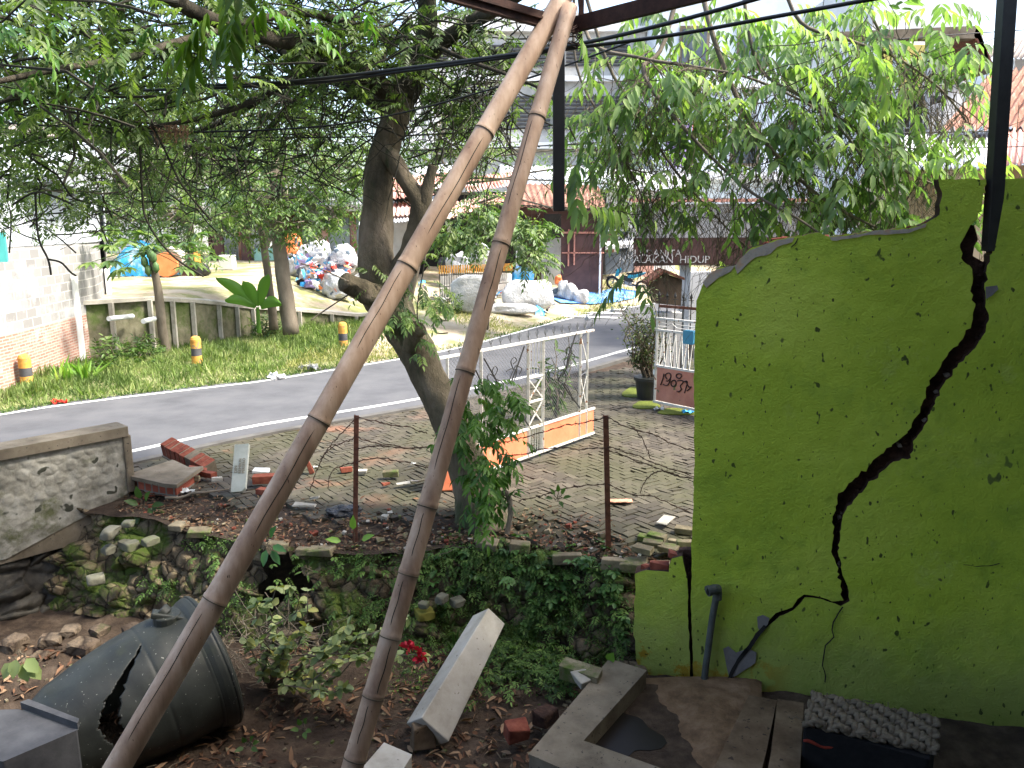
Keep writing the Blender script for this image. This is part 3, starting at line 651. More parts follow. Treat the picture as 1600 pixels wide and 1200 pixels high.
# broken brick bits along the torn top edge
b = MB()
for (x, y, s) in ((1215, 377, 9), (1200, 381, 7), (1228, 373, 7), (1290, 369, 5), (1425, 356, 6), (1448, 350, 6), (1180, 389, 6), (1055, 868, 12), (1030, 884, 16), (1012, 888, 10)):
    d = W(x, y, -.08); b.box(d, (s*.011, .1, s*.0045), Matrix.Rotation(R(-16+random.uniform(-12, 12)), 3, 'Z') @ Matrix.Rotation(random.uniform(-.3, .3), 3, 'Y'), jit=.012)
b.build('torn_brick', M['brick'], gw, bevel=.004)
# grey plastic pipe
pipe = thing('plastic_pipe', 'slim grey plastic pipe with an elbow standing against the green wall', 'pipe', tuple(W(1101, 1108, .1)))
pp = smooth_path([W(1101, 1112, .12), W(1101, 1060, .1), W(1107, 1010, .08), W(1114, 960, .07), W(1121, 925, .07)], 5)
MB().tube(pp, .031, 12).build('pipe_run', M['pvc'], pipe, smooth=True)
e0 = pp[-1]; b = MB(); b.tube([e0-V(0, 0, .07), e0+V(0, 0, .0), e0+V(-.015, -.03, .045), e0+V(-.045, -.05, .055), e0+V(-.1, -.07, .045)], [.043, .043, .045, .043, .043], 14, cap=True)
b.tube([e0+V(-.085, -.065, .048), e0+V(-.112, -.073, .043)], .05, 14); b.build('elbow', M['pvc'], pipe, smooth=False)
b = MB(); b.tube([e0+V(-.111, -.073, .043), e0+V(-.1135, -.0735, .0427)], .034, 14); b.build('pipe_mouth', M['dark'], pipe)
# ---- steel posts and roof frame
def steelpost(label, a, c, wdt):
    t = thing('steel_post', label, 'post', tuple(c)); MB().bar(a, c, wdt, wdt, up=V(0, 1, 0)).build('shaft', M['steel_dk'], t, bevel=.004); return t
steelpost('dark steel post standing up through the crack of the green wall', P(1577, -60, 6.25), W(1548, 392, -.06), .10)
steelpost('short dark steel post hanging free from the rusty roof frame', P(873, 20, 5.35), P(873, 330, 5.35), .075)
steelh = [o for o in col.objects if o.name.startswith('steel_post')]
ZR = P(885, 42, 5.1).z
c0 = P(885, 42, 5.1)
def onz(px, py, z): r = ray(px, py); return V(0, 0, CZ)+r*((z-CZ)/r.z)
la = onz(700, -12, ZR); ra = onz(1060, -2, ZR)
dl = (la-c0).normalized(); dr = (ra-c0).normalized()
rf = thing('roof_frame', 'rusty angle iron frame of the open shed roof overhead', 'roof frame', tuple(c0))
b = MB(); b.bar(c0, c0+dl*9, .04, .085); b.bar(c0+V(0, 0, .0), c0+dl*9+V(0, 0, 0), .075, .012); b.build('eave_beam', M['rust_shaded'], rf)
b = MB(); b.bar(c0+dr*.05, c0+dr*9, .04, .085); b.build('eave_beam', M['rust_shaded'], rf)
b = MB(); b.bar(c0+V(0, .03, .32), c0+dl*9+V(0, 0, .36), .03, .06); b.build('upper_rail', M['rust_shaded'], rf)
b = MB(); b.bar(c0+V(0, .03, .32), c0+dr*9+V(0, 0, .36), .03, .06); b.build('upper_rail', M['rust_shaded'], rf)
for k in (.12, .75, 1.6, 2.6):
    for dd in (dl, dr):
        MB().bar(c0+dd*k+V(0, 0, .03), c0+dd*k+V(0, 0, .34), .03, .03).build('strut', M['rust_shaded'], rf)
MB().bar(c0+V(0, -.02, .02), c0+V(0, -.02, .45), .05, .05).build('corner_strut', M['rust_shaded'], rf)
MB().bar(c0+V(0, -.05, .36), c0+V(0, -8, .9), .05, .08).build('hip_rail', M['rust_shaded'], rf)
# shed roof sheet and the house the view looks out from
b = MB(); zr = ZR+.42; i0 = c0+V(0, -1.3, 0)
b.prism([V(i0.x, i0.y, zr), V(-7, -3.4, zr+.2), V(-7, -9, zr+.6), V(4.75, -9, zr+.6), V(4.75, 5.6, zr+.1), V(2.4, 5.4, zr), V(1.6, 3.6, zr)], (0, 0, .03))  # right part widened out of view to darken the green wall and pit
b.build('roof_sheet', M['tin'], rf)
sky_screen = MB().box((4.62, 1.5, 1.75), (.16, 9.2, 5.4)).build('side_wall', M['plast_grey'], rf)  # added out of view to cut sky light on the wall's right end
hs = thing('house', 'plain plastered house behind the viewpoint', 'house', (0, -3, 0))
b = MB(); b.box((0, -2.4, 3.2), (13, 1.6, 8.6)); b.build('back_wall', M['plast_grey'], hs)
b = MB(); b.box((0, -.7, 1.62), (11, 3.2, .16)); b.build('floor_slab', M['conc_dk'], hs)
nb = thing('unseen_shade_block', 'tall unseen block added right of the green wall to shade the garden', 'house', (8, 4, 0))
b = MB(); b.box((9.2, 2.3, 5.25), (6.6, 7.2, 13.5)); b.build('side_wall', M['plast_grey'], nb)  # added mass outside the frame, sized to keep sun off the pit
# =================================================================== BAMBOO
def bamboo(label, a, c, r0, r1, nodes):
    a = Vector(a); c = Vector(c); d = (c-a); c2 = c+d*(( -.95-c.z)/d.z) if d.z else c
    t = thing('bamboo_pole', label, 'bamboo pole', tuple(c2), 'bamboo poles propping the roof frame')
    L_ = (c2-a).length; dd = (c2-a)/L_; Lv = (c-a).length
    ss = np.linspace(0, Lv*1.05, 400); yy = [to_px(a+dd*float(s))[1] for s in ss]
    pts = []; rs = []; ns = sorted([float(np.interp(n, yy, ss)) for n in nodes]+[Lv*1.14, Lv*1.32])
    s = 0; ev = [0]
    bend = dd.cross(V(0, 0, 1)).normalized()
    xs_ = sorted(set([0, L_]+list(np.linspace(0, L_, 60))+[q+k for q in ns for k in (-.03, -.012, -.004, .004, .015, .03)]))
    for s in xs_:
        if s < 0 or s > L_: continue
        r_ = r0+(r1-r0)*min(1.15, s/Lv)
        for q in ns:
            e = abs(s-q)
            if e < .006: r_ *= 1.06
            elif e < .02: r_ *= 1.015
        k = sum(1 for q in ns if q < s)
        pts.append(a+dd*s+bend*(.012*math.sin(s*1.1+.6))); rs.append(r_)
    MB().tube(pts, rs, 20, rough=.0).build('cane', M['bamboo'], t, smooth=True)
    for q in ns:
        if q > L_: continue
        j = min(range(len(pts)), key=lambda m_: abs((pts[m_]-a).dot(dd)-q)); o1 = dd.orthogonal().normalized(); o2 = dd.cross(o1)
        MB().tube([pts[j]+dd*.012+(o1*math.cos(t_)+o2*math.sin(t_))*(rs[j]*.985) for t_ in np.linspace(0, 2*math.pi, 30)], .003, 5).build('node_ring', M['twig'], t, smooth=True)
    # dark long splits running down the cane
    vd = (V(0, 0, CZ)-(a+c)/2).normalized(); sd_ = dd.cross(vd).normalized()
    for i in range(len(ns)-1):
        if random.random() < .9:
            off = random.uniform(-.6, .6); q0 = ns[i]+.03; q1 = q0+(ns[i+1]-ns[i])*random.uniform(.4, .9)
            prev = None; line = []
            for k in range(12):
                s = q0+(q1-q0)*k/11; j = min(range(len(pts)), key=lambda m_: abs((pts[m_]-a).dot(dd)-s)); rr = rs[j]; o2 = off+.04*math.sin(k*.9)
                line.append(a+dd*s+(pts[j]-a-dd*(pts[j]-a).dot(dd))+(vd*math.cos(o2)+sd_*math.sin(o2))*(rr*.985))
            MB().tube(line, [.0005]+[.003]*10+[.0005], 5).build('split', M['twig_dk'], t)
    return t
M['bamboo'] = mat('weathered_bamboo', [(.26, .16, .105), (.44, .3, .2), (.6, .45, .33)], 3.2, .62, .35, .003, 50, stretch=(2.8, 2.8, .5), spots=(30, .71), spotc=(.08, .045, .025), spec=.35, moss=(1.1, .6), mossc=(.22, .17, .13))
bamboo('thick bamboo pole leaning across to the lower left corner of the garden', P(884, -10, 5.0), P(182, 1200, 3.25), .056, .061, [205, 415, 655, 935])
bamboo('slimmer bamboo pole rising steeper beside its thick leaning mate', P(892, 10, 4.9), P(548, 1200, 3.45), .046, .054, [180, 378, 577, 787, 892, 990, 1083, 1180])
t = [o for o in col.objects if o.name == 'roof_frame'][0]
b = MB()
for k in range(9):
    c = c0+V(-.01+random.uniform(-.01, .01), -.07, -.02-.012*k); pts = [c+V(math.cos(a)*.09, math.sin(a)*.08, random.uniform(-.02, .02)) for a in np.linspace(0, 6.6, 14)]
    b.tube(pts, .003, 5)
b.build('binding_wire', M['wire'], t)
# =================================================================== BARBED WIRE FENCE
def fpost(label, px0, py0, px1, py1, d):
    a, c = P(px0, py0, d), P(px1, py1, d); t = thing('fence_post', label, 'fence post', tuple(c), 'rusty posts of the barbed wire fence')
    c = c-V(0, 0, .15); b = MB(); b.bar(a, c, .05, .006, up=V(0, 1, 0)); b.bar(a+V(-.024, .026, 0), c+V(-.024, .026, 0), .006, .05, up=V(0, 1, 0)); b.build('angle_iron', M['rust'], t); return t
d1 = G(555, 838).y; d2 = G(950, 848).y
fpost('rusty angle iron fence post between the two bamboo poles', 557, 649, 554, 838, d1)
fpost('rusty angle iron fence post on the paving edge near the green wall', 947, 649, 952, 848, d2)
def strand(pts, label):
    pts = smooth_path([P(*p) for p in pts], 7); pts = [p+V(random.gauss(0, .004), random.gauss(0, .004), random.gauss(0, .006)) for p in pts]
    b = MB(); q1 = []; q2 = []
    for i, p in enumerate(pts):
        a = i*1.3; q1.append(p+V(0, math.cos(a), math.sin(a))*.004); q2.append(p-V(0, math.cos(a), math.sin(a))*.004)
    b.tube(q1, .0035, 5); b.tube(q2, .0035, 5)
    for i in range(1, len(pts)-1, 2):
        p = pts[i]
        for k in range(2):
            v = V(random.uniform(-1, 1), random.uniform(-1, 1), random.uniform(-1, 1)).normalized()*.028; b.tube([p-v, p+v], [.0012, .0012], 4)
        b.tube([p+V(math.cos(a)*.001, math.cos(a)*.008, math.sin(a)*.008) for a in np.linspace(0, 6.3, 6)], .003, 4)
    tag(b.build('barbed_wire', M['wire']), label, 'barbed wire', 'strands of the barbed wire fence')
e1, e2 = d1-.04, d2-.04
strand([(557, 652, e1), (600, 662, e1), (640, 668, e1+.2), (668, 678, e1+.3)], 'topmost rusty barbed strand from the left post to the tree trunk')
strand([(557, 684, e1), (600, 694, e1), (640, 700, e1+.2), (672, 697, e1+.3)], 'second rusty barbed strand from the left post to the tree trunk')
strand([(557, 702, e1), (585, 697, e1), (625, 700, e1+.1), (670, 698, e1+.3)], 'third rusty barbed strand twisting into the second by the tree')
strand([(557, 722, e1), (590, 716, e1), (630, 722, e1+.1), (668, 730, e1+.3)], 'lowest rusty barbed strand from the left post to the tree trunk')
strand([(555, 655, e1), (530, 680, e1), (508, 708, e1), (495, 735, e1), (485, 765, e1)], 'barbed strand falling steeply from the top of the left post')
strand([(553, 684, e1), (530, 694, e1), (510, 706, e1), (502, 718, e1)], 'barbed strand sagging from the middle of the left post')
strand([(553, 724, e1), (530, 728, e1), (516, 742, e1), (513, 764, e1)], 'loose barbed end curling down beside the left post')
strand([(949, 651, e2), (980, 668, e2), (1020, 678, e2), (1055, 695, e2), (1110, 712, e2-.1)], 'topmost barbed strand from the right post to the green wall')
strand([(949, 698, e2), (985, 708, e2), (1020, 722, e2), (1055, 735, e2), (1110, 752, e2-.1)], 'upper middle barbed strand from the right post to the green wall')
strand([(949, 702, e2), (990, 718, e2), (1030, 732, e2), (1060, 744, e2), (1110, 748, e2-.1)], 'lower middle barbed strand from the right post to the green wall')
strand([(950, 756, e2), (985, 772, e2), (1020, 776, e2), (1055, 790, e2), (1110, 816, e2-.1)], 'lowest barbed strand from the right post to the green wall')
strand([(985, 664, e2), (1000, 680, e2), (1010, 700, e2), (1016, 716, e2)], 'short loose wire hanging from the top right strand')
strand([(1000, 770, e2), (1008, 752, e2), (1018, 742, e2), (1035, 736, e2), (1060, 742, e2)], 'short loose wire arching above the lowest right strand')
strand([(945, 652, e2), (910, 660, e2+.1), (870, 668, e2+.3), (820, 684, e2+.4), (780, 692, e2+.4)], 'topmost barbed strand from the right post to the tree')
strand([(945, 700, e2), (905, 702, e2+.1), (860, 700, e2+.2), (800, 712, e2+.4), (770, 704, e2+.4)], 'middle barbed strand from the right post to the tree')
strand([(945, 756, e2), (915, 758, e2+.1), (880, 764, e2+.2), (840, 776, e2+.3), (810, 782, e2+.4)], 'lowest barbed strand from the right post to the tree')
# =================================================================== MAIN TREE
tree = thing('leaning_tree', 'large leaning mossy tree with a forked trunk growing through the fence', 'tree', tuple(G(745, 800)))
D0 = 8.7
def tp_(l): return smooth_path([P(*p) for p in l], 6)
tr = tp_([(757, 830, 8.5), (742, 770, 8.6), (718, 700, 8.7), (690, 630, 8.75), (655, 560, 8.8), (622, 500, 8.85), (600, 450, 8.9), (588, 400, 8.95), (588, 330, 9.0), (596, 260, 9.05), (612, 200, 9.1), (628, 150, 9.1)])
b = MB(); b.tube(tr, lerp_list([.33, .25, .2, .19, .2, .22, .24, .2, .165, .16, .155, .15], len(tr)), 26, rough=.22)
l2 = tp_([(612, 470, 8.85), (628, 420, 8.8), (648, 372, 8.75), (655, 320, 8.7), (636, 285, 8.75), (615, 252, 8.85), (604, 236, 9.0)])
b.tube(l2, lerp_list([.16, .13, .1, .085, .09, .095, .09], len(l2)), 16, rough=.3)
l3 = tp_([(655, 350, 8.75), (664, 310, 8.7), (672, 275, 8.7), (676, 258, 8.7)]); b.tube(l3, lerp_list([.09, .07, .06, .055], len(l3)), 12, rough=.2)
l4 = tp_([(600, 470, 8.8), (575, 458, 8.65), (555, 448, 8.55), (538, 440, 8.45)]); b.tube(l4, lerp_list([.2, .14, .115, .1], len(l4)), 14, rough=.35)
b.tube(tp_([(640, 545, 8.65), (650, 520, 8.55), (655, 512, 8.5)]), [.1]*6+[.09]*7, 10, rough=.3)
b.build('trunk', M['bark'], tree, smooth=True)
brs = [  # big boughs in the crown: px,py,d ... radius start,end
 ([(626, 160, 9.1), (560, 110, 8.6), (500, 80, 8.0), (430, 60, 7.2), (330, 30, 6.4), (200, -40, 5.6)], .15, .05),
 ([(612, 175, 9.1), (560, 140, 9.2), (500, 110, 9.3), (430, 70, 9.4), (330, 10, 9.2)], .14, .06),
 ([(630, 150, 9.1), (650, 110, 9.1), (665, 60, 9.0), (668, 0, 8.9), (660, -120, 8.6)], .2, .1),
 ([(648, 110, 9.1), (700, 60, 9.0), (780, 10, 8.6), (900, -60, 8.2), (1100, -180, 8.0)], .12, .06),
 ([(540, 85, 8.3), (480, 115, 8.2), (420, 145, 7.8), (350, 175, 7.3), (260, 195, 7.0), (165, 207, 6.8)], .055, .018),
 ([(600, 60, 8.8), (480, 20, 7.4), (300, 60, 6.2), (200, 90, 5.4), (80, 110, 4.8), (-60, 140, 4.4)], .05, .014),
 ([(480, 100, 8.9), (400, 160, 9.2), (320, 200, 9.4), (200, 225, 9.4), (80, 215, 9.2), (-60, 230, 9)], .05, .015),
 ([(600, 90, 9.2), (470, 150, 10), (380, 230, 10.4), (250, 220, 10.8), (120, 190, 11)], .06, .015),
 ([(660, 60, 9.0), (720, 90, 8.4), (800, 120, 8.2), (860, 150, 8.0), (900, 220, 8)], .035, .01),
]
b = MB(); boughs = []
for pts, r0, r1 in brs:
    q = tp_(pts); boughs.append(q); b.tube(q, lerp_list([r0*.78, r1*.8], len(q)), 9, rough=.2)
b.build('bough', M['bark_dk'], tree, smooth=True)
# right-hand drooping branches (one leafing side limb of the same crown)
rb = [
 ([(1100, -180, 8.0), (1040, 60, 7.6), (1005, 110, 7.4), (1060, 190, 7.2), (1160, 290, 7.0), (1260, 350, 6.9), (1330, 405, 6.8)], .04, .01),
 ([(1100, -180, 8.0), (1100, 0, 7.6), (1160, 170, 7.4), (1230, 260, 7.2), (1300, 320, 7.1), (1400, 370, 7.0)], .045, .012),
 ([(900, -60, 8.2), (920, 60, 7.6), (1000, 90, 7.4), (1090, 105, 7.3), (1180, 125, 7.2), (1290, 180, 7.2), (1350, 250, 7.1)], .03, .01),
 ([(1200, -160, 7.6), (1240, 20, 7.4), (1320, 60, 7.4), (1400, 90, 7.5), (1470, 140, 7.6), (1510, 190, 7.6)], .03, .01),
 ([(1150, -120, 7.8), (1180, 90, 7.6), (1250, 150, 7.4), (1320, 190, 7.3), (1420, 270, 7.2), (1500, 300, 7.2)], .03, .01),
 ([(900, -60, 8.2), (950, 100, 8), (1000, 180, 7.9), (1050, 260, 7.8), (1120, 340, 7.8), (1180, 400, 7.7)], .03, .008),
 ([(900, -60, 8.2), (900, 100, 8.2), (960, 220, 8.1), (1000, 300, 8), (1010, 360, 7.8)], .025, .007),
 ([(1300, -100, 8), (1380, 60, 8.2), (1440, 160, 8.2), (1460, 230, 8.2)], .025, .007),
]
b = MB(); rbs = []
for pts, r0, r1 in rb:
    q = tp_(pts); rbs.append(q); b.tube(q, lerp_list([r0*.62, r1*.8], len(q)), 7, rough=.1)
b.build('drooping_branch', M['bark_lt'], tree, smooth=True)
# twigs + compound leaves, right side
def clear(p): return p.x < .9 or p.z > 3.95 or (p.x-W0.x)*(-wn.x)+(p.y-W0.y)*(-wn.y) > .22
tw = MB(); bases = []; dirs = []
for q in rbs:
    for i in range(len(q)//3, len(q)):
        for k in range(2):
            if random.random() < .45: continue
            p = q[i]; L_ = random.uniform(.25, .9)
            d = V(random.uniform(-1, 1), random.uniform(-.8, .8), random.uniform(-.9, .5)).normalized()
            e = p+d*L_
            if not (clear(p) and clear(e)): continue
            ln_ = wander(p, e, 5, .05); tw.tube(ln_, [.006, .0055, .005, .004, .003, .0025], 4)
            for m_ in range(random.randint(1, 3)):
                s = random.choice(ln_[2:]); bases.append(s); dirs.append((d*.7+V(random.uniform(-1, 1), random.uniform(-1, 1), random.uniform(-.5, .3))).normalized())
# extra hanging bare twigs
for k in range(1250):
    q = random.choice(rbs[:7]); p = random.choice(q[len(q)//3:])+V(random.gauss(0, .15), random.gauss(0, .2), random.gauss(0, .1)); e = p+V(random.gauss(0.05, .3), random.gauss(0, .25), -random.uniform(.3, 1.1))
    if not (clear(p) and clear(e) and clear(p.lerp(e, .5))): continue
    tw.tube(wander(p, e, 6, .09), [.0036, .0034, .003, .0026, .0022, .002, .0016], 3)
tw.build('twigs', M['twig'], tree)
base = np.array([tuple(p) for p in bases]); dd_ = np.array([tuple(p) for p in dirs])
ex = []
for (px, py, d, r, n) in [(1250, 80, 7.6, .55, 26), (1380, 150, 7.7, .5, 14), (1150, 60, 7.9, .6, 26), (1330, 290, 7.3, .42, 24), (1210, 310, 7.4, .3, 10), (1420, 330, 7.1, .26, 16), (1470, 40, 8, .35, 10), (1000, 60, 8, .5, 16), (1080, 160, 8.0, .4, 9), (1240, 210, 7.5, .45, 20), (1440, 250, 7.5, .25, 6), (950, 150, 7.9, .35, 8), (1300, 20, 8.2, .6, 26), (1350, 365, 7.1, .22, 9), (1040, 20, 8.4, .6, 18), (1500, 110, 8.1, .2, 5)]:
    ex.append(ball(P(px, py, d), r, n))
exb = np.concatenate(ex); exd = rng.normal(size=exb.shape)*np.array([1, .8, .3])+np.array([.35, -.25, -.15])
base = np.concatenate([base, exb]); dd_ = np.concatenate([dd_, exd])
# leaves stay off the corner of the green wall
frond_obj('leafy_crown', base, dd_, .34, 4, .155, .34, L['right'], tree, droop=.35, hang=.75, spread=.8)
near_f = [(735, 330, 0), ]
nb_ = [P(898, 240, 5.9), P(905, 320, 6.0), P(985, 415, 6.4), P(1010, 335, 6.6), P(900, 20, 5.6), P(1040, 350, 6.5), P(930, 165, 6.2), P(1350, 60, 5.2)]
nd_ = [V(.05, -.1, -.8), V(.9, -.1, .05), V(-.7, -.2, -.7), V(.5, -.2, -.3), V(.3, -.1, -1), V(.6, -.2, -.5), V(.4, 0, -.7), V(.4, 0, -.6)]
frond_obj('leafy_crown', np.array([tuple(p) for p in nb_]), np.array([tuple(p) for p in nd_]), .36, 6, .17, .33, L['right'], tree, droop=.25, hang=1.1, spread=.6)
# left side: dark fine crown
clumps = [(60, 40, 5.0, .55, 70), (180, 60, 6.0, .7, 110), (330, 40, 6.8, .7, 110), (470, 30, 7.6, .6, 90), (100, 150, 6.5, .8, 150), (250, 130, 7.6, .7, 130), (60, 240, 8.5, .8, 130), (0, 180, 7.6, .7, 120), (200, 230, 9.6, .8, 110), (330, 200, 9.8, .8, 100), (420, 230, 10.2, .8, 90), (430, 120, 9.6, .7, 90), (560, 60, 9.6, .7, 90), (690, 90, 9.6, .7, 80), (740, 40, 9.0, .6, 70), (500, 180, 10, .6, 60), (700, 200, 10.2, .55, 40), (740, 150, 9.6, .5, 50), (560, 240, 10.3, .5, 40), (800, 120, 9.4, .5, 40), (560, 110, 8.4, .6, 80), (620, 60, 8.4, .5, 70), (520, 60, 7.8, .5, 60), (20, 310, 9.6, .5, 40), (120, 320, 10.2, .5, 40), (280, 300, 10.6, .6, 60), (-80, 80, 5.5, .8, 90)]
above = [(100, -150, 6, 1.3, 150), (400, -140, 7, 1.3, 150), (700, -140, 8.5, 1.3, 150), (-200, -20, 7, 1.3, 140), (300, -260, 9, 2, 180), (600, -330, 10, 2.2, 200), (0, -260, 9, 2.2, 200), (-300, 100, 10, 1.8, 140)]
bs_ = np.concatenate([ball(P(x, y, d), r*1.15, n, .75) for x, y, d, r, n in clumps+above])
dr_ = rng.normal(size=bs_.shape)*np.array([1, .9, .35])+np.array([-.3, -.1, -.15])
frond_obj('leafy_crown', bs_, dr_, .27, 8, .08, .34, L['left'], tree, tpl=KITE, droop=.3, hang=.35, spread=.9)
b = MB()
for (x, y, d, r, n) in clumps:
    for k in range(int(14+r*20)):
        p = Vector(ball(P(x, y, d), r, 1)[0]); v = V(random.gauss(-.35, .8), random.gauss(0, .6), random.gauss(-.05, .35)).normalized()*random.uniform(.5, 1.4)
        b.tube(wander(p-v*.5, p+v*.5, 6, .09), [.010, .009, .008, .006, .005, .004, .003], 5)
for k in range(260):
    x, y, d = random.uniform(150, 800), random.uniform(60, 260), random.uniform(8.4, 10)
    p = P(x, y, d); e = p+V(random.gauss(0, .45), random.gauss(0, .3), -random.uniform(.3, 1.1)); b.tube(wander(p, e, 7, .09), [.009, .008, .007, .006, .005, .004, .003, .002], 5)
for pts in ([(215, 120, 6.4), (222, 300, 6.6), (232, 350, 6.6), (270, 400, 6.6), (318, 432, 6.6)], [(55, 300, 7), (60, 370, 7), (75, 405, 7), (80, 430, 7)], [(75, 405, 7), (95, 410, 7), (110, 425, 7), (119, 431, 7)],
            [(240, 200, 6.9), (260, 240, 6.9), (285, 290, 6.9), (330, 345, 7)], [(20, 320, 7), (60, 300, 7), (115, 320, 7)]):
    b.tube(tp_(pts), .009, 5)
b.build('twigs', M['twig_dk'], tree)
# nearer, lighter sprays at the top left
nl = [(20, 15, 4.2), (70, 85, 4.6), (110, 75, 4.8), (190, 85, 5.0), (260, 50, 5.1), (135, 140, 5.1), (10, 150, 4.6), (0, 60, 4.2), (430, 15, 4.6), (470, 30, 4.9), (560, 20, 5.2), (300, 45, 5.3)]
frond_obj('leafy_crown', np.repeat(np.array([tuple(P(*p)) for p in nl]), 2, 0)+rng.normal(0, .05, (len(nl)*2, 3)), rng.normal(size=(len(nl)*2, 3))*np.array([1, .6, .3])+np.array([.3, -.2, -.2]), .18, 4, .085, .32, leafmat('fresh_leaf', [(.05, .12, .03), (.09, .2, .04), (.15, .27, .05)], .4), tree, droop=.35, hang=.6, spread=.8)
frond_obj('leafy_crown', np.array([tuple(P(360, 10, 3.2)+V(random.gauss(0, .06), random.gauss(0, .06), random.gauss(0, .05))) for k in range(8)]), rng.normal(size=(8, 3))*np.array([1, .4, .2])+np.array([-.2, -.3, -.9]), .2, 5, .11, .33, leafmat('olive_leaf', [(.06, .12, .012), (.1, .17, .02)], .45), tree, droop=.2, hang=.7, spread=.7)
# shoots on the trunk
def shoot(cs, r, n, ll, m, **k):
    bb = np.concatenate([ball(P(x, y, d), r, n) for x, y, d in cs]); frond_obj('foliage', bb, rng.normal(size=bb.shape)*np.array([1, .6, .5])+np.array([.3, -.6, .0]), k.pop('fl', .2), k.pop('pairs', 4), ll, .36, m, tree, tpl=BLADE, **k)
shoot([(735, 610, 8.4), (765, 605, 8.4), (800, 620, 8.3), (715, 640, 8.4), (775, 780, 7.8), (755, 790, 7.8), (710, 690, 8.2), (770, 640, 8.3), (780, 690, 8.1), (750, 720, 8), (770, 750, 7.9), (745, 680, 8.1), (800, 650, 8.2), (730, 660, 8.3), (790, 720, 8.0), (760, 660, 8.3), (745, 740, 7.9)], .22, 7, .125, leafmat('shoot_leaf', [(.04, .1, .015), (.08, .18, .025), (.14, .26, .04)], .4))
shoot([(640, 500, 8.5), (655, 540, 8.5), (620, 490, 8.5), (605, 505, 8.5), (672, 480, 8.4), (690, 480, 8.4)], .12, 6, .085, L['right'], fl=.16)
shoot([(575, 430, 8.6), (600, 470, 8.6), (640, 430, 8.6), (665, 430, 8.5), (680, 450, 8.5), (700, 330, 8.8), (720, 350, 8.8), (760, 345, 8.8), (800, 370, 8.8), (820, 390, 8.6)], .16, 5, .08, L['left'], fl=.24, pairs=6)
b = MB()
for pts in ([(655, 520, 8.6), (652, 480, 8.5), (662, 420, 8.5), (668, 380, 8.6)], [(700, 500, 8.6), (678, 505, 8.5), (682, 520, 8.5), (700, 520, 8.5)], [(560, 450, 8.5), (530, 470, 8.5), (500, 490, 8.5), (486, 500, 8.4)], [(545, 440, 8.4), (500, 420, 8.3), (470, 412, 8.3)]):
    MB().tube(tp_(pts), .008, 5).build('side_stem', M['bark_lt'], tree, smooth=True)
b.tube(tp_([(765, 790, 8.3), (790, 770, 8.0), (798, 800, 7.8), (792, 835, 7.7)]), lerp_list([.04, .03, .03], 19), 8, rough=.2)
b.build('side_stem', M['bark_lt'], tree)
# withered nest of roots hanging on a bough
b = MB()
for k in range(60):
    c = P(265, 196, 6.95); v = V(random.gauss(0, .09), random.gauss(0, .03), 0); b.tube(wander(c+v, c+v*.8+V(0, 0, -random.uniform(.05, .17)), 4, .03), .003, 4)
b.build('dry_tuft', mat('dry_fibre', [(.3, .16, .1), (.45, .27, .18)], 8, .9, 0), tree)
# ---- overhead cables
def cable(label, pts, r):
    tag(MB().tube(smooth_path([P(*p) for p in pts], 6), r, 7).build('overhead_cable', M['cable'], smooth=True), label, 'cable', 'cables strung overhead')
cable('thick black cable ending at the upper edge right of the roof corner', [(-80, 140, 8.2), (200, 135, 7.6), (420, 130, 7), (640, 106, 6.4), (880, 73, 5.9), (1050, 35, 5.5), (1190, -4, 5.2)], .014)
cable('thick black cable running just under its twin to the far upper edge', [(-80, 150, 8.2), (420, 134, 7), (640, 110, 6.4), (890, 76, 5.9), (1050, 55, 5.6), (1200, 28, 5.3), (1400, -8, 5.0)], .013)
cable('thin sagging black cable crossing the dark crown above the root tuft', [(-80, 185, 7.4), (130, 200, 7.5), (330, 206, 7.6), (560, 190, 7.8), (800, 130, 7.4), (1000, 60, 6.8)], .009)
cable('thin straight black cable below the others on the dark crown', [(-80, 205, 10), (200, 210, 10), (480, 215, 10), (760, 205, 10), (1100, 170, 10), (1500, 130, 10)], .01)
cable('second thin black cable near the bottom of the dark crown', [(-80, 222, 11), (200, 228, 11), (480, 236, 11), (760, 232, 11), (1100, 215, 11), (1560, 205, 11)], .009)
cable('faint cable in front of the white tin roof', [(1180, 225, 12), (1400, 232, 12), (1640, 228, 12)], .008)
cable('faint cable crossing the sky beside the steel post', [(1300, 70, 13), (1480, 55, 13), (1640, 44, 13)], .008)
# =================================================================== GARDEN PIT OBJECTS
def quadbox(name, px4, z, h, m, par_=None, bevel=.012, jit=0):
    pts = [G(x, y, z) for x, y in px4]; return MB().prism(pts, (0, 0, -h)).build(name, m, par_, bevel=bevel, fixn=True)
# cracked black water tank lying on its side
tank = thing('water_tank', 'cracked black plastic water tank lying on its side in the garden', 'water tank', tuple(P(250, 1120, 6.0)))
A0 = P(315, 1092, 6.15); A1 = P(60, 1190, 5.35); A0.z = -.98+.56; A1.z = -.98+.34
ax = (A1-A0).normalized(); La = (A1-A0).length
ux = ax.cross(V(0, 0, 1)).normalized(); uz = ux.cross(ax)
if uz.z < 0: uz = -uz
prof = [(-.11, .30), (-.11, .52), (-.10, .56), (-.06, .575), (-.03, .565), (0, .545), (.1, .54), (.2, .535), (.3, .52), (.42, .5), (.55, .475), (.7, .44), (.85, .39), (1.0, .30), (1.05, .2), (1.08, .03)]
pr2 = []
for i in range(len(prof)-1):
    for k in range(14):
        t = k/14; pr2.append((prof[i][0]+(prof[i+1][0]-prof[i][0])*t, prof[i][1]+(prof[i+1][1]-prof[i][1])*t))
pr2.append(prof[-1]); n = 420
vs = []; fs = []
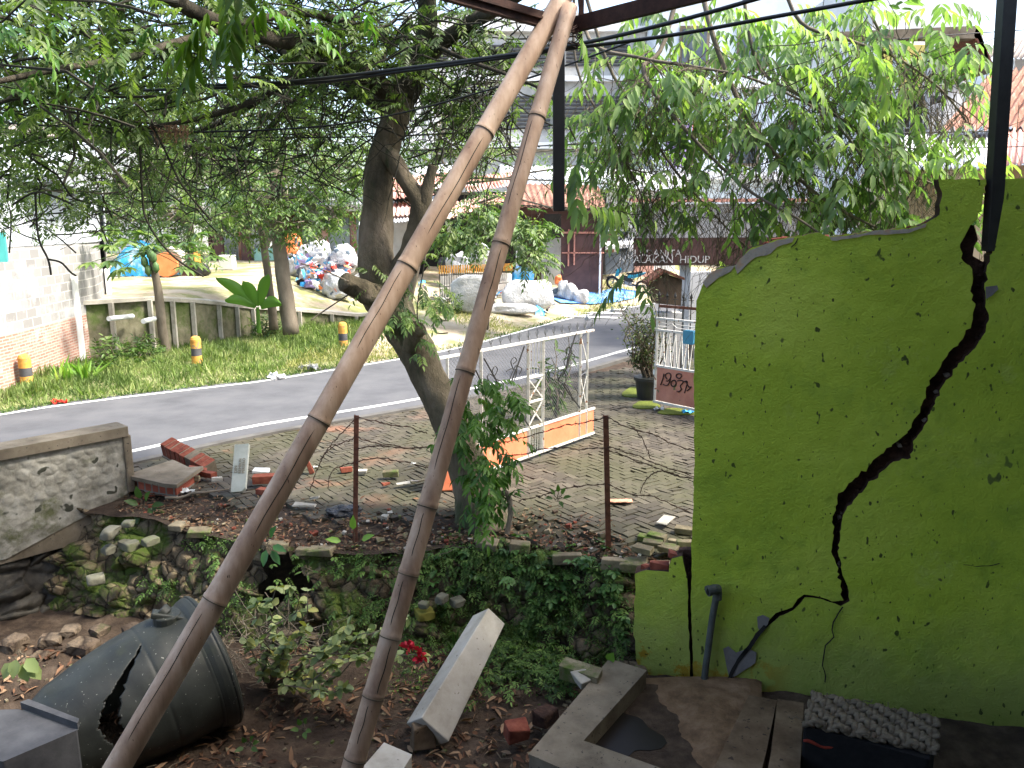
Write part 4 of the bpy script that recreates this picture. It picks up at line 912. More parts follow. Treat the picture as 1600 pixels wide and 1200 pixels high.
for (s, r_) in pr2:
    for j in range(n):
        a = 2*math.pi*j/n; p = A0+ax*(s*La)+(ux*math.cos(a)+uz*math.sin(a))*r_
        nn = noise.noise(p*1.6)*.03 if s > .02 else 0
        seam = -.006*math.exp(-((s-.3)/.012)**2)+.012*noise.noise(p*5)*(s > .02)
        vs.append(p+(ux*math.cos(a)+uz*math.sin(a))*(nn+seam))
def crackc(s): # angular position of the split
    return 1.30+1.0*(s-.15)+.05*math.sin(s*22)
vdir = (V(0, 0, CZ)-A0)
sgn = 1 if ux.dot(vdir) > 0 else -1
for i in range(len(pr2)-1):
    s = (pr2[i][0]+pr2[i+1][0])/2
    for j in range(n):
        a = 2*math.pi*(j+.5)/n
        aa = a if sgn > 0 else (math.pi-a) % (2*math.pi)      # 0 = towards viewer, pi/2 = up
        # the split runs over the back from the top down to the ground, across the axis
        sc_pos = .36+.10*math.sin(aa*3.1)+.16*(1.45-aa)
        wdt = .055*min(1, max(0, (1.35-aa)/.7))*min(1, max(0, (aa+.6)/.3)) if aa < 1.4 else (.05*max(0, (aa-5.6)/.7) if aa > 5.6 else 0)
        if aa > 5.6: sc_pos = .36+.16*1.45+.16*(2*math.pi-aa)
        if abs(s-sc_pos+.006*noise.noise(V(aa*25, 0, 0))+.012*noise.noise(V(aa*8, 5, 0))) < wdt*(1+.35*noise.noise(V(aa*14, 9, 0))): continue
        fs.append((i*n+j, i*n+(j+1) % n, (i+1)*n+(j+1) % n, (i+1)*n+j))
tb = MB(); tb.add(vs, fs); to = tb.build('tank_shell', M['tankm'], tank, smooth=True)
so_ = to.modifiers.new('wall', 'SOLIDIFY'); so_.thickness = .012; so_.offset = -1
b = MB(); c = A0+ax*(.10*La)+uz*.53+ux*0
b.tube([c+ax*0-V(0, 0, .02), c+V(0, 0, .06)], .11, 16); b.tube([c+V(0, 0, .05), c+V(-.05, 0, .1)], .06, 12)
b.box(c+V(.02, -.02, .05), (.26, .1, .05), Matrix.Rotation(.3, 3, 'Z') @ Matrix.Rotation(.3, 3, 'Y')); b.build('pipe_flange', M['tankm'], tank, bevel=.012)
b = MB()
for r_ in (.575,):
    b.tube([A0-ax*(.085*La)+(ux*math.cos(a)+uz*math.sin(a))*r_ for a in np.linspace(0, 2*math.pi, 80)], .018, 8)
b.build('rim', M['tankm'], tank, smooth=True)
# grey pillar cap at the lower left
cap = thing('pillar_cap', 'smooth grey concrete block with a raised lip at the lower left corner', 'block', tuple(G(60, 1160, -.4)))
zt = .3
q = [G(-60, 1128, zt), G(22, 1112, zt), G(100, 1148, zt), G(118, 1160, zt), G(-10, 1190, zt), G(-120, 1180, zt)]
b = MB()
ca_, cb_ = G(-90, 1150, zt), G(20, 1108, zt)
b.prism([G(-90, 1112, zt), G(30, 1108, zt), G(122, 1140, zt), G(5, 1190, zt), G(-90, 1175, zt)], (0, 0, -.42)); b.build('block', M['conc_dk'], cap, bevel=.012, fixn=True)
b = MB(); b.prism([G(32, 1107, zt), G(46, 1102, zt), G(125, 1133, zt), G(122, 1140, zt)], (0, 0, .045)); b.prism([G(-90, 1112, zt-.42), G(30, 1108, zt-.42), G(122, 1140, zt-.42), G(5, 1190, zt-.42)], (0, 0, -.95)); b.build('lip', M['conc_dk'], cap, bevel=.008, fixn=True)
# leaning pale concrete beam
bm_ = thing('concrete_beam', 'pale square concrete beam leaning up out of the garden pit', 'beam', tuple(P(690, 1140, 6)))
a, c = P(777, 962, 6.75), P(680, 1143, 5.75); ax_ = (c-a).normalized(); side_ = P(705, 1150, 5.75)-P(652, 1130, 5.75); side_ = (side_-ax_*side_.dot(ax_)).normalized(); side_ = Matrix.Rotation(R(-20), 3, ax_) @ side_; up_ = side_.cross(ax_)
if up_.z < 0: up_ = -up_
b = MB(); vs = []
wA, wB, hB = .2, .27, .26
for (p, w_) in ((a, .225), (c, .31)):
    for sx_, sz_ in ((-1, 0), (1, 0), (1, -1), (-1, -1)): vs.append(p+side_*(w_/2*sx_)+up_*(hB*sz_)+V(random.gauss(0, .006), random.gauss(0, .006), random.gauss(0, .006)))
b.add(vs, [(0, 1, 2, 3), (4, 7, 6, 5), (0, 4, 5, 1), (1, 5, 6, 2), (2, 6, 7, 3), (3, 7, 4, 0)]); b.build('beam_body', M['conc_lt'], bm_, bevel=.01, fixn=True)
b = MB(); b.box(c-up_*(hB*.5)+ax_*.03-side_*.02, (.2, .07, .22), Matrix.Rotation(.3, 3, 'Z'), jit=.03); b.build('broken_end', M['conc_brown'], bm_, bevel=.012)
st = quadbox('concrete_block', [(600, 1160), (644, 1179), (618, 1222), (552, 1216)], -.62, .36, M['conc_lt']); tag(st, 'pale cut concrete block between the two bamboo feet', 'block')
# concrete frame
fr_ = thing('planter_frame', 'L-shaped concrete curb around muddy soil at the foot of the green wall', 'curb', tuple(G(900, 1160, -.9)))
quadbox('curb_arm', [(952, 1029), (1011, 1047), (912, 1157), (1052, 1207), (1030, 1268), (826, 1178)], -.72, .28, M['conc'], fr_, .012)
quadbox('soil_bed', [(985, 1066), (1090, 1075), (1190, 1110), (1190, 1240), (1010, 1240), (890, 1160)], -.885, .1, M['dirt'], fr_, 0)
kb = quadbox('kerb_plank', [(1170, 1086), (1214, 1094), (1196, 1180), (1180, 1240), (1100, 1240), (1118, 1195)], -.78, .14, M['conc_brown']); tag(kb, 'brown weathered plank kerb beside the woven mat', 'plank')
b = MB(); pts = []
for k in range(28):
    a_ = 2*math.pi*k/28; r_ = 1+.22*math.sin(3*a_+1)+.12*math.sin(5*a_); pts.append((975+52*r_*math.cos(a_), 1150+36*r_*math.sin(a_)+0*k))
b.prism([G(x, y, -.879) for x, y in pts], (0, 0, -.004)); o = b.build('puddle', M['puddle'], fixn=True); o['kind'] = 'structure'
# muddy heap inside the frame
b = MB(); rows = []
for i in range(40):
    r_ = []
    for j in range(50):
        x, y = 1000+190*j/49, 1058+150*i/39; p = G(x, y, -.885); e = min(1, i/6, (49-j)/5, (39-i)/4, 1)
        k_ = max(0, min(1, (x-1010+(1120-y)*.5)/80)); p.z = -.885+.006+e*(.05*k_+.03*noise.noise(p*5)+.015*noise.noise(p*16))*k_-.03*(1-k_)
        r_.append(p)
    rows.append(r_)
b.grid(rows); b.build('mud_heap', mat('ochre_mud', [(.07, .042, .022), (.16, .1, .055), (.24, .16, .1)], 5, .85, .9, .02, 25), fr_, smooth=True)
quadbox('wall_stub', [(884, 1026), (942, 1044), (934, 1060), (873, 1040)], -.66, .13, M['stone'], None, .015)
tag(bpy.data.objects['wall_stub'], 'short mossy broken plank behind the L-shaped curb', 'rubble')
rb_ = MB().box(G(910, 1062, -.72), (.16, .12, .1), Matrix.Rotation(.5, 3, 'Z'), jit=.03).build('concrete_chunk', M['conc_lt'], bevel=.01); tag(rb_, 'small pale broken chunk lying beside the mossy plank', 'rubble')
rb_ = MB().box(G(852, 1118, -.8), (.2, .16, .14), Matrix.Rotation(.9, 3, 'Z'), jit=.03).build('clay_chunk', M['brickcore'], bevel=.015); tag(rb_, 'brown clay lump left of the L-shaped curb', 'rubble')
rb_ = MB().box(G(806, 1145, -.82), (.2, .14, .12), Matrix.Rotation(.2, 3, 'Z'), jit=.03).build('brick_chunk', M['brick'], bevel=.015); tag(rb_, 'red brick lump between the leaning beam and the curb', 'brick')
o = quadbox('speckled_kerb', [(1215, 1092), (1256, 1098), (1250, 1200), (1240, 1250), (1190, 1250), (1204, 1180)], -.74, .2, M['conc_brown']); tag(o, 'dark speckled kerb between the brown plank and the woven mat', 'kerb')
# woven mat on a black cloth bundle
mt = thing('cloth_bundle', 'black cloth bundle with a thin red stripe at the foot of the green wall', 'bundle', tuple(G(1350, 1180, -.6)))
zt = -.48
C = [G(1268, 1092, zt), G(1466, 1134, zt), G(1452, 1186, zt), G(1256, 1132, zt)]
eu = C[1]-C[0]; ev_ = C[3]-C[0]
b = MB(); b.prism([C[0], C[1], C[2]+ev_*.02, C[3]+ev_*.02], (0, 0, -.5)); ob = b.build('bundle_body', M['blackcloth'], mt, bevel=.02, fixn=True)
b = MB(); pt = [C[3]+eu*t+ev_*.045+V(0, 0, -.13+.012*math.sin(t*30)) for t in np.linspace(.01, .99, 30)]; b.tube(pt, [.009+.006*abs(math.sin(k*2.3)) for k in range(30)], 6)
b.build('stripe', M['redstripe'], mt, smooth=True)
wm = thing('woven_mat', 'thick woven grey rope mat folded on top of the black bundle', 'mat', tuple(C[0]))
b = MB(); nx, ny = 11, 5
for i in range(nx):
    for half in (-.21, .21):
        pt = []
        for t in np.linspace(-.04, 1.06, 42):
            s = (i+.5+half)/nx+.012*noise.noise(V(t*4, i, half)); z = .03+.026*math.sin(math.pi*ny*t*1.0+(i % 2)*math.pi)+.004*noise.noise(V(i, t*9, half))
            p = C[0]+eu*s+ev_*t+V(0, 0, z); pt.append(p+V(random.gauss(0, .002), random.gauss(0, .002), random.gauss(0, .002)))
        b.tube(pt, [.027+.005*math.sin(q_*1.9) for q_ in range(42)], 7)
for j in range(ny+1):
    for half in (-.14, .14):
        pt = []
        for t in np.linspace(-.01, 1.01, 60):
            s = (j+half)/ny; z = .03+.026*math.sin(math.pi*nx*t+(j % 2)*math.pi+math.pi/2); pt.append(C[0]+eu*t+ev_*s+V(0, 0, z)+V(random.gauss(0, .0015), 0, random.gauss(0, .002)))
        b.tube(pt, .021, 6)
b.build('weave', M['rope'], wm, smooth=True)
b = MB()
for k in range(26):
    p = C[0]+eu*random.uniform(0, 1)+ev_*random.choice([0, .02, 1.02])+V(0, 0, .04); v = V(random.gauss(0, .06), random.gauss(0, .04), random.uniform(-.06, .04)); b.tube(wander(p, p+v, 4, .02), .0035, 4)
b.build('loose_strand', M['rope'], wm)
# rubble and stones in the pit
def rocks(name, lst, m, label, cat, group):
    for k, (px, py, z, s) in enumerate(lst):
        bmn = bmesh.new(); bmesh.ops.create_icosphere(bmn, subdivisions=(2 if name == 'rubble_stone' else 3), radius=1)
        sc3 = V(random.uniform(.8, 1.3), random.uniform(.7, 1.1), random.uniform(.5, .75)); rt = Matrix.Rotation(random.uniform(0, 3), 3, 'Z'); off = V(random.random()*40, 0, 0)
        c = G(px, py, z)
        for v in bmn.verts:
            p = v.co.copy(); f = 1+.45*noise.noise(p*1.2+off)+.12*noise.noise(p*4+off); q = Vector((max(-.66, min(.6, p.x*f)), max(-.7, min(.62, p.y*f)), max(-.6, min(.55, p.z*f+.25*p.x))))
            v.co = c+rt @ Vector((q.x*sc3.x, q.y*sc3.y, q.z*sc3.z))*s
        me = bpy.data.meshes.new(name); bmn.to_mesh(me); bmn.free(); me.materials.append(m); o = bpy.data.objects.new(name, me); col.objects.link(o)
        for p in me.polygons: p.use_smooth = name != 'rubble_stone'
        tag(o, label[k] if isinstance(label, list) else label, cat, group)
rocks('rubble_stone', [(20, 1005, -.5, .13), (80, 1000, -.5, .15), (130, 1010, -.55, .17), (178, 1015, -.6, .12), (155, 985, -.5, .12), (30, 1035, -.6, .1), (110, 985, -.45, .1), (60, 1030, -.6, .12), (205, 985, -.5, .14), (232, 978, -.5, .1)],
      M['rubstone'], ['flat brown stone at the far left end of the heap behind the tank', 'brown stone second along the top of the heap behind the tank', 'largest brown stone in the middle of the heap behind the tank', 'small squat stone low in the heap nearest the tank side', 'top middle stone of the heap behind the tank', 'lowest small stone of the heap near the wilted sprig', 'small stone wedged between the top stones of the heap', 'low stone of the heap just right of the wilted sprig', 'brown stone where the heap meets the foot of the mossy wall', 'small stone touching the broken flange of the tank'], 'stone', 'rubble stones heaped behind the tank')
rocks('pale_stone', [(172, 832, -.1, .13), (200, 818, -.05, .1), (196, 850, -.25, .11), (150, 905, -.3, .12), (205, 852, -.2, .14), (170, 858, -.3, .12), (662, 945, -.5, .08), (690, 935, -.45, .1), (715, 940, -.5, .09), (235, 845, -.15, .1)],
      mat('lichen_stone', [(.06, .06, .042), (.13, .125, .09), (.2, .19, .15)], 4, .95, .8, .01, 30, moss=(2, .56), mossc=(.09, .11, .04)), ['pale stone under the lower corner of the bridge parapet', 'small pale stone directly below the parapet end pier', 'pale stone just under the ledge right of the parapet end', 'lone pale stone low in the shadow beneath the parapet', 'large pale stone right of the others beneath the parapet', 'pale stone between two others beneath the parapet', 'small pale stone left of the trio beside the slim bamboo', 'pale stone in the middle of the trio beside the slim bamboo', 'pale stone rightmost of the trio beside the slim bamboo', 'pale stone nearest the leafy weed on the ledge'], 'stone', 'pale stones in the retaining wall')
rocks('yellow_stone', [(662, 958, -.62, .13)], mat('yellow_lichen_stone', [(.2, .18, .03), (.3, .27, .06)], 4, .95, .6, .01, 30), 'yellowish rounded stone beside the slimmer bamboo pole', 'stone', None)
# leaf litter and small debris
n = 2600
xs_ = rng.uniform(-4.5, 1.0, n); ys_ = rng.uniform(4.6, 7.4, n)
k_ = (noise_mask := np.array([noise.noise(V(x*1.1, y*1.1, 8)) for x, y in zip(xs_, ys_)])) > -.12
xs_, ys_ = xs_[k_], ys_[k_]; zs_ = np.array([pitz(x, y)+random.uniform(.005, .035) for x, y in zip(xs_, ys_)])
pp_ = np.stack([xs_, ys_, zs_], 1); m_ = len(pp_)
lo = leaves('leaf_litter', pp_, np.stack([rng.normal(size=m_), rng.normal(size=m_), rng.normal(0, .25, m_)], 1), np.stack([rng.normal(0, .45, m_), rng.normal(0, .45, m_), np.ones(m_)], 1), rng.uniform(.05, .15, m_), rng.uniform(.015, .045, m_), L['dry'], tpl=BLADE); lo['kind'] = 'stuff'
n = 2600; xs_ = rng.uniform(-4.8, 3.2, n); pp_ = []
for x in xs_:
    e = abs(random.gauss(0, .42)); y = ledge_y(x)+e+.02
    if x > 1.2 and e > .25: continue
    pp_.append((x, y, gz(x, y)+.035+random.uniform(.0, .02)))
pp_ = np.array(pp_); m_ = len(pp_)
lo = leaves('fallen_leaves', pp_, np.stack([rng.normal(size=m_), rng.normal(size=m_), rng.normal(0, .25, m_)], 1), np.stack([rng.normal(0, .45, m_), rng.normal(0, .45, m_), np.ones(m_)], 1), rng.uniform(.03, .10, m_), rng.uniform(.012, .035, m_), L['dry'], tpl=KITE); lo['kind'] = 'stuff'
b = MB()
for k in range(520):
    x = random.uniform(-4.6, 1.6); e = abs(random.gauss(.1, .4)); y = ledge_y(x)+e
    if 1.0 < x: y = ledge_y(x)+abs(random.gauss(0, .1))
    s = random.uniform(.008, .035)*(1 if random.random() < .9 else 1.8); b.box((x, y, gz(x, y)+.03+s*.3), (s*1.4, s, s*.8), Matrix.Rotation(random.uniform(0, 3), 3, 'Z') @ Matrix.Rotation(random.uniform(-.5, .5), 3, 'X'), mi=random.choice([0, 1, 2, 2, 2, 3, 3]), jit=s*.15)
for k in range(500):
    x = random.uniform(-4.4, 1); y = random.uniform(4.9, 7.1); s = random.uniform(.008, .03); b.box((x, y, pitz(x, y)+s*.2), (s*1.4, s, s*.8), Matrix.Rotation(random.uniform(0, 3), 3, 'Z'), mi=random.choice([3, 2, 2, 2, 3]), jit=s*.2)
b.build('rubble', [M['brick'], M['conc_lt'], M['stone'], M['dirt']])['kind'] = 'stuff'
# ---- rubble on the ledge
sl_ = thing('wall_slab', 'fallen slab of rendered brick wall lying flat beside the parapet', 'rubble', tuple(G(260, 760)))
b = MB(); b.prism([G(196, 742, .2), G(270, 718, .2), G(296, 730, .2), G(318, 728, .2), G(276, 757, .2), G(258, 756, .2)], (0, 0, -.05)); b.build('render_face', M['conc'], sl_, bevel=.008, fixn=True)
b = MB(); b.prism([G(200, 745, .148), G(270, 722, .148), G(294, 733, .148), G(312, 732, .148), G(275, 757, .148), G(256, 755, .148)], (0, 0, -.17)); b.build('brick_body', brickmat('slab_brick', (.26, .06, .035), (.34, .09, .05), (.2, .18, .15), 1.0, .11, .2, .012), sl_, fixn=True)
bb_ = thing('brick_pier_fragment', 'toppled strip of red bricks in mortar resting on the fallen slab', 'rubble', tuple(G(300, 735)))
a, c = P(262, 710, 10.6), P(330, 733, 10.2); a.z += .12; d_ = (c-a); L_ = d_.length; d_.normalize(); sidev = V(-d_.y, d_.x, 0).normalized(); upv = d_.cross(sidev) if d_.cross(sidev).z > 0 else -d_.cross(sidev)
fv = -sidev if sidev.y > 0 else sidev; up2 = (upv+fv*.35).normalized(); rot_ = Matrix((d_, -fv, upv)).transposed() @ Matrix.Rotation(R(18), 3, 'X')
b = MB(); nb2 = 9
for k in range(nb2):
    if k == 5: continue
    b.box(a+d_*(L_*(k+.5)/nb2)+V(random.gauss(0, .004), random.gauss(0, .004), random.gauss(0, .004)), (L_/nb2*.82, .2, .2), rot_, jit=.004)
b.build('brick_row', M['brick'], bb_, bevel=.006)
b = MB(); b.box((a+c)/2, (L_*.99, .185, .185), rot_); b.box((a+c)/2+rot_ @ V(0, 0, -.11), (L_*1.0, .22, .03), rot_); b.build('mortar', M['conc'], bb_)
def brick_at(px, py, s, rz, label, m='brick', z=.1, tl=0):
    o = MB().box(G(px, py, z), (s, s*.5, s*.36), Matrix.Rotation(rz, 3, 'Z') @ Matrix.Rotation(tl, 3, 'Y'), jit=.008).build('brick', M[m], bevel=.006); return tag(o, label, 'brick', 'loose bricks scattered on the ledge')
brick_at(308, 735, .22, .3, 'red brick under the toppled brick strip, next to the slab corner', z=.12, tl=.3)
brick_at(326, 741, .2, -.5, 'red broken brick right of the toppled brick strip', z=.08)
brick_at(301, 747, .18, .1, 'mossy brown brick lying below the toppled brick strip', 'stone', z=.06)
brick_at(339, 748, .13, .3, 'small pale cube of broken mortar left of the marker stone', 'conc_lt', z=.07)
brick_at(484, 730, .17, .2, 'upright orange brick half right of the thick bamboo pole', z=.09, tl=1.2)
brick_at(412, 748, .26, .15, 'red brick with a white mortar top left of the thick bamboo pole', z=.1)
brick_at(414, 768, .2, -.3, 'dark red brick half hidden behind the thick bamboo pole', z=.04)
brick_at(541, 733, .16, .4, 'small red brick just left of the left fence post', z=.05)
brick_at(565, 737, .14, .1, 'pale brick fragment right of the left fence post', 'conc_lt', z=.05)
brick_at(610, 740, .2, .1, 'mossy brick on the rubble left of the tree', 'stone', z=.07)
brick_at(603, 756, .1, .6, 'little red brick crumb left of the tree foot', z=.04)
pl_ = MB().box(G(408, 735, .16), (.2, .16, .012), Matrix.Rotation(.2, 3, 'Z') @ Matrix.Rotation(.08, 3, 'Y'), jit=.012).build('white_tile_shard', M['white_pl']); tag(pl_, 'white tile shard lying on the red mortared brick', 'tile')
# marker stone with worn letters
ms = thing('marker_stone', 'narrow pale stone plaque with worn raised letters leaning upright', 'plaque', tuple(G(372, 768)))
a, c = P(376, 694, 9.6), P(372, 768, 9.25); d_ = (c-a).normalized(); x_ = (P(388, 730, 9.4)-P(362, 730, 9.4)).normalized(); x_ = (x_-d_*x_.dot(d_)).normalized(); n_ = x_.cross(d_)
if n_.y > 0: n_ = -n_
x0_, x1_ = -.085, .1
cor = [a+x_*-.075, a+x_*.1, c+x_*.085+d_*-.04, c+x_*.045, c+x_*-.09]
b = MB(); b.prism(cor, -n_*.06); b.build('plaque', mat('plaque_stone', [(.32, .34, .29), (.46, .48, .43)], 5, .85, .4, .003, 50), ms, bevel=.006, fixn=True)
def text(name, s, size, org, xd, yd, m, par_, ext=.003):
    cu = bpy.data.curves.new(name, 'FONT'); cu.body = s; cu.size = size; cu.extrude = ext; cu.align_x = 'CENTER'; cu.align_y = 'CENTER'
    tmp = bpy.data.objects.new('tmp', cu); col.objects.link(tmp); dg = bpy.context.evaluated_depsgraph_get(); me = bpy.data.meshes.new_from_object(tmp.evaluated_get(dg)); bpy.data.objects.remove(tmp)
    xd = xd.normalized(); yd = (yd-xd*yd.dot(xd)).normalized(); zd = xd.cross(yd); mt_ = Matrix((xd, yd, zd)).transposed().to_4x4(); mt_.translation = org; me.transform(mt_); me.materials.clear(); me.materials.append(m)
    o = bpy.data.objects.new(name, me); col.objects.link(o)
    if par_ is not None: o.parent = par_; o.matrix_parent_inverse = Matrix.Translation(-Vector(wloc(par_)))
    return o
md = a.lerp(c, .5)
mtx = mat('worn_letter', [(.2, .17, .12), (.3, .27, .2)], 5, .9, 0)
text('lettering', 'DIN', .055, md+n_*.004+x_*-.04+d_*.02, -d_, x_*-1 if (-d_).cross(-x_).dot(n_) > 0 else x_, mtx, ms)
text('lettering', 'REMBUN', .05, md+n_*.004+x_*.01+d_*-.02, -d_, x_*-1 if (-d_).cross(-x_).dot(n_) > 0 else x_, mtx, ms)
text('lettering', 'PERSERO', .05, md+n_*.004+x_*.055+d_*-.02, -d_, x_*-1 if (-d_).cross(-x_).dot(n_) > 0 else x_, mtx, ms)
# litter: white scraps, black bag, tile piece, pavers, stick
def scrap(px, py, s, label, z=.04, m='white_pl'):
    bmn = MB(); c = G(px, py, z); k = 7; rows = [[c+V((i-3)/3*s+random.gauss(0, s*.1), (j-3)/3*s*.6+random.gauss(0, s*.1), random.gauss(0, s*.22)) for i in range(k)] for j in range(k)]
    bmn.grid(rows); o = bmn.build('litter_scrap', M[m], smooth=False); tag(o, label, 'litter')
scrap(294, 767, .075, 'crumpled white paper scrap below the toppled brick strip')
scrap(493, 729, .03, 'tiny white scrap beside the upright brick half', .02)
scrap(645, 724, .04, 'small white scrap on the pavers left of the tree')
scrap(483, 572, .22, 'crumpled white bag on the grass verge by the road', .12, 'sack')
scrap(432, 588, .18, 'flat white bag on the far edge of the road', .08, 'sack')
scrap(94, 627, .12, 'small red wrapper on the gutter near the left bollard', .05, 'redc')
scrap(900+130, 638, .09, 'white rag lying on the moss under the right gate', .03, 'sack')
scrap(1075, 643, .1, 'crumpled blue plastic scrap beneath the right gate', .03, 'blue_tarp2')
def shard(px, py, L_, W_, rz, label):
    tag(MB().box(G(px, py, .05), (L_, W_, .012), Matrix.Rotation(rz, 3, 'Z') @ Matrix.Rotation(random.uniform(-.15, .15), 3, 'Y'), jit=.012).build('tile_shard', M['conc_lt'], bevel=.003), label, 'tile', 'broken tile shards on the ledge')
shard(476, 788, .26, .1, .05, 'long mottled tile shard by the ledge right of the thick bamboo'); shard(492, 777, .12, .05, .0, 'small white tile shard just above the long mottled shard')
shard(630, 755, .16, .07, .3, 'pale tile shard left of the tree foot'); shard(648, 752, .12, .05, .5, 'narrow tile shard touching the slim bamboo pole')
shard(1040, 812, .22, .13, 1.0, 'pale loose paver on the pavement edge beside the green wall')
b = MB(); c = G(968, 784, .02); 
rows = [[c+V((i/14-.5)*.3, (j/5-.5)*.13+.02*noise.noise(V(i*.4, j, 0)), .02+.012*math.sin(j*2.4)) for i in range(15)] for j in range(6)]
o = b.grid(rows).build('roof_tile_piece', mat('salmon_tile', [(.5, .22, .14), (.62, .32, .22)], 5, .9, .3, .004, 40), smooth=True); tag(o, 'broken ribbed salmon roof tile on the paving by the fence post', 'roof tile'); md_ = o.modifiers.new('t', 'SOLIDIFY'); md_.thickness = .012
b = MB()
for k in range(9):
    x, y = 1005+random.uniform(0, 75), 825+random.uniform(0, 34); b.box(G(x, y, -.02+.012*k), (.2, .1, .06), Matrix.Rotation(-.35+random.gauss(0, .15), 3, 'Z') @ Matrix.Rotation(random.gauss(0, .1), 3, 'X'), jit=.005)
o = b.build('paver_heap', M['stone'], bevel=.006); tag(o, 'disordered mossy pavers slumping at the broken pavement edge', 'pavers')
bagc = G(540, 800, .02); bmn = bmesh.new(); bmesh.ops.create_icosphere(bmn, subdivisions=4, radius=1)
for v in bmn.verts:
    p = v.co.copy(); f = 1+.35*noise.noise(p*1.7)+.22*abs(noise.noise(p*4.5)); v.co = bagc+V(p.x*.2*f, p.y*.12*f, p.z*.085*f)
me = bpy.data.meshes.new('plastic_bag'); bmn.to_mesh(me); bmn.free(); me.materials.append(M['bag']); o = bpy.data.objects.new('plastic_bag', me); col.objects.link(o); tag(o, 'crumpled black plastic bag at the foot of the left fence post', 'plastic bag')
b = MB(); b.tube(wander(G(258, 778, .05), G(358, 765, .08), 10, .06), lerp_list([.022, .012], 11), 6); tag(b.build('fallen_stick', M['bark_lt'], smooth=True), 'bent dry stick lying on the ledge below the plaque', 'stick')
b = MB()
for k in range(70):
    x = random.uniform(-4.4, 1.3); y = ledge_y(x)+random.uniform(-.1, .7); p = V(x, y, gz(x, y)+.05); b.tube(wander(p, p+V(random.gauss(0, .22), random.gauss(0, .12), random.gauss(0, .02)), 4, .03), .004, 4)
for k in range(90):
    x = random.uniform(-4, 1.0); y = random.uniform(5, 7); p = V(x, y, pitz(x, y)+.03); b.tube(wander(p, p+V(random.gauss(0, .22), random.gauss(0, .12), random.gauss(0, .03)), 4, .03), .004, 4)
b.build('twig_litter', M['twig'])['kind'] = 'stuff'
L['herb'] = leafmat('herb_leaf', [(.045, .11, .03), (.08, .17, .04), (.13, .24, .07)], .3)
# =================================================================== PLANTS ON THE WALL AND IN THE PIT
def wallpt(px, py):
    # point on the battered wall face under a picture point
    best = None
    r = ray(px, py); o_ = V(0, 0, CZ)
    for k in range(60):
        d = 6.6+k*.03; p = o_+r*(d/r.y); t = (-.1-p.z)/1.02
        if 0 <= t <= 1.05 and p.y >= ledge_y(p.x)-.62*t-.07: return p
    return None
bb, bd_ = [], []
dens = [(640, 900, 40, 45, 30), (760, 830, 50, 40, 110), (800, 880, 60, 50, 120), (730, 850, 50, 40, 70), (860, 920, 50, 40, 36), (700, 880, 50, 50, 40), (560, 870, 40, 20, 16), (950, 880, 40, 20, 26), (900, 850, 40, 30, 24), (840, 800, 40, 30, 26), (880, 960, 50, 40, 36), (760, 960, 60, 50, 36), (970, 980, 16, 40, 34), (960, 920, 25, 30, 22), (600, 960, 60, 50, 36), (830, 1040, 40, 50, 30), (240, 860, 40, 50, 14), (340, 890, 40, 60, 18), (230, 830, 20, 20, 6), (470, 930, 50, 60, 16), (720, 1030, 30, 30, 14), (780, 810, 60, 20, 40), (660, 1000, 40, 40, 18)]
for (cx_, cy_, rx_, ry_, n_) in dens:
    for k in range(n_):
        p = wallpt(random.gauss(cx_, rx_*.6), random.gauss(cy_, ry_*.6))
        if p is None or p.x > 1.15: continue
        bb.append(tuple(p)); bd_.append((random.gauss(0, .6), -.8, random.gauss(.2, .4)))
bb = np.array(bb); bd_ = np.array(bd_); sel = rng.random(len(bb))
o, _ = frond_obj('ivy_ferns', bb[sel < .55], bd_[sel < .55], .10, 3, .055, .5, L['moss'], None, tpl=BLADE, droop=.3, hang=.3, spread=.9); o['kind'] = 'stuff'
o, _ = frond_obj('fern_fronds', bb[sel >= .55], bd_[sel >= .55], .2, 9, .045, .28, L['moss'], None, tpl=KITE, droop=.6, hang=.25, spread=1); o['kind'] = 'stuff'
for (cx_, cy_, n_) in ((810, 880, 16), (862, 905, 14), (765, 810, 14), (930, 862, 8), (975, 890, 10), (720, 870, 8), (905, 880, 8), (850, 790, 12), (890, 830, 8), (700, 920, 5), (960, 950, 10), (835, 960, 6)):
    q_ = [wallpt(random.gauss(cx_, 17), random.gauss(cy_, 20)) for k in range(n_)]; q_ = np.array([tuple(p+V(0, -.03, .02)) for p in q_ if p is not None and p.x < 1.12] or [(0, 7, 0)])
    (p_, d_x, u_x, l_x, w_x, r_x), _l = fronds(q_, rng.normal(size=q_.shape)*[.8, .4, .5]+[0, -.7, .5], .09, 3, .075, .6, droop=.3, hang=.2)
    o = leaves('broadleaf_weeds', p_, d_x, u_x, l_x, w_x, L['herb'], None, OVAL, r_x); o['kind'] = 'stuff'
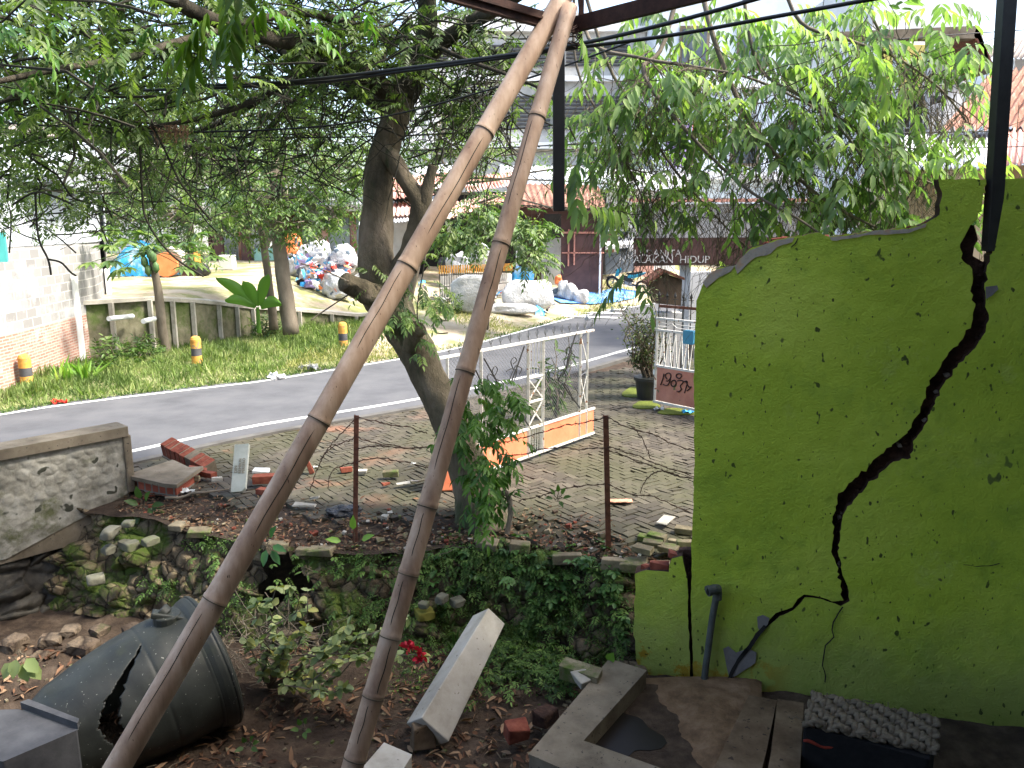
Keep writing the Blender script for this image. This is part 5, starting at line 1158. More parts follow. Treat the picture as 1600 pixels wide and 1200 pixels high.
# fine moss tufts over the stones
gb_ = [tuple(p+V(0, 0, .05)) for p in (G(random.gauss(790, 50), random.gauss(1035, 24), -.93) for k in range(260)) if p.y > 6.3]+[tuple(G(random.uniform(850, 900), random.uniform(1010, 1080), -.9)) for k in range(60)]
gb_ = np.array(gb_); o, _ = frond_obj('ground_ferns', gb_, rng.normal(size=gb_.shape)*[.8, .6, .3]+[0, -.5, .5], .13, 4, .05, .42, L['moss'], None, tpl=BLADE, droop=.3, hang=.2); o['kind'] = 'stuff'
mp_ = [tuple(p+V(0, 0, random.uniform(.0, .06))) for p in (G(random.gauss(750, 80), random.gauss(1040, 24), -.95) for k in range(5000)) if p.y > 6.2 and noise.noise(p*2.2) > -.15]
for k in range(26000):
    px, py = random.uniform(180, 1000), random.uniform(835, 1060)
    if noise.noise(V(px*.012, py*.016, 3))+.5*noise.noise(V(px*.04, py*.05, 6))+(.12 if px > 560 else -.22) < 0: continue
    p = wallpt(px, py)
    if p is not None and p.x < 1.2: mp_.append(tuple(p+V(0, -.03, 0)))
mp_ = np.array(mp_); m_ = len(mp_)
o = leaves('moss_tufts', mp_, rng.normal(size=(m_, 3))*[1, .5, .8]+[0, -.5, .1], rng.normal(size=(m_, 3)), rng.uniform(.015, .04, m_), rng.uniform(.008, .016, m_), L['moss'], tpl=KITE); o['kind'] = 'stuff'
def plant(name, label, cat, base, stems, leafm, n, ll, lw, tpl=BLADE, smat=None, hang=.3, r=.004, group=None):
    """stems: list of end offsets"""
    t = thing(name, label, cat, tuple(base), group); b = MB(); ps, ds = [], []
    for e in stems:
        q = wander(base, Vector(base)+Vector(e), 8, Vector(e).length*.1); b.tube(q, lerp_list([r*1.8, r*.7], 9), 5)
        for k in range(n):
            i = random.randint(2, 8); ps.append(tuple(q[i])); ds.append((random.gauss(0, 1), random.gauss(0, .8), random.gauss(-hang, .5)))
    b.build('stem', smat or M['twig'], t); ps = np.array(ps); ds = np.array(ds)
    leaves('foliage', ps, ds, rng.normal(0, .4, ps.shape)+[0, 0, 1], rng.uniform(.7, 1.2, len(ps))*ll, rng.uniform(.7, 1.2, len(ps))*ll*lw, leafm, t, tpl); return t
bgb = G(420, 1075, -.95)
ends = [P(430, 905, 6.2), P(455, 915, 6.3), P(480, 925, 6.3), P(400, 940, 6.2), P(545, 975, 6.2), P(590, 980, 6.1), P(640, 960, 6.2), P(560, 1030, 6.1), P(600, 1025, 6.0), P(540, 1075, 6.1), P(500, 1080, 6.0), P(480, 980, 6.2), P(520, 1005, 6.1), P(450, 1000, 6.3), P(655, 1020, 6.1), P(385, 1000, 6.2)]
bv = plant('bougainvillea', 'straggly bougainvillea with dusty rounded leaves and crimson flowers', 'shrub', bgb, [e-bgb for e in ends], L['bush'], 36, .085, .8, OVAL, M['bark_lt'], .2, .006)
for fx_, fy_ in ((640, 1012), (655, 1026)):
    fl = np.array([tuple(P(fx_+random.gauss(0, 3.5), fy_+random.gauss(0, 3.5), 6.05)) for k in range(22)])
    leaves('flower', fl, rng.normal(size=fl.shape), rng.normal(size=fl.shape), .05, .044, L['red'], bv, OVAL)
b = MB()
for k in range(130):
    p = bgb+V(random.gauss(-.1, .25), random.gauss(.1, .1), random.uniform(.0, .55)); b.tube(wander(p, p+V(random.gauss(0, .25), random.gauss(0, .12), random.gauss(.1, .15)), 4, .05), .0035, 4)
b.build('stem', M['bark_lt'], bv)
def sprout(label, px, py, d, lvs, ll, lw=.45, m=None, st=None):
    base = P(px, py, d); t = thing('leafy_sprout', label, 'plant', tuple(base)); b = MB(); ps, ds = [], []
    for (dx, dy) in lvs:
        e = P(px+dx*.5, py+dy*.5, d-.05); q = wander(base, e, 4, .02); b.tube(q, .004, 5); ps.append(tuple(e)); ds.append(tuple((P(px+dx, py+dy, d-.08)-e).normalized()))
    b.build('stem', M['twig'], t); leaves('leaf', np.array(ps), np.array(ds), np.array([[0, -.7, .8]]*len(ps)), ll, ll*lw, m or L['lime'], t, BLADE, rng.random(len(ps))*.6)
sprout('young plant with two broad lime leaves before the left fence post', 553, 850, 7.6, [(-2, -45), (-40, -8), (24, -12)], .16, .5)
sprout('dark glossy leaves sprouting beside the thick bamboo pole', 418, 850, 7.4, [(8, -20), (12, 20), (-4, 18), (16, 6)], .17, .5, leafmat('glossy_leaf', [(.03, .09, .03), (.05, .14, .04)], .3))
sprout('small rosette weed growing under the two-leaved young plant', 480, 890, 7.4, [(-16, 6), (16, 4), (-6, -14), (8, -12), (2, 16), (-12, -8)], .08, .3, L['moss'])
sprout('wilted pale sprig with drooping heart leaves at the left edge', 30, 1015, 5.6, [(-24, 40), (10, 44), (32, 46), (22, 28), (-8, 30)], .15, .75, leafmat('wilted_leaf', [(.2, .26, .1), (.3, .34, .14)], .35))
sprout('leafy weed in the rubble by the parapet end', 224, 792, 9.0, [(-10, -26), (-16, -6), (14, 6), (20, 14), (-6, 12), (26, -4), (6, -18), (32, 10)], .17, .55, L['mid'])
sprout('round green leaf behind the concrete stub', 948, 1040, 6.8, [(6, -12), (14, 2)], .14, .8)
sprout('bright weed in the leaf litter left of the slim bamboo', 474, 1140, 5.6, [(-8, -14), (4, -18), (-14, 0), (8, 2), (2, 8)], .08, .55, L['mid'])
sprout('bright weed near the bottom edge beside the tank', 388, 1165, 5.4, [(-8, -10), (6, -14), (14, -6), (-14, 6), (10, 6)], .08, .55, L['mid'])
sprout('narrow tall weed leaning on the mossy wall left of the beam', 712, 1030, 6.9, [(-4, -40), (6, -34), (-10, -20), (12, -16), (4, -50)], .16, .18, L['mid'])
sprout('bright three-leaved seedling on the pavement edge', 872, 780, 7.9, [(-10, -14), (10, -16), (0, -22), (16, -4), (-16, -2), (4, 6)], .1, .5, L['mid'])
# grass-like weeds along pavement crack near right gate: moss patch
b = MB()
for (cx_, cy_, rx_, ry_) in ((1000, 612, 26, 10), (1010, 632, 20, 7), (1060, 642, 30, 6)):
    b.prism([G(cx_+rx_*math.cos(a)*(1+.2*math.sin(a*3)), cy_+ry_*math.sin(a)*(1+.2*math.cos(a*2)), .012) for a in np.linspace(0, 2*math.pi, 24)[:-1]], (0, 0, -.02))
o = b.build('moss_patch', mat('bright_moss', [(.08, .1, .015), (.14, .17, .025)], 9, .95, .8, .01, 60), fixn=True); o['kind'] = 'stuff'
# =================================================================== GATES
gate = thing('iron_gate', 'open white iron gate with black scrollwork, wire mesh and orange lower panels', 'gate', tuple(G(840, 705)))
ga, gb = G(928, 676, .06), G(688, 762, .06)       # right and left foot
gd = (gb-ga); gL = gd.length; gd.normalize(); gh = 1.62
def gp(s, z): p = ga+gd*(gL*s); return V(p.x, p.y, .06+z)
gn = V(gd.y, -gd.x, 0)
if gn.y > 0: gn = -gn
def s_of(px):       # parameter along the gate under image column
    r = ray(px, 650); o_ = V(0, 0, CZ); # intersect vertical plane
    nn = gn; t = (ga-o_).dot(nn)/r.dot(nn); p = o_+r*t; return (p-ga).dot(gd)/gL
S = {k: s_of(k) for k in (912, 905, 846, 822, 755, 735, 700)}
tg = 1.64; lowz = .40
b = MB()
for px, w_ in ((916, .035), (905, .04), (848, .045), (825, .045), (752, .04), (700, .035)):
    s = s_of(px); b.bar(gp(s, 0), gp(s, tg), w_, w_)
b.bar(gp(0.02, tg), gp(1, tg), .035, .035); b.bar(gp(0, lowz), gp(1, lowz), .035, .035); b.bar(gp(0, .0), gp(1, .0), .035, .035)
s0, s1 = s_of(848), s_of(825); b.bar(gp(s0, 1.13), gp(s1, 1.13), .03, .03); b.bar(gp(s0, .78), gp(s1, .78), .03, .03)
b.build('frame', M['white_metal'], gate, bevel=.004)
b = MB()
for z0, z1 in ((1.12, .79), (.77, .42)):
    b.bar(gp(s0, z0), gp(s1, z1), .014, .014); b.bar(gp(s0, z1), gp(s1, z0), .014, .014)
for k in range(1, 5): s = s0+(s1-s0)*k/5; b.bar(gp(s, 1.13), gp(s, tg), .012, .012)
for k in range(1, 6): s = s0+(s1-s0)*k/6; b.bar(gp(s, 0), gp(s, lowz), .014, .014)
sa, sb = s_of(916), s_of(905)
b.bar(gp(sa, .45), gp(sb, 1.0), .012); b.bar(gp(sb, .45), gp(sa, 1.0), .012); b.bar(gp(sa, 1.15), gp(sb, 1.6), .012)
b.build('bar_infill', M['white_metal'], gate)
for sA, sB in ((0, s0), (s1, 1.0)):
    b = MB(); b.bar(gp(sA+.008, .2), gp(sB-.006, .2), .012, .37); b.build('lower_panel', M['orange_metal'], gate)
for k in range(17):
    s = .03+.97*k/17; b = MB(); t_ = gp(s, tg+.02); b.bar(t_, t_+V(0, 0, .14), .008); b.tube([t_+V(0, 0, .03)-gd*.0, t_+gd*.03+V(0, 0, .07), t_+gd*.035+V(0, 0, .11)], .005, 5); b.tube([t_+V(0, 0, .03), t_-gd*.03+V(0, 0, .07), t_-gd*.035+V(0, 0, .11)], .005, 5); b.build('spear_tip', M['chrome'], gate)
# wire mesh
b = MB()
for sA, sB in ((s_of(905), s0), (s1, s_of(752)), (s_of(752), s_of(700))):
    LL = (sB-sA)*gL; hh = tg-lowz; st_ = .058
    k = -hh
    while k < LL:
        for flip in (0, 1):
            x0, z0_ = k, 0.0; x1, z1_ = k+hh, hh
            if x0 < 0: z0_ = -x0; x0 = 0
            if x1 > LL: z1_ = hh-(x1-LL); x1 = LL
            if z1_ > z0_:
                if flip: z0_, z1_ = hh-z0_, hh-z1_
                b.bar(gp(sA+x0/gL, lowz+z0_)-gn*.012, gp(sA+x1/gL, lowz+z1_)-gn*.012, .0028, .0028)
        k += st_
b.build('wire_mesh', M['chrome'], gate)
def scroll(c, dirv, size):
    """S scrolls and a diagonal rod"""
    b = MB(); c = Vector(c); return b
b = MB(); upz = V(0, 0, 1)
def curl(px, py, r_, a0, a1, b):
    pass
def gpx(px, py):
    r = ray(px, py); o_ = V(0, 0, CZ); t = (ga-o_).dot(gn)/r.dot(gn); return o_+r*t+gn*.015
rods = [[(899, 520), (886, 560), (884, 575)], [(878, 600), (888, 615), (906, 638)], [(818, 541), (806, 575), (797, 598)], [(755, 560), (772, 590), (780, 608)], [(802, 625), (812, 645), (828, 670)], [(742, 578), (752, 600)]]
for r_ in rods[:2]: b.tube([gpx(*q) for q in r_], .011, 6)
curls = [[(888, 560), (892, 548), (887, 541), (883, 546), (884, 553)], [(884, 575), (880, 565), (886, 552), (888, 565), (884, 577)], [(890, 550), (897, 556), (894, 562)], [(876, 576), (870, 585), (873, 596), (880, 597), (883, 588), (878, 576)],
         [(897, 606), (902, 615), (896, 622)], [(889, 612), (893, 624), (899, 628)], [(880, 598), (886, 606), (892, 618), (884, 608), (880, 600)],
         [(801, 568), (806, 563), (802, 558), (797, 565), (800, 575)], [(793, 600), (798, 585), (806, 570), (804, 590), (796, 600)], [(808, 572), (814, 576), (810, 585)], [(790, 580), (797, 576), (803, 577)],
         [(770, 590), (776, 578), (772, 572), (768, 580), (772, 592)], [(773, 592), (785, 598), (782, 607), (774, 596)], [(765, 597), (760, 590), (764, 584), (769, 588)], [(797, 635), (793, 622), (800, 621), (804, 632), (806, 642)], [(812, 632), (818, 640), (814, 646)], [(804, 648), (803, 655), (810, 657)]]
for r_ in curls[:7]: b.tube(smooth_path([gpx(*q) for q in r_], 4), .0075, 5)
b.build('scrollwork', M['steel_dk'], gate)
b = MB()
for r_ in rods[2:]: b.tube([gpx(*q) for q in r_], .011, 6)
for r_ in curls[7:]: b.tube(smooth_path([gpx(*q) for q in r_], 4), .0075, 5)
b.build('scrollwork', M['steel_dk'], gate)
MB().tube(smooth_path([gpx(*q) for q in [(908, 560), (914, 562), (916, 578), (910, 584), (904, 588)]], 4), .008, 5).build('latch', M['chrome'], gate)
ob_ = MB(); c = G(706, 762, .0)+V(0, 0, .26); ob_.box(c, (.42, .3, .52), Matrix.Rotation(.3, 3, 'Z'), jit=.02); ob_ = ob_.build('gate_stub', M['orange_metal'], bevel=.02); tag(ob_, 'short orange painted masonry stub behind the tree foot', 'pillar')
# right hand gate with graffiti
g2 = thing('graffiti_gate', 'white barred gate with a salmon panel and scrawled graffiti beside the potted shrub', 'gate', tuple(G(1055, 638)))
ha, hb = G(1022, 631, .05), G(1180, 664, .05); hd = (hb-ha); hL = hd.length; hd.normalize()
hn = V(hd.y, -hd.x, 0); hn = -hn if hn.y > 0 else hn
def hp(px, py, o=0): r = ray(px, py); o_ = V(0, 0, CZ); t = (ha+hn*o-o_).dot(hn)/r.dot(hn); return o_+r*t
def hz(px, z):
    p = hp(px, 600); return V(p.x, p.y, z)
zT = hp(1026, 497).z; zM = hp(1024, 571).z; zU = hp(1026, 515).z; zB = hp(1022, 627).z
b = MB(); xr = 1180
for z in (zT, zM, zU, zB): b.bar(hz(1022, z), hz(xr, z), .045 if z != zU else .035, .04)
for px in (1024, 1140): b.bar(hz(px, zB), hz(px, zT), .045, .045)
b.build('frame', M['white_metal'], g2, bevel=.004)
b = MB(); k = 1028
while k < 1170:
    b.bar(hz(k, zM), hz(k+5, zU), .016); b.bar(hz(k+5, zU), hz(k+9, zM), .016); k += 9.5
for zz in (zU+.07, zU+.13):
    b.tube([hz(1026, zz), hz(1038, zz), hz(1046, zz+.07), hz(1054, zz), hz(1090, zz-.01)], .008, 5)
b.build('bar_infill', M['white_metal'], g2)
b = MB(); b.prism([hz(1027, zB+.04), hz(xr, zB+.04), hz(xr, zM-.02), hz(1027, zM-.02)], hn*.02); b.build('lower_panel', M['pink_metal'], g2, fixn=True)
b = MB()
def gr(pts, r_=.011): b.tube(smooth_path([hp(x, y, .03) for x, y in pts], 3), r_, 5)
X0, Y0, K = 960, 470, 140/884
def gz_(pts): gr([(X0+x*K, Y0+y*K) for x, y in pts])
gz_([(488, 720), (478, 770), (455, 830)]); gz_([(520, 775), (500, 740), (520, 715), (550, 720), (556, 750), (530, 790), (510, 790)]); gz_([(556, 750), (545, 800), (520, 835), (480, 825)])
gz_([(580, 785), (562, 800), (558, 825), (575, 845), (600, 838), (608, 810), (600, 788), (580, 785)]); gz_([(625, 720), (610, 735), (615, 755), (640, 765), (660, 748), (655, 722), (625, 720)])
gz_([(620, 790), (655, 785), (680, 800), (650, 840), (660, 870), (640, 895), (615, 895)]); gz_([(680, 800), (720, 800), (690, 910)]); gz_([(700, 790), (735, 850), (760, 850), (715, 890)])
b.build('graffiti', M['ink'], g2)
b = MB(); b.prism([hz(1070, hp(1075, 536).z), hz(1086, hp(1075, 536).z), hz(1086, hp(1075, 515).z), hz(1070, hp(1075, 515).z)], hn*.12); b.build('letter_box', M['bluebox'], g2, bevel=.02, fixn=True)
# rusty spear fence behind with red rail
f2 = thing('spear_fence', 'row of grey iron spears with a rusty red rail behind the graffiti gate', 'fence', tuple(P(1050, 500, 15)))
b = MB(); rl = MB(); rl.bar(P(1030, 478, 14.8), P(1180, 490, 13.6), .03, .05)
for k in range(13):
    t = k/12; p = P(1030+150*t, 478+12*t, 14.8-1.2*t); b.bar(p+V(0, .02, -1.3), p+V(0, .02, .18), .018); b.tube([p+V(0, .02, .16), p+V(0, .02, .2), p+V(0, .02, .28)], [.012, .028, .002], 6); b.bar(p+V(-.05, .02, .14), p+V(.05, .02, .14), .012)
rl.build('rail', M['redc'] if False else M['rust'], f2); b.build('spear', M['steel_dk'], f2)
# house shaped lamp box on a pillar
lb = thing('gate_pillar', 'dark brown gabled box standing on a gate pillar behind the spears', 'pillar', tuple(G(1042, 540)))
pts = [P(1016, 443, 15.6), P(1039, 427, 15.6), P(1066, 437, 15.6), P(1064, 478, 15.6), P(1024, 474, 15.6)]
MB().prism(pts, (0, .5, 0)).build('gabled_box', mat('dark_wood', [(.05, .035, .022), (.1, .07, .045)], 6, .9, .5, .01, 40, stretch=(1, 1, .3)), lb, fixn=True)
b = MB(); b.prism([P(1012, 446, 15.5), P(1039, 425.5, 15.5), P(1070, 438, 15.5), P(1070, 434, 15.5), P(1039, 421, 15.5), P(1012, 441, 15.5)], (0, .7, 0)); b.build('roof', M['rust'], lb, fixn=True)
b = MB(); c = P(1045, 500, 15.8); b.box((c.x, c.y+.1, .75), (.5, .4, 1.6)); b.build('pillar', M['plast_grey'], lb)
sp_ = thing('steel_column', 'grey steel column carrying the brown painted signboard', 'post', tuple(P(1070, 520, 16.8)))
b = MB()
for px in (1066, 1075): p = P(px, 420, 16.9); b.bar(V(p.x, p.y, -.1), V(p.x, p.y, p.z+.6), .1, .1)
b.build('shaft', M['tin'], sp_)
# signboard
sg = thing('signboard', 'long grey and brown painted board with faded white lettering under dead vines', 'sign', tuple(P(1100, 400, 16.7)))
b = MB(); b.prism([P(994, 372, 16.7), P(1300, 372, 16.7), P(1300, 317, 16.7), P(994, 320, 16.7)], (0, .05, 0)); b.build('upper_board', M['plast_grey'], sg, fixn=True)
b = MB(); b.prism([P(990, 416, 16.68), P(1300, 410, 16.68), P(1300, 370, 16.68), P(990, 372, 16.68)], (0, .05, 0)); b.build('lower_board', M['tin_brown'], sg, fixn=True)
b = MB(); rows = [[P(988+320*i/80, 316+.5*math.sin(i*1.3), 16.6)+V(0, .4*j, .05*j) for i in range(81)] for j in range(3)]; b.grid(rows); o = b.build('top_sheet', M['rust'], sg)
text('lettering', 'DI SIDANITA', .2, P(1022, 396, 16.66), V(1, 0, 0), V(0, 0, 1), M['lettering'], sg)
text('lettering', 'NYALAKAN  HIDUP', .215, P(1038, 406, 16.66), V(1, 0, 0), V(0, 0, 1), M['lettering'], sg)
b = MB()
for k in range(300):
    px = random.uniform(985, 1320); py = random.uniform(235, 330); p = P(px, py, random.uniform(15.6, 16.6)); b.tube(wander(p, p+V(random.gauss(0, .5), random.gauss(0, .2), -random.uniform(.1, .8)), 5, .15), .0045, 3)
o = b.build('dead_vines', M['twig']); o['kind'] = 'stuff'
# potted shrub
ps_ = thing('potted_shrub', 'small leaved shrub in a black plastic pot beside the graffiti gate', 'potted plant', tuple(G(1010, 624)))
pc = G(1012, 622, .0); MB().tube([pc, pc+V(0, 0, .36), pc+V(0, 0, .36), pc+V(0, 0, .42)], [.2, .25, .28, .28], 28).build('pot', M['black_pl'], ps_)
b = MB(); tips = []
for k in range(26):
    e = P(random.gauss(1003, 20), random.gauss(510, 30), pc.y+random.gauss(0, .25)); q = wander(pc+V(random.gauss(0, .05), random.gauss(0, .05), .4), e, 9, .18); b.tube(q, lerp_list([.02, .006], 10), 5)
    for m_ in range(7): tips.append(q[random.randint(4, 9)])
for k in range(260):
    p = random.choice(tips); e = p+V(random.gauss(0, .14), random.gauss(0, .14), random.gauss(.02, .12)); b.tube([p, e], .004, 3)
b.build('stem', M['twig'], ps_)
lp = np.concatenate([np.array([tuple(p) for p in tips])[rng.integers(0, len(tips), 1500)]+rng.normal(0, .09, (1500, 3)), ball(tuple(P(1000, 560, pc.y)), .2, 160)])
leaves('foliage', lp, rng.normal(size=lp.shape), rng.normal(size=lp.shape), rng.uniform(.04, .075, len(lp)), rng.uniform(.022, .034, len(lp)), leafmat('small_dark_leaf', [(.03, .05, .015), (.06, .09, .03), (.16, .19, .07)], .25), ps_, BLADE)
# leafy shrub behind the front gate
sb_ = G(870, 655); sh_ = plant('garden_shrub', 'long leaved shrub growing behind the open white gate', 'shrub', sb_, [V(random.gauss(0, .28), random.gauss(0, .2), random.uniform(.8, 1.45)) for k in range(9)], L['mid'], 14, .24, .22, BLADE, M['bark_lt'], .5, .01)
# =================================================================== BOLLARDS
def bollard(label, px, py, top_py, first=None):
    base = G(px, py); h = P(px, top_py, base.y).z
    t = thing('roadside_bollard', label, 'bollard', tuple(base), 'amber and black banded bollards along the road')
    r_ = .115; n_ = 24
    for k, (z0, z1, m_) in enumerate(((0, .18, 'char'), (.18, .42, 'amber'), (.42, .64, 'char'), (.64, 1.0, 'amber'))):
        b = MB()
        if k < 3: b.tube([base+V(0, 0, h*z0-(.1 if k == 0 else 0)), base+V(0, 0, h*z1)], r_, n_, cap=(k == 0))
        else: b.tube([base+V(0, 0, h*z0), base+V(0, 0, h*.9), base+V(0, 0, h*.97), base+V(0, 0, h)], [r_, r_, r_*.8, r_*.35], n_)
        b.build('band', M[m_], t, smooth=(k < 3))
bollard('banded roadside bollard in front of the white block wall', 44, 612, 553)
bollard('banded roadside bollard on the grass right of the papaya tree', 309, 577, 525)
bollard('banded roadside bollard nearest the leaning tree', 537, 552, 503)
# =================================================================== LEFT WALL
lw = thing('block_wall', 'curved whitewashed block wall on a brick base at the left', 'wall', tuple(G(80, 600)))
crv = [G(-500, 690), G(-250, 660), G(-60, 632), G(0, 622), G(60, 600), G(120, 575), G(155, 560), G(170, 545), G(173, 530), V(gx(176, 21.5), 21.5, 0), V(gx(150, 24), 24, 0), V(gx(60, 27), 27, 0)]
cv = resample(smooth_path(crv, 5), 160)
def strip(zs, off=0, wob=.0):
    rows = []
    for z in zs: rows.append([V(p.x, p.y, z)+wob*V(0, noise.noise(p*3+V(0, 0, z*3)), 0)+o_ for p, o_ in zip(cv, [V(0, 0, 0)]*len(cv))])
    return rows
def uvbrick(name, stops, mortar, over, bw, rh, ms, bst):
    m, nt, bs = newmat(name); uv = nt.nodes.new('ShaderNodeUVMap'); br = N(nt, 'ShaderNodeTexBrick', Scale=1.0); br.inputs['Brick Width'].default_value = bw; br.inputs['Row Height'].default_value = rh; br.inputs['Mortar Size'].default_value = ms; br.inputs['Mortar Smooth'].default_value = .3
    br.inputs['Color1'].default_value = c3(stops[0]); br.inputs['Color2'].default_value = c3(stops[1]); br.inputs['Mortar'].default_value = c3(mortar)
    nz = N(nt, 'ShaderNodeTexNoise', Scale=6.0); nt.links.new(uv.outputs[0], nz.inputs['Vector']); add = nt.nodes.new('ShaderNodeMixRGB'); add.blend_type = 'ADD'; add.inputs[0].default_value = .025; nt.links.new(uv.outputs[0], add.inputs[1]); nt.links.new(nz.outputs[1], add.inputs[2]); nt.links.new(add.outputs[0], br.inputs['Vector'])
    c = br.outputs[0]
    for (s, th, cc, st) in over:
        c = mixc(nt, ramp(nt, noise_fac(nt, uv.outputs[0], s, 7, .7), [(th, 0.0), (th+.14, st)]), c, cc)
    nt.links.new(c, bs.inputs['Base Color']); bs.inputs['Roughness'].default_value = .9; bump(nt, bs, br.outputs['Fac'], -bst, .012); return m
def griduv(rows, name, m, par_):
    nr_, nc_ = len(rows), len(rows[0]); o = MB().grid(rows).build(name, m, par_, smooth=True); me = o.data; u = me.uv_layers.new(name='UVMap')
    s = [0]
    for i in range(1, nc_): s.append(s[-1]+(rows[0][i]-rows[0][i-1]).length)
    for p in me.polygons:
        for li in p.loop_indices:
            vi = me.loops[li].vertex_index; u.data[li].uv = (s[vi % nc_], rows[vi//nc_][vi % nc_].z)
    return o
mb1 = uvbrick('whitewashed_block', [(.2, .195, .185), (.3, .295, .285)], (.45, .44, .41), [(1.2, .5, (.36, .36, .355), .9), (2.5, .56, (.16, .16, .15), .7), (9, .64, (.3, .3, .28), .5)], .4, .2, .012, .5)
mb2 = uvbrick('flaking_brick_base', [(.3, .14, .1), (.42, .23, .17)], (.4, .35, .3), [(1.5, .56, (.55, .5, .45), .7), (4, .6, (.3, .24, .18), .6)], .22, .062, .012, .7)
griduv(strip(np.linspace(-.1, 1.18, 8)), 'brick_base', mb2, lw)
rows = strip(np.linspace(1.18, 2.95, 10)); cx_ = sum((p.x for p in cv))/len(cv)
griduv(rows, 'block_courses', mb1, lw)
b = MB()
for i0_ in (58, 82, 102):
    p = cv[i0_]; tn = (cv[i0_+1]-cv[i0_-1]).normalized(); nn = V(tn.y, -tn.x, 0); nn = -nn if nn.y > 0 else nn
    b.box((p.x+nn.x*.03, p.y+nn.y*.03, 1.0), (.28, .1, 2.2), Matrix.Rotation(math.atan2(tn.y, tn.x), 3, 'Z'))
b.build('buttress', M['plast_white'], lw)
sh = thing('tin_shed', 'pale corrugated tin shed standing on top of the white block wall', 'shed', tuple(V(cv[60].x, cv[60].y, 3)))
rows = []
dense = resample(cv, 900)
for z in (2.85, 3.5, 4.2): rows.append([V(p.x, p.y+.12+.02*math.sin(i*1.1), z if z < 4 else 4.2+.0*i) for i, p in enumerate(dense)])
MB().grid(rows).build('tin_sheet', M['tin'], sh, smooth=True)
b = MB(); b.prism([P(-420, 300, 15), P(80, 284, 16.5), P(152, 300, 19), P(150, 292, 19), P(80, 274, 16.5), P(-420, 250, 15)], (0, 2.5, .9)); b.build('roof', M['tin'], sh, fixn=True)
b = MB(); b.bar(P(-60, 386, 13.6), P(10, 386, 13.9), .3, .5); b.build('teal_board', mat('teal_board', [(.05, .3, .28), (.08, .4, .36)], 3, .7, .1, .002, 20), sh)
# =================================================================== TERRACE WALL
tw_ = thing('terrace_wall', 'mossy terrace wall with a pale concrete cap beyond the grass verge', 'wall', tuple(G(300, 545)))
wl = resample([p for p, z in WL], 400); wz = [float(np.interp(p.x, WLx, WLz)) for p in wl]
rows = []
for i, p in enumerate(wl):
    r_ = []
    for j in range(16):
        z = wz[i]-.02-(wz[i]+.1)*j/15; s = i*.06; f1, f2, c = cells(s, z, 2.6, 9); e = min(1, (f2-f1)*2.6); r_.append(V(p.x, p.y-.08*(e**.5)*(.4+.8*noise.cell(c*3)), z))
    rows.append(r_)
MB().grid(rows).build('rubble_face', mat('mossy_terrace', [(.09, .085, .05), (.17, .16, .1), (.24, .22, .15)], 3, .95, .7, .02, 20, moss=(1.2, .48), mossc=(.08, .11, .03)), tw_, smooth=True)
b = MB(); cw = [V(p.x, p.y-.16, z) for p, z in zip(wl[::8], wz[::8])]; cw2 = [V(p.x, p.y+.2, z) for p, z in zip(wl[::8], wz[::8])]
b.grid([[p+V(0, 0, -.02) for p in cw], [p+V(0, 0, .07) for p in cw], [p+V(0, 0, .07) for p in cw2], [p+V(0, 0, -.02) for p in cw2]]); b.build('cap', M['conc_lt'], tw_)
for px in (180, 240, 275, 307, 347, 374, 398, 430, 470, 520, 558):
    x = None
    for p, z in zip(wl, wz):
        if (p.x/p.y)*F*ray(px, 500).y+800 >= px: x = (p, z); break
    p, z = x; b = MB(); b.bar(V(p.x, p.y-.17, -.1), V(p.x, p.y-.17, z), .09, .1); b.build('rib', M['conc_lt'], tw_)
for (px, py, px2, py2) in ((170, 498, 207, 494), (224, 502, 250, 496)):
    tag(MB().tube([P(px, py, 18.4), P(px2, py2, 19.4)], .06, 10).build('drain_pipe', M['white_pl']), 'white drain pipe sticking out of the terrace wall '+('by the papaya trunk' if px == 224 else 'next to the white block wall'), 'pipe')
# =================================================================== VERGE PLANTS
n = 42000; xs_ = rng.uniform(-13, WLx[-1]+.3, n); pp_ = []; 
for x in xs_:
    y0 = float(np.interp(x, frx, fry))+.2; y1 = max(float(np.interp(x, WLx, WLy)), y0+.3); t = random.random()**.8; y = y0+(y1-y0)*t
    pp_.append((x, y, vz(x, y, y0, y1+.1)-.01))
pp_ = np.array(pp_); m_ = len(pp_); gn_ = np.array([1+1.1*noise.noise(V(x*1.7, y*1.7, 3)) for x, y, z in pp_]); gn2_ = np.array([.3+.9*noise.noise(V(x*.9, y*.9, 31))+.5*noise.noise(V(x*5, y*5, 3)) for x, y, z in pp_])
g_ = leaves('grass', pp_, rng.normal(0, .45, (m_, 3))+[0, 0, 1], rng.normal(size=(m_, 3)), rng.uniform(.09, .26, m_)*gn_, rng.uniform(.012, .026, m_), L['grass'], tpl=KITE, rnd=np.clip(rng.random(m_)*.5+gn2_, 0, 1)); g_['kind'] = 'stuff'
pp_ = []
for k in range(17000):
    x = random.uniform(WLx[-1]-1, 4.5); y0 = float(np.interp(x, frx, fry))+.2; y = y0+random.random()**1.4*8
    if noise.noise(V(x*.4, y*.4, 5))+.1*random.gauss(0, 1)-.03*(x+2)-(y-y0)*.03 < -.02: continue
    pp_.append((x, y, yz(x, y)))
pp_ = np.array(pp_); m_ = len(pp_)
g_ = leaves('dry_grass', pp_, rng.normal(0, .5, (m_, 3))+[0, 0, 1], rng.normal(size=(m_, 3)), rng.uniform(.06, .2, m_), rng.uniform(.012, .024, m_), leafmat('yellowing_grass', [(.2, .24, .06), (.34, .34, .12), (.46, .42, .2)], .3), tpl=KITE); g_['kind'] = 'stuff'
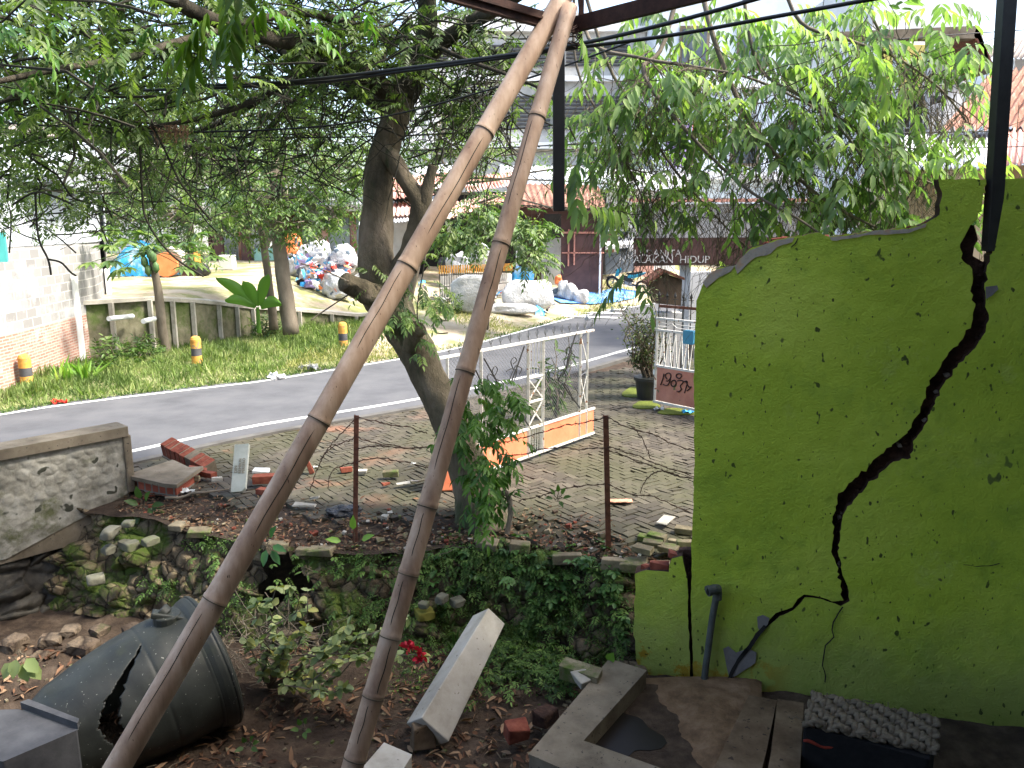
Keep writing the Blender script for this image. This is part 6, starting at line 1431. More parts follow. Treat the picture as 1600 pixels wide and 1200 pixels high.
# gutter-side weeds on the near edge of verge
pp_ = []
for k in range(5000):
    i = random.randint(0, 30); p = fr[i].lerp(fr[i+1], random.random()); pp_.append((p.x+random.gauss(0, .1), p.y+.25+abs(random.gauss(0, .22)), .0))
pp_ = np.array(pp_); m_ = len(pp_)
g_ = leaves('weeds', pp_, rng.normal(0, .8, (m_, 3))+[0, -.3, .8], rng.normal(size=(m_, 3)), rng.uniform(.05, .13, m_), rng.uniform(.02, .04, m_), L['bg'], tpl=KITE); g_['kind'] = 'stuff'
for (px, py, lab) in ((108, 605, 'spiky lime green plant right of the left bollard'), (134, 603, 'smaller spiky lime green plant right of its twin')):
    base = G(px, py); t = thing('spiky_plant', lab, 'plant', tuple(base)); m_ = 26; ds = rng.normal(0, .5, (m_, 3))+[0, 0, 1.1]
    leaves('foliage', np.array([tuple(base)]*m_)+rng.normal(0, .04, (m_, 3)), ds, rng.normal(size=(m_, 3)), rng.uniform(.4, .75, m_), .07, L['lime'], t, BLADE)
def bushy(label, px, py, d, r, n, ll, m, sq=.7, name='bush'):
    c = P(px, py, d); t = thing(name, label, 'bush', tuple(c)); pts = ball(tuple(c), r, n, sq); frond_obj('foliage', pts, rng.normal(size=pts.shape)+[0, -.3, .4], ll*2, 3, ll, .4, m, t, tpl=BLADE, droop=.2, hang=.1)
    b = MB()
    for k in range(10): b.tube(wander(V(c.x+random.gauss(0, .1), c.y, c.z-r*.9), Vector(pts[random.randrange(n)]), 5, .1), .012, 4)
    b.build('stem', M['twig'], t)
bushy('leafy cassava-like bush at the foot of the terrace wall near the white wall', 185, 568, 17.6, .7, 150, .13, L['mid'])
bushy('low leafy bush in front of the terrace wall left of the papaya trunk', 220, 548, 18.6, .55, 90, .13, L['mid'])
bushy('small leafy bush right beside the spiky lime plants', 160, 585, 16.8, .4, 60, .12, L['mid'])
bushy('dark leafy clump under the terrace wall behind the two slender trunks', 415, 512, 22.6, .5, 60, .14, L['bg'])
bushy('low green weeds by the sack pile behind the leaning tree', 690, 480, 26, .9, 90, .14, L['bg'], .4)
# papaya tree
pa_ = thing('papaya_tree', 'slim papaya tree with green fruit and broad lobed leaves', 'tree', tuple(G(262, 557)))
tb_ = [G(262, 560), P(254, 520, 19.2), P(248, 460, 19.1), P(240, 415, 19.0), P(236, 395, 19.0)]
MB().tube(smooth_path(tb_, 4), lerp_list([.13, .11, .09, .085], 17), 12, rough=.1).build('trunk', M['bark_lt'], pa_, smooth=True)
c = tb_[-1]
for k, (dx, dz) in enumerate(((-.12, -.22), (.1, -.12), (-.05, -.42), (.14, -.35), (-.14, .02), (.03, -.05))):
    MB().tube([c+V(dx, -.12, dz+.16), c+V(dx, -.12, dz+.08), c+V(dx, -.12, dz-.04), c+V(dx, -.12, dz-.12)], [.01, .075, .085, .02], 10).build('fruit', mat('green_fruit', [(.06, .12, .04), (.1, .18, .06)], 3, .5, 0), pa_, smooth=True)
b = MB(); ps, ds, us, ls = [], [], [], []
for k in range(26):
    a = k*2.4; el = random.uniform(-.35, .7); L_ = random.uniform(.8, 1.5); d = V(math.cos(a)*math.cos(el), math.sin(a)*math.cos(el), math.sin(el)); e = c+d*L_+V(0, 0, -.25*L_*L_*.5); b.tube([c+V(0, 0, .05), c+d*L_*.5, e], [.014, .011, .008], 5)
    for j in range(9):
        th = -2.2+4.4*j/8; dd2 = (d*math.cos(th)+V(-d.y, d.x, 0).normalized()*math.sin(th)+V(0, 0, -.35)); ps.append(tuple(e)); ds.append(tuple(dd2)); us.append((0, 0, 1)); ls.append(.42*(1-.3*abs(th)/2.2))
b.build('stem', L['bg'], pa_); leaves('crown', np.array(ps), np.array(ds), np.array(us, float), np.array(ls), np.array(ls)*.34, L['bg'], pa_, BLADE)
# banana plant
bp = thing('banana_plant', 'young banana plant with broad paddle leaves on the terrace edge', 'plant', tuple(P(405, 512, 21.4))); b0 = P(405, 520, 21.4)
MB().tube([b0, b0+V(0, 0, .7)], [.07, .04], 10).build('stem', L['lime'], bp)
for (ax__, ay__, ex, ey) in ((400, 480, 338, 435), (398, 478, 352, 470), (405, 478, 420, 430), (408, 480, 440, 476), (402, 480, 380, 440)):
    rows = []; A = P(ax__, ay__, 21.4); B = P(ex, ey, 21.2); w_ = .16; si = (B-A).cross(V(0, -1, .3)).normalized()
    for j in range(5):
        s = (j-2)/2; rows.append([A.lerp(B, t)+V(0, 0, .12*math.sin(math.pi*t))+si*s*w_*math.sin(math.pi*min(1, t*.93+.06))**.6+V(0, -.05, .04)*(1-abs(s)) for t in np.linspace(0, 1, 12)])
    o = MB().grid(rows).build('leaf', L['lime'], bp, smooth=True)
# background trees
def bgtree(label, trunk, clumps, ll, m, group, r0=.14, pairs=4, dens=1.0, bark='bark_lt'):
    t = thing('garden_tree', label, 'tree', tuple(trunk[0]), group); q = smooth_path(trunk, 4); b = MB(); b.tube(q, lerp_list([r0, r0*.55], len(q)), 10, rough=.15); b.build('trunk', M[bark], t, smooth=True)
    b = MB(); pts = []
    for (x, y, d, r, n) in clumps:
        c = P(x, y, d); e = q[random.randint(len(q)//2, len(q)-1)]; b.tube(wander(e, c, 6, .2), lerp_list([r0*.4, r0*.12], 7), 6)
        bl = ball(tuple(c), r, int(n*dens), .8); pts.append(bl)
        for k in range(int(n*.25)): b.tube(wander(c, Vector(bl[random.randrange(len(bl))]), 4, .12), .012, 3)
    b.build('branch', M[bark], t); pts = np.concatenate(pts)
    frond_obj('crown', pts, rng.normal(size=pts.shape)*[1, 1, .5]+[0, 0, -.1], ll*3, pairs, ll, .36, m, t, tpl=KITE, droop=.3, hang=.4)
bgtree('slender grey trunked tree just left of the leaning tree', [P(455, 522, 21.6), P(443, 440, 21.6), P(436, 380, 21.6), P(428, 320, 21.6), P(432, 250, 21.6)], [(400, 330, 21, 1.0, 90), (470, 340, 21.5, 1.0, 90), (440, 270, 21.5, 1.4, 130), (520, 330, 21.8, .9, 80), (360, 270, 21, 1.2, 110), (530, 260, 22, 1.2, 100)], .17, L['bg'], 'trees on the terrace', .23)
bgtree('thin yellowish trunked tree left of the slender grey one', [P(428, 515, 22.3), P(420, 440, 22.3), P(410, 370, 22.3), P(400, 320, 22.3)], [(380, 340, 22.5, 1.0, 90), (345, 330, 22.8, .9, 70), (390, 280, 23, 1.2, 100)], .17, L['bg'], 'trees on the terrace', .13)
bgtree('bushy tree rising behind the papaya', [Y(300, 0, 30), P(300, 400, 30), P(295, 340, 30), P(290, 280, 30)], [(200, 330, 29, 1.6, 130), (280, 330, 29, 1.6, 130), (240, 260, 30, 2.0, 180), (330, 260, 30, 1.8, 150), (180, 260, 30, 1.8, 140), (300, 380, 29, 1.0, 60), (150, 340, 28, 1.2, 70), (140, 250, 32, 2, 120)], .24, L['bg'], 'trees on the terrace', .2)
bgtree('tall dense tree standing farthest back on the left', [Y(420, 0, 38), P(420, 380, 38), P(420, 300, 38), P(415, 200, 38)], [(350, 200, 37, 3, 190), (430, 180, 38, 3.2, 190), (500, 210, 38, 3, 170), (270, 190, 38, 3, 170), (550, 280, 37, 1.8, 90), (480, 290, 37, 1.8, 80), (200, 200, 38, 2.6, 120)], .34, L['bg'], 'trees on the terrace', .3)
bgtree('feathery leaved small tree before the shack doors', [Y(760, 0, 24), P(768, 420, 24), P(775, 370, 24)], [(740, 360, 23.6, .8, 60), (790, 350, 23.6, .9, 70), (830, 360, 23.5, .7, 50), (830, 400, 23.2, .5, 40), (760, 320, 24, .8, 50), (700, 370, 24, .5, 26)], .2, L['bg'], 'trees on the terrace', .07, pairs=6)
bgtree('leafy tree hanging in front of the grey louvred building', [Y(640, 0, 27), P(655, 400, 27), P(670, 300, 27), P(690, 200, 27)], [(700, 180, 26, 1.6, 90), (760, 220, 26, 1.3, 70), (660, 240, 26, 1.0, 50), (720, 260, 26, .9, 40), (900, 230, 26, 1.3, 70), (960, 290, 25, 1.0, 60), (960, 340, 25, .8, 50), (1000, 240, 26, 1.2, 50)], .19, L['bg'], 'trees on the terrace', .12)
# =================================================================== BACKGROUND BUILDINGS AND YARD CLUTTER
def ppoly(px4, d): return [P(x, y, dd) for (x, y), dd in zip(px4, d if hasattr(d, '__len__') else [d]*len(px4))]
def panel_(name, x0, y0, x1, y1, d, th, m, par_, ground=False):
    """upright panel facing the viewer at distance d, x0..x1 / top y0 / bottom y1 in the picture"""
    a = P(x0, y1, d); c = P(x1, y0, d); z0 = yz(a.x, d)-.1 if ground else a.z
    b = MB(); b.box(((a.x+c.x)/2, d+th/2, (z0+c.z)/2), (c.x-a.x, th, c.z-z0)); return b.build(name, m, par_)
def corr(name, corners, m, par_, waves=30, amp=.03, across=True):
    """corrugated sheet between 4 corners: near-left, near-right, far-right, far-left"""
    A, B, C_, D = corners; nx = waves*6; rows = []
    nn = (B-A).cross(D-A).normalized()
    for j in range(3):
        t = j/2; L1 = A.lerp(D, t); R1 = B.lerp(C_, t); rows.append([L1.lerp(R1, i/nx)+nn*amp*math.sin(i/nx*waves*2*math.pi) for i in range(nx+1)])
    o = MB().grid(rows).build(name, m, par_, smooth=True); s = o.modifiers.new('t', 'SOLIDIFY'); s.thickness = .01; return o
# big grey louvred building
gbld = thing('grey_building', 'large stained grey building with rows of louvre blocks behind the shack roofs', 'building', tuple(Y(800, 0, 45)))
panel_('wall', 640, 20, 1010, 440, 46, 6, M['plast_grey'], gbld, True)
for (x0, y0, x1, y1) in ((655, 70, 700, 110), (720, 70, 860, 110), (885, 70, 985, 110), (700, 150, 860, 205), (880, 150, 985, 205)):
    for k in range(int((y1-y0)/6)):
        panel_('louvre', x0, y0+k*6, x1, y0+k*6+3, 45.85, .14, M['conc_dk'], gbld)
panel_('ledge', 636, 118, 1012, 126, 45.6, .4, M['plast_white'], gbld); panel_('ledge', 636, 222, 1012, 232, 45.4, .6, M['plast_white'], gbld); panel_('ledge', 636, 40, 1012, 48, 45.6, .4, M['plast_white'], gbld)
for x in (640, 668, 870): panel_('pilaster', x, 20, x+14, 300, 45.6, .4, M['plast_white'], gbld)
# pale building behind the drooping leaves
wb = thing('pale_blue_building', 'pale blue-white house behind the signboard and drooping leaves', 'building', tuple(Y(1130, 0, 43)))
panel_('wall', 1012, -30, 1330, 440, 43, 6, M['plast_blue'], wb, True)
for (x0, y0, x1, y1) in ((1060, 40, 1110, 110), (1150, 40, 1200, 110), (1240, 40, 1290, 110), (1140, 190, 1190, 260), (1220, 190, 1280, 260)):
    f_ = panel_('window', x0, y0, x1, y1, 42.9, .1, M['conc'], wb); pn = panel_('pane', x0+5, y0+5, x1-5, y1-5, 42.86, .05, M['glass'], None); pn.parent = f_
panel_('ledge', 1008, 268, 1334, 280, 42.2, .8, M['plast_white'], wb); panel_('ledge', 1008, 130, 1334, 137, 42.6, .4, M['plast_white'], wb)
for (x0, y0, x1, y1, m_, lab) in ((1040, 190, 1078, 262, 'purple', 'purple cloth hanging on the pale blue house'), (1080, 186, 1090, 256, 'redc', 'narrow red banner hanging next to the purple cloth')):
    A = P(x0, y1, 41.8); Bq = P(x1, y0, 41.8); rows = [[V(A.x+(Bq.x-A.x)*i/12, 41.8+.08*math.sin(i*1.6+j*.3), A.z+(Bq.z-A.z)*j/8) for i in range(13)] for j in range(9)]
    o = MB().grid(rows).build('hanging_cloth', M[m_], smooth=True); tag(o, lab, 'cloth')
# white shop at the back of the yard
ws = thing('white_house', 'low white house with a red shutter and dark door at the back of the yard', 'house', tuple(Y(980, 0, 40)))
panel_('wall', 930, 285, 1060, 440, 40, 3, M['plast_white'], ws, True); panel_('door', 967, 362, 982, 425, 39.9, .1, M['glass'], ws, True); panel_('shutter', 948, 364, 960, 400, 39.9, .1, M['tile'], ws); panel_('notice', 972, 372, 980, 380, 39.86, .04, M['plast_white'], ws)
corr('roof', [P(925, 292, 38.6), P(1070, 300, 38.6), P(1070, 268, 43), P(925, 262, 43)], M['tin_white'], ws, 30)
# shack with rusty roofs
sk = thing('roadside_shack', 'ramshackle roadside shack with rusty red tin roofs and brown sheet doors', 'shack', tuple(Y(800, 0, 35)))
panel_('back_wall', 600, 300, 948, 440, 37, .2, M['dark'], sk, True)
panel_('side_wall', 596, 330, 640, 440, 34.5, .2, M['plast_grey'], sk, True)
panel_('sheet_door', 876, 330, 944, 440, 33.4, .1, M['tin_brown'], sk, True); panel_('sheet_door', 820, 330, 850, 440, 35, .1, M['tin_brown'], sk, True); panel_('sheet_door', 846, 372, 878, 440, 34.6, .1, M['plast_grey'], sk, True)
for (x0, x1, y0, y1) in ((887, 890, 358, 416), (896, 899, 366, 414)): panel_('door_batten', x0, y0, x1, y1, 33.3, .08, M['pink_metal'], sk)
panel_('door_batten', 878, 362, 944, 365, 33.3, .08, M['pink_metal'], sk); panel_('door_batten', 878, 394, 944, 396, 33.3, .08, M['pink_metal'], sk); panel_('fascia', 800, 322, 948, 334, 33.2, .15, M['tin_brown'], sk)
for (x, y0) in ((806, 320), (936, 330), (700, 330), (640, 330)):
    panel_('post', x, y0, x+5, 440, 33.2, .15, M['plast_white'], sk, True)
tiles = [([(800, 322), (950, 330), (935, 290), (790, 286)], (32.4, 32.4, 36, 36), 'tile'),
         ([(600, 312), (705, 300), (700, 268), (600, 280)], (33, 33, 37, 37), 'tin_rust'),
         ([(690, 345), (795, 312), (800, 298), (700, 318)], (31, 33, 35, 33.5), 'tin_rust'),
         ([(730, 300), (810, 288), (800, 268), (720, 278)], (35, 35, 38.5, 38.5), 'tin_rust'),
         ([(590, 340), (700, 330), (700, 312), (596, 318)], (31.5, 31.5, 34, 34), 'tin_rust'),
         ([(645, 290), (730, 278), (725, 252), (650, 262)], (37, 37, 40, 40), 'tin_white'),
         ([(780, 286), (960, 296), (960, 262), (780, 258)], (38, 38, 41, 41), 'tin'),
         ([(560, 352), (640, 345), (640, 330), (565, 334)], (31, 31, 33, 33), 'tin_white')]
for px4, ds, m_ in tiles:
    corr('roof', ppoly(px4, ds), M[m_], sk, 16, .035)
for (pa_x, pa_y, pb_x, pb_y, d) in ((690, 345, 800, 310, 31.5), (700, 330, 790, 300, 33), (800, 318, 950, 326, 32.5)):
    b = MB(); b.bar(P(pa_x, pa_y+3, d), P(pb_x, pb_y+3, d), .12, .1); b.build('eave_batten', M['twig_dk'], sk)
tk = thing('roof_drum', 'dark blue plastic drum lying among the rusty roofs', 'drum', tuple(P(672, 320, 32))); MB().tube([P(664, 322, 32), P(685, 316, 32.4)], .28, 14).build('drum_body', M['glass'], tk)
# sheet metal sheds on the left part of the yard
ss = thing('sheet_metal_shed', 'shed patched from grey and brown upright metal sheets', 'shed', tuple(Y(440, 0, 38)))
for (x0, x1, y0, d, m_) in ((330, 344, 352, 38, 'tin_brown'), (344, 378, 312, 38.05, 'tin'), (376, 388, 320, 37.9, 'tin_rust'), (388, 424, 330, 38.2, 'tin_white'), (424, 446, 300, 38.1, 'plast_white'), (446, 470, 322, 37.8, 'tin_brown'), (470, 500, 300, 38.1, 'tin'), (500, 512, 352, 37.9, 'tin_rust'), (512, 545, 340, 38.05, 'tin'), (540, 565, 330, 38.2, 'tin_rust'), (560, 602, 330, 38.0, 'tin')):
    A, B_ = P(x0, 440, d), P(x1, y0, d); z0 = yz(A.x, d)-.1
    corr('wall_sheet', [V(A.x, d, z0), V(B_.x, d, z0), V(B_.x, d, B_.z), V(A.x, d, B_.z)], M[m_], ss, max(3, int((x1-x0)/2.2)), .025)
panel_('base_wall', 320, 410, 430, 440, 37.2, .3, M['plast_grey'], ss, True); panel_('net', 398, 388, 448, 414, 37.6, .05, mat('green_net', [(.3, .55, .45), (.4, .65, .55)], 3, .8, 0), ss)
panel_('post', 338, 330, 344, 440, 37.4, .2, M['tin_brown'], ss, True); panel_('post', 380, 335, 386, 440, 37.4, .2, M['tin_brown'], ss, True)
corr('roof', ppoly([(320, 322), (620, 318), (620, 285), (320, 290)], (36.5, 36.5, 42, 42)), M['tin'], ss, 50, .04)
# far left house behind the trees
lh = thing('plain_house', 'pale house glimpsed through the foliage behind the tin shed', 'house', tuple(Y(180, 0, 44)))
panel_('wall', -120, 250, 330, 440, 45, 5, M['plast_white'], lh, True); corr('roof', ppoly([(-150, 255), (345, 262), (300, 200), (-100, 190)], (43, 43, 50, 50)), M['tile_grey'], lh, 60, .05)
# lattice fence with amber tips
wf = thing('picket_fence', 'low black wire fence with small amber tips in front of the shack', 'fence', tuple(Y(730, 0, 28)))
b = MB(); a, c = Y(688, 0, 27.5), Y(800, 0, 30.5); 
for z in (.1, .55, .95): b.bar(a+V(0, 0, z), c+V(0, 0, z), .03)
b.build('rail', M['steel_dk'], wf); b = MB(); tt = MB(); 
for k in range(34):
    p = a.lerp(c, k/33); b.bar(p, p+V(0, 0, 1.0), .022); tt.bar(p+V(0, 0, 1.0), p+V(0, 0, 1.28), .05)
b.build('picket', M['steel_dk'], wf); tt.build('tip', M['amber'], wf)
ph = a.lerp(c, .5); b = MB(); b.bar(a+V(0, .3, .45), c+V(0, .3, .45), .02, .9); b.build('backing_sheet', M['plast_grey'], wf)
for i, px in enumerate((690, 702)):
    pass
# blobs: sacks, bags
def blob(name, label, cat, c, size, m, rough=.25, rotz=0, group=None, f2=3.5, flat=True, seed=None):
    bmn = bmesh.new(); bmesh.ops.create_icosphere(bmn, subdivisions=4, radius=1); sd = V(random.random()*50, 0, 0); rt = Matrix.Rotation(rotz, 3, 'Z'); c = Vector(c)
    for v in bmn.verts:
        p = v.co.copy(); f = 1+rough*noise.noise(p*1.5+sd)+rough*.45*abs(noise.noise(p*f2+sd))
        ex_ = .74; q = Vector([math.copysign(abs(k)**ex_, k) for k in p])*f*.78
        v.co = c+rt @ Vector((q.x*size[0]/2, q.y*size[1]/2, q.z*size[2]/2))+V(0, 0, size[2]*.42)
    me = bpy.data.meshes.new(name); bmn.to_mesh(me); bmn.free(); me.materials.append(m)
    for p in me.polygons: p.use_smooth = True
    o = bpy.data.objects.new(name, me); col.objects.link(o); return tag(o, label, cat, group)
SG = 'bulging sacks in the yard'
blob('sack', 'huge white bulk sack lying in the yard between the bamboo poles and steel post', 'sack', Y(826, 0, 28), (2.3, 1.1, 1.35), M['sack'], .2, .3, SG)
blob('sack', 'white sheet-like sack slumped between the two bamboo poles', 'sack', Y(737, 0, 26.3), (1.7, .7, 1.6), M['sack'], .18, 0, SG)
blob('sack', 'low flattened white sack on the sand right of the slim bamboo pole', 'sack', Y(800, 0, 27), (2.0, .9, .45), M['sack'], .3, 0, SG)
blob('sack', 'small white sack leftmost of the row before the brown door', 'sack', Y(868, 0, 31.5), (.5, .5, .5), M['sack_grey'], .3, 0, SG)
blob('sack', 'upright printed white sack second in the row before the brown door', 'sack', Y(879, 0, 31.3), (.55, .5, .95), M['sack_grey'], .25, 0, SG)
blob('sack', 'upright white sack in the middle of the row before the brown door', 'sack', Y(891, 0, 31.2), (.6, .5, .85), M['sack'], .25, .3, SG)
blob('sack', 'tied white sack leaning rightmost before the brown door', 'sack', Y(907, 0, 31.0), (.75, .5, .65), M['sack'], .3, -.2, SG)
blob('bag', 'small orange bag wedged behind the row of white sacks', 'bag', Y(872, 0, 31.8)+V(0, 0, .45), (.35, .3, .5), M['orange_pl'], .3)
blob('sack', 'white bulky sack on top of the junk pile left of the trunk', 'sack', Y(500, 0, 30.8)+V(0, 0, .75), (1.3, .9, .9), M['sack'], .4, 0, SG)
blob('sack', 'clear grey sack of bottles against the leaning trunk', 'sack', Y(540, 0, 30)+V(0, 0, .75), (1.2, 1.0, 1.2), M['sack_grey'], .35, 0, SG)
blob('sack', 'big grey-white sack on the ground before the junk pile', 'sack', Y(530, 0, 28.5), (1.3, .9, 1.25), M['sack_grey'], .35, .3, SG)
blob('sack', 'torn white sack at the left end of the junk pile', 'sack', Y(478, 0, 30.5), (1.0, .9, 1.0), M['sack'], .5, 0, SG)
blob('sack', 'blue and white striped sack in the middle of the junk pile', 'sack', Y(505, 0, 29.8), (1.0, .8, .8), M['blue_tarp2'], .5, 0, SG)
blob('bag', 'purple and blue bag at the foot of the junk pile', 'bag', Y(487, 0, 28.8), (.5, .4, .4), M['purple'], .4)
blob('sack', 'white sack seen under the fork of the leaning tree', 'sack', Y(575, 0, 31), (1.0, .8, 1.0), M['sack'], .4, 0, SG)
blob('sack', 'grey-white sack behind the picket fence', 'sack', Y(715, 0, 31)+V(0, 0, .6), (1.0, .8, 1.0), M['sack_grey'], .4, 0, SG)
blob('sack', 'white hanging sack behind the amber fence tips', 'sack', Y(752, 0, 32)+V(0, 0, .8), (1.0, .8, 1.2), M['sack'], .3, 0, SG)
blob('sack', 'dark bundled sack under the shack roof', 'sack', Y(700, 0, 31.5)+V(0, 0, .5), (.8, .7, .8), M['bag'], .4, 0, SG)
blob('bundle', 'blue-white bundle inside the dark shack opening', 'bundle', Y(816, 0, 33)+V(0, 0, .1), (1.0, .6, .9), M['blue_tarp2'], .4)
tag(MB().tube([Y(462, 0, 33)+V(0, 0, .95), Y(462, 0, 33)+V(.0, -.5, 1.0)], [.45, .36], 20).build('plastic_basin', M['orange_pl']), 'orange plastic basin propped on the junk pile', 'basin')
MS = [M['sack'], M['blue_tarp2'], M['purple'], M['orange_pl'], M['bag'], M['sack_grey'], M['redc']]
b = MB()
for k in range(330):
    p = Y(random.gauss(510, 26), 0, random.uniform(28.4, 31.5)) if k < 230 else Y(random.gauss(760, 60), 0, random.uniform(27, 31)); hgt = random.uniform(0, 1.25) if k < 230 else random.uniform(0, .2)
    s_ = random.uniform(.06, .2); u_ = V(random.gauss(0, 1), random.gauss(0, 1), random.gauss(0, 1)).normalized()*s_; v_ = u_.cross(V(random.gauss(0, 1), random.gauss(0, 1), random.gauss(0, 1)).normalized())*1.2; c = p+V(0, -.25*(k < 230), hgt+.03)
    b.add([c-u_-v_, c+u_-v_*.6+v_*.3, c+u_*.7+v_, c-u_*.8+v_*.9, c+V(0, -.05, .06)], [(0, 1, 4), (1, 2, 4), (2, 3, 4), (3, 0, 4)], random.choice([0, 0, 0, 5, 5, 1, 1, 2, 3, 4, 6]))
b.build('scattered_litter', MS)['kind'] = 'stuff'
# blue tarp heap and basin on terrace
A = Y(238, 0, 28.5); rows = []
for j in range(22):
    r_ = []
    for i in range(30):
        u_, v_ = i/29*2-1, j/21*2-1; e = max(0, 1-u_*u_)*max(0, 1-v_*v_); p = A+V(u_*1.05, v_*.8, 1.15*e**.45+.18*noise.noise(V(u_*3, v_*3, 1))*e**.3+.06*noise.noise(V(u_*9, v_*9, 1))); r_.append(p)
    rows.append(r_)
o = MB().grid(rows).build('tarp_heap', M['blue_tarp2'], smooth=False); tag(o, 'heap under a crumpled blue and white tarpaulin on the terrace', 'tarpaulin')
dr_ = thing('orange_drum', 'round orange drum lid leaning against the blue tarpaulin heap', 'drum', tuple(Y(268, 0, 27.4)))
c = Y(268, 0, 27.4)+V(0, 0, .42); MB().tube([c, c+V(0, -.12, .02)], .42, 26).build('lid', M['orange_pl'], dr_, bevel=.01)
MB().tube([c+V(0, .1, .1), c+V(0, .5, .2)], .5, 20).build('drum_body', M['conc_lt'], dr_)
cb = thing('brown_cabinet', 'brown wooden cabinet with an orange edge beside the blue tarpaulin', 'cabinet', tuple(Y(300, 0, 28))); a = Y(301, 0, 28)
MB().box(a+V(0, .2, .38), (.5, .5, .78)).build('carcass', M['tin_brown'], cb); MB().box(a+V(.27, .18, .42), (.04, .5, .84)).build('edge', M['amber'], cb)
blob('bag', 'black bag lying right of the brown cabinet', 'bag', Y(320, 0, 28), (.7, .5, .55), M['bag'], .3)
tag(MB().box(Y(362, 0, 31)+V(0, 0, .3), (.55, .4, .55)).build('white_box', M['plast_white'], bevel=.03), 'small white box by the grey shed base', 'box')
# flat blue tarpaulin
tA = []
out = [(856, 464), (893, 450), (935, 458), (960, 451), (1000, 457), (990, 468), (960, 474), (925, 477), (876, 475)]
def onyard(px, py):
    r = ray(px, py); lo_, hi_ = 15., 45.
    for k in range(40):
        m_ = (lo_+hi_)/2; p = V(0, 0, CZ)+r*(m_/r.y)
        if p.z > yz(p.x, p.y): lo_ = m_
        else: hi_ = m_
    p = V(0, 0, CZ)+r*(lo_/r.y); return p
c = onyard(928, 462); ring = [onyard(*q) for q in jag(out, 1.0, 6)]; n_ = len(ring); vs = [c+V(0, 0, .06)]; fs = []
for k, f_ in enumerate((.33, .66, 1.0)):
    for p in ring: q = c.lerp(p, f_); vs.append(V(q.x, q.y, yz(q.x, q.y)+.05+.07*abs(noise.noise(V(q.x*2, q.y*2, 0)))*(1 if f_ < 1 else .3)))
for j in range(n_): fs.append((0, 1+j, 1+(j+1) % n_))
for k in range(2):
    for j in range(n_): fs.append((1+k*n_+j, 1+(k+1)*n_+j, 1+(k+1)*n_+(j+1) % n_, 1+k*n_+(j+1) % n_))
o = MB().add(vs, fs).build('tarpaulin', M['blue_tarp'], fixn=True); tag(o, 'blue tarpaulin spread flat on the sand beside the motorcycle', 'tarpaulin')
# grey leaning panel and white shelter top
cs = thing('market_stall', 'grey slanted stall panel under a narrow white roof in the yard', 'stall', tuple(onyard(950, 430)))
d = 37.5
MB().prism(ppoly([(920, 432), (990, 424), (996, 392), (932, 396)], (d, d, d, d)), (0, .08, 0)).build('slanted_panel', mat('slate_panel', [(.13, .15, .18), (.2, .23, .26)], 3, .7, .1, .002, 20), cs, fixn=True)
MB().prism(ppoly([(916, 392), (1000, 386), (1000, 381), (916, 386)], (d-.4,)*4), (0, 2.4, .15)).build('roof', M['plast_white'], cs, fixn=True)
for px in (922, 990): p = P(px, 400, d+.2); MB().bar(V(p.x, p.y, yz(p.x, p.y)-.1), p, .06).build('leg', M['steel_dk'], cs)
# kerb of bricks behind signboard
tag(panel_('low_brick_wall', 988, 415, 1022, 426, 39, .2, M['tin_pink'], None, True), 'low salmon wall behind the motorcycle', 'wall')
rw = tag(panel_('bright_wall', 1060, 425, 1330, 520, 19.5, .2, M['plast_white'], None), 'white wall glimpsed beside the torn edge of the green wall', 'wall')
# =================================================================== MOTORCYCLE
mc = thing('motorcycle', 'small blue and black motorcycle parked on the sandy yard', 'motorcycle', tuple(onyard(980, 455)))
wr = .29; wA_, wB_ = onyard(957, 452), onyard(1003, 459); dm = (wB_-wA_); Lm = dm.length; dm.normalize(); hmx = V(0, 0, 1); sd_ = dm.cross(hmx)
def mp(x, z, y=0): return wA_+dm*(Lm*x)+V(0, 0, z)+sd_*y
for k in (0, 1):
    c = mp(k, wr)
    for rr_, tr_, nm, m_ in ((wr-.04, .045, 'tyre', 'rubber'), (wr-.09, .012, 'rim', 'chrome')):
        ring = [c+(dm*math.cos(a)+V(0, 0, 1)*math.sin(a))*rr_ for a in np.linspace(0, 2*math.pi, 30)]; o = MB().tube(ring, tr_, 8)
        if nm == 'tyre': wh = o.build('wheel', M[m_], mc, smooth=True)
        else:
            for s in range(5): a = s*1.257; o.bar(c, c+(dm*math.cos(a)+V(0, 0, 1)*math.sin(a))*rr_, .02)
            o2 = o.build('rim', M[m_]); o2.parent = wh
bz = lambda pts, w_, nm, m_: MB().prism([mp(x, z, -w_/2) for x, z in pts], sd_*w_).build(nm, M[m_], mc, bevel=.015, fixn=True)
bz([(.18, .62), (.30, .92), (.24, 1.0), (.14, .92), (.06, .58)], .22, 'front_cowl', 'teal')
bz([(.25, .55), (.5, .42), (.72, .45), (.62, .62), (.32, .72)], .2, 'engine_cover', 'black_pl')
bz([(.5, .60), (.72, .62), (1.05, .86), (1.12, .96), (.98, .92), (.72, .78), (.5, .74)], .24, 'tail_fairing', 'teal')
bz([(.45, .74), (.7, .78), (1.0, .93), (.98, .99), (.72, .87), (.46, .82)], .22, 'seat', 'black_pl')
bz([(.36, .3), (.6, .26), (.66, .44), (.4, .5)], .2, 'engine', 'chrome')
o = MB().tube([mp(0, wr, .0), mp(.2, .95, .0)], .03, 8); o.build('fork', M['chrome'], mc); o = MB().tube([mp(.2, 1.0, -.32), mp(.22, 1.02, 0), mp(.2, 1.0, .32)], .018, 6); o.build('handlebar', M['black_pl'], mc)
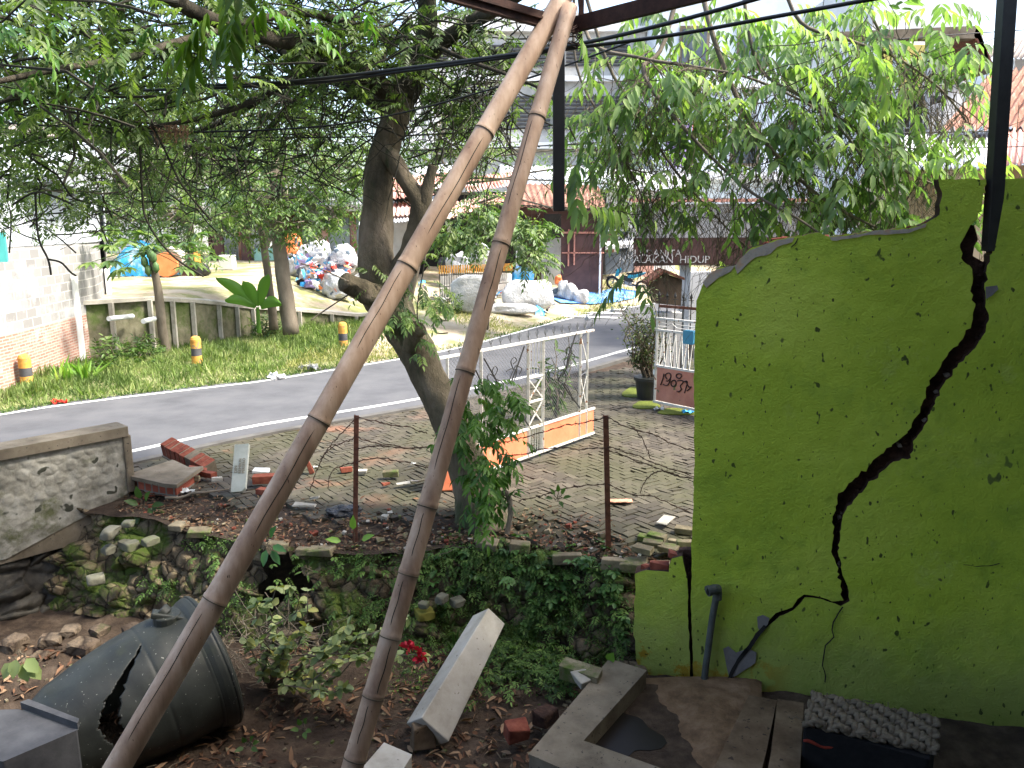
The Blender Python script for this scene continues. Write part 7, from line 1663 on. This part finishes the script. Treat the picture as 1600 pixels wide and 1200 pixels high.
o = MB().tube([mp(.55, .26, -.14), mp(1.1, .36, -.16)], [.03, .05], 8); o.build('exhaust', M['chrome'], mc); o = MB(); o.bar(mp(.35, .42), mp(1, wr), .06); o.build('swing_arm', M['black_pl'], mc); MB().tube([mp(.14, .88, 0), mp(.1, .9, 0)], .08, 12).build('headlight', M['glass'], mc)
bz([(-.22, .5), (0, .62), (.22, .48), (.2, .45), (0, .56), (-.2, .46)], .1, 'mudguard', 'black_pl')
# =================================================================== RIGHT: HOUSES ABOVE THE GREEN WALL
rh = thing('white_house', 'white two storey house with yellow shutters behind the drooping leaves', 'house', tuple(G(1400, 430)))
d = 20
panel_('wall', 1330, -60, 1530, 430, d+.2, 5, M['plast_white'], rh); panel_('lower_wall', 1330, 150, 1450, 430, d+.0, .3, M['plast_blue'], rh)
f_ = panel_('window', 1368, 62, 1452, 152, d-.0, .15, M['plast_white'], rh)
for (x0, x1) in ((1373, 1399), (1403, 1447)): panel_('shutter', x0, 70, x1, 146, d-.05, .1, M['yellow'], rh)
panel_('balcony_slab', 1362, 150, 1480, 157, d-.6, .7, M['conc_dk'], rh); panel_('dark_opening', 1366, 158, 1452, 218, d-.08, .1, M['conc_dk'], rh)
b = MB()
for k in range(12): x = 1362+k*10; b.bar(P(x, 158, d-.5), P(x, 218, d-.5), .03)
for y in (180, 200): b.bar(P(1360, y, d-.5), P(1475, y, d-.5), .03)
b.build('railing', M['tin'], rh); 
for x in (1399, 1450): b = MB(); b.bar(P(x, 60, d-.7), P(x, 222, d-.7), .09); b.build('down_pipe', M['tin'], rh)
o = MB().prism(ppoly([(1526, 40), (1552, 100), (1552, 112), (1522, 56)], (d-1, d-1, d-1, d-1)), (0, 5, 0)).build('verge_board', M['rust'], rh, fixn=True)
o = MB().prism(ppoly([(1300, 50), (1530, 40), (1550, 108), (1548, 114), (1528, 60), (1300, 60)], (d-1,)*6), (0, .3, 0)).build('gable', M['conc'], rh, fixn=True)
# tiled roof houses at the right edge
th = thing('tiled_house', 'cream house with a weathered clay tile roof and tin awnings at the right edge', 'house', tuple(G(1600, 430)))
d = 15
rows = []
nx, ny = 150, 54
A, B_, C_, D = P(1468, 205, 15), P(1860, 205, 15), P(1860, 70, 18.5), P(1545, 118, 18.0)
nn = (B_-A).cross(D-A).normalized()
for j in range(ny+1):
    t = j/ny; r_ = []
    for i in range(nx+1):
        s = i/nx; p = A.lerp(D, t).lerp(B_.lerp(C_, t), s); r_.append(p+nn*(.05*math.sin(s*26*2*math.pi)+.05*(1-(t*9) % 1))+V(0, 0, .02*noise.noise(p*2)))
    rows.append(r_)
MB().grid(rows).build('tile_roof', M['tile'], th, smooth=True)
corr('awning_sheet', [P(1395, 262, 13.2), P(1560, 262, 13.0), P(1562, 205, 15.6), P(1400, 214, 15.6)], M['tin_white'], th, 22, .03)
corr('awning_sheet', [P(1555, 258, 12.8), P(1800, 248, 12.8), P(1800, 196, 15.2), P(1562, 200, 15.2)], M['tin_pink'], th, 24, .03)
panel_('wall', 1478, 258, 1800, 470, 14.2, 3, M['plast_cream'], th); panel_('wall', 1400, 262, 1480, 470, 14.8, 2, M['plast_cream'], th)
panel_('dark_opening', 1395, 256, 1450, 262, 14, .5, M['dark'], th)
gh = thing('grey_roof_house', 'distant pale house with a grey tiled roof behind the steel post', 'house', tuple(G(1600, 420)))
corr('roof', [P(1540, 90, 26), P(1900, 96, 26), P(1900, 50, 30), P(1560, 62, 30)], M['tile_grey'], gh, 44, .04); panel_('wall', 1546, 92, 1880, 430, 27, 5, M['plast_blue'], gh)
# power poles / lines far off (thin)
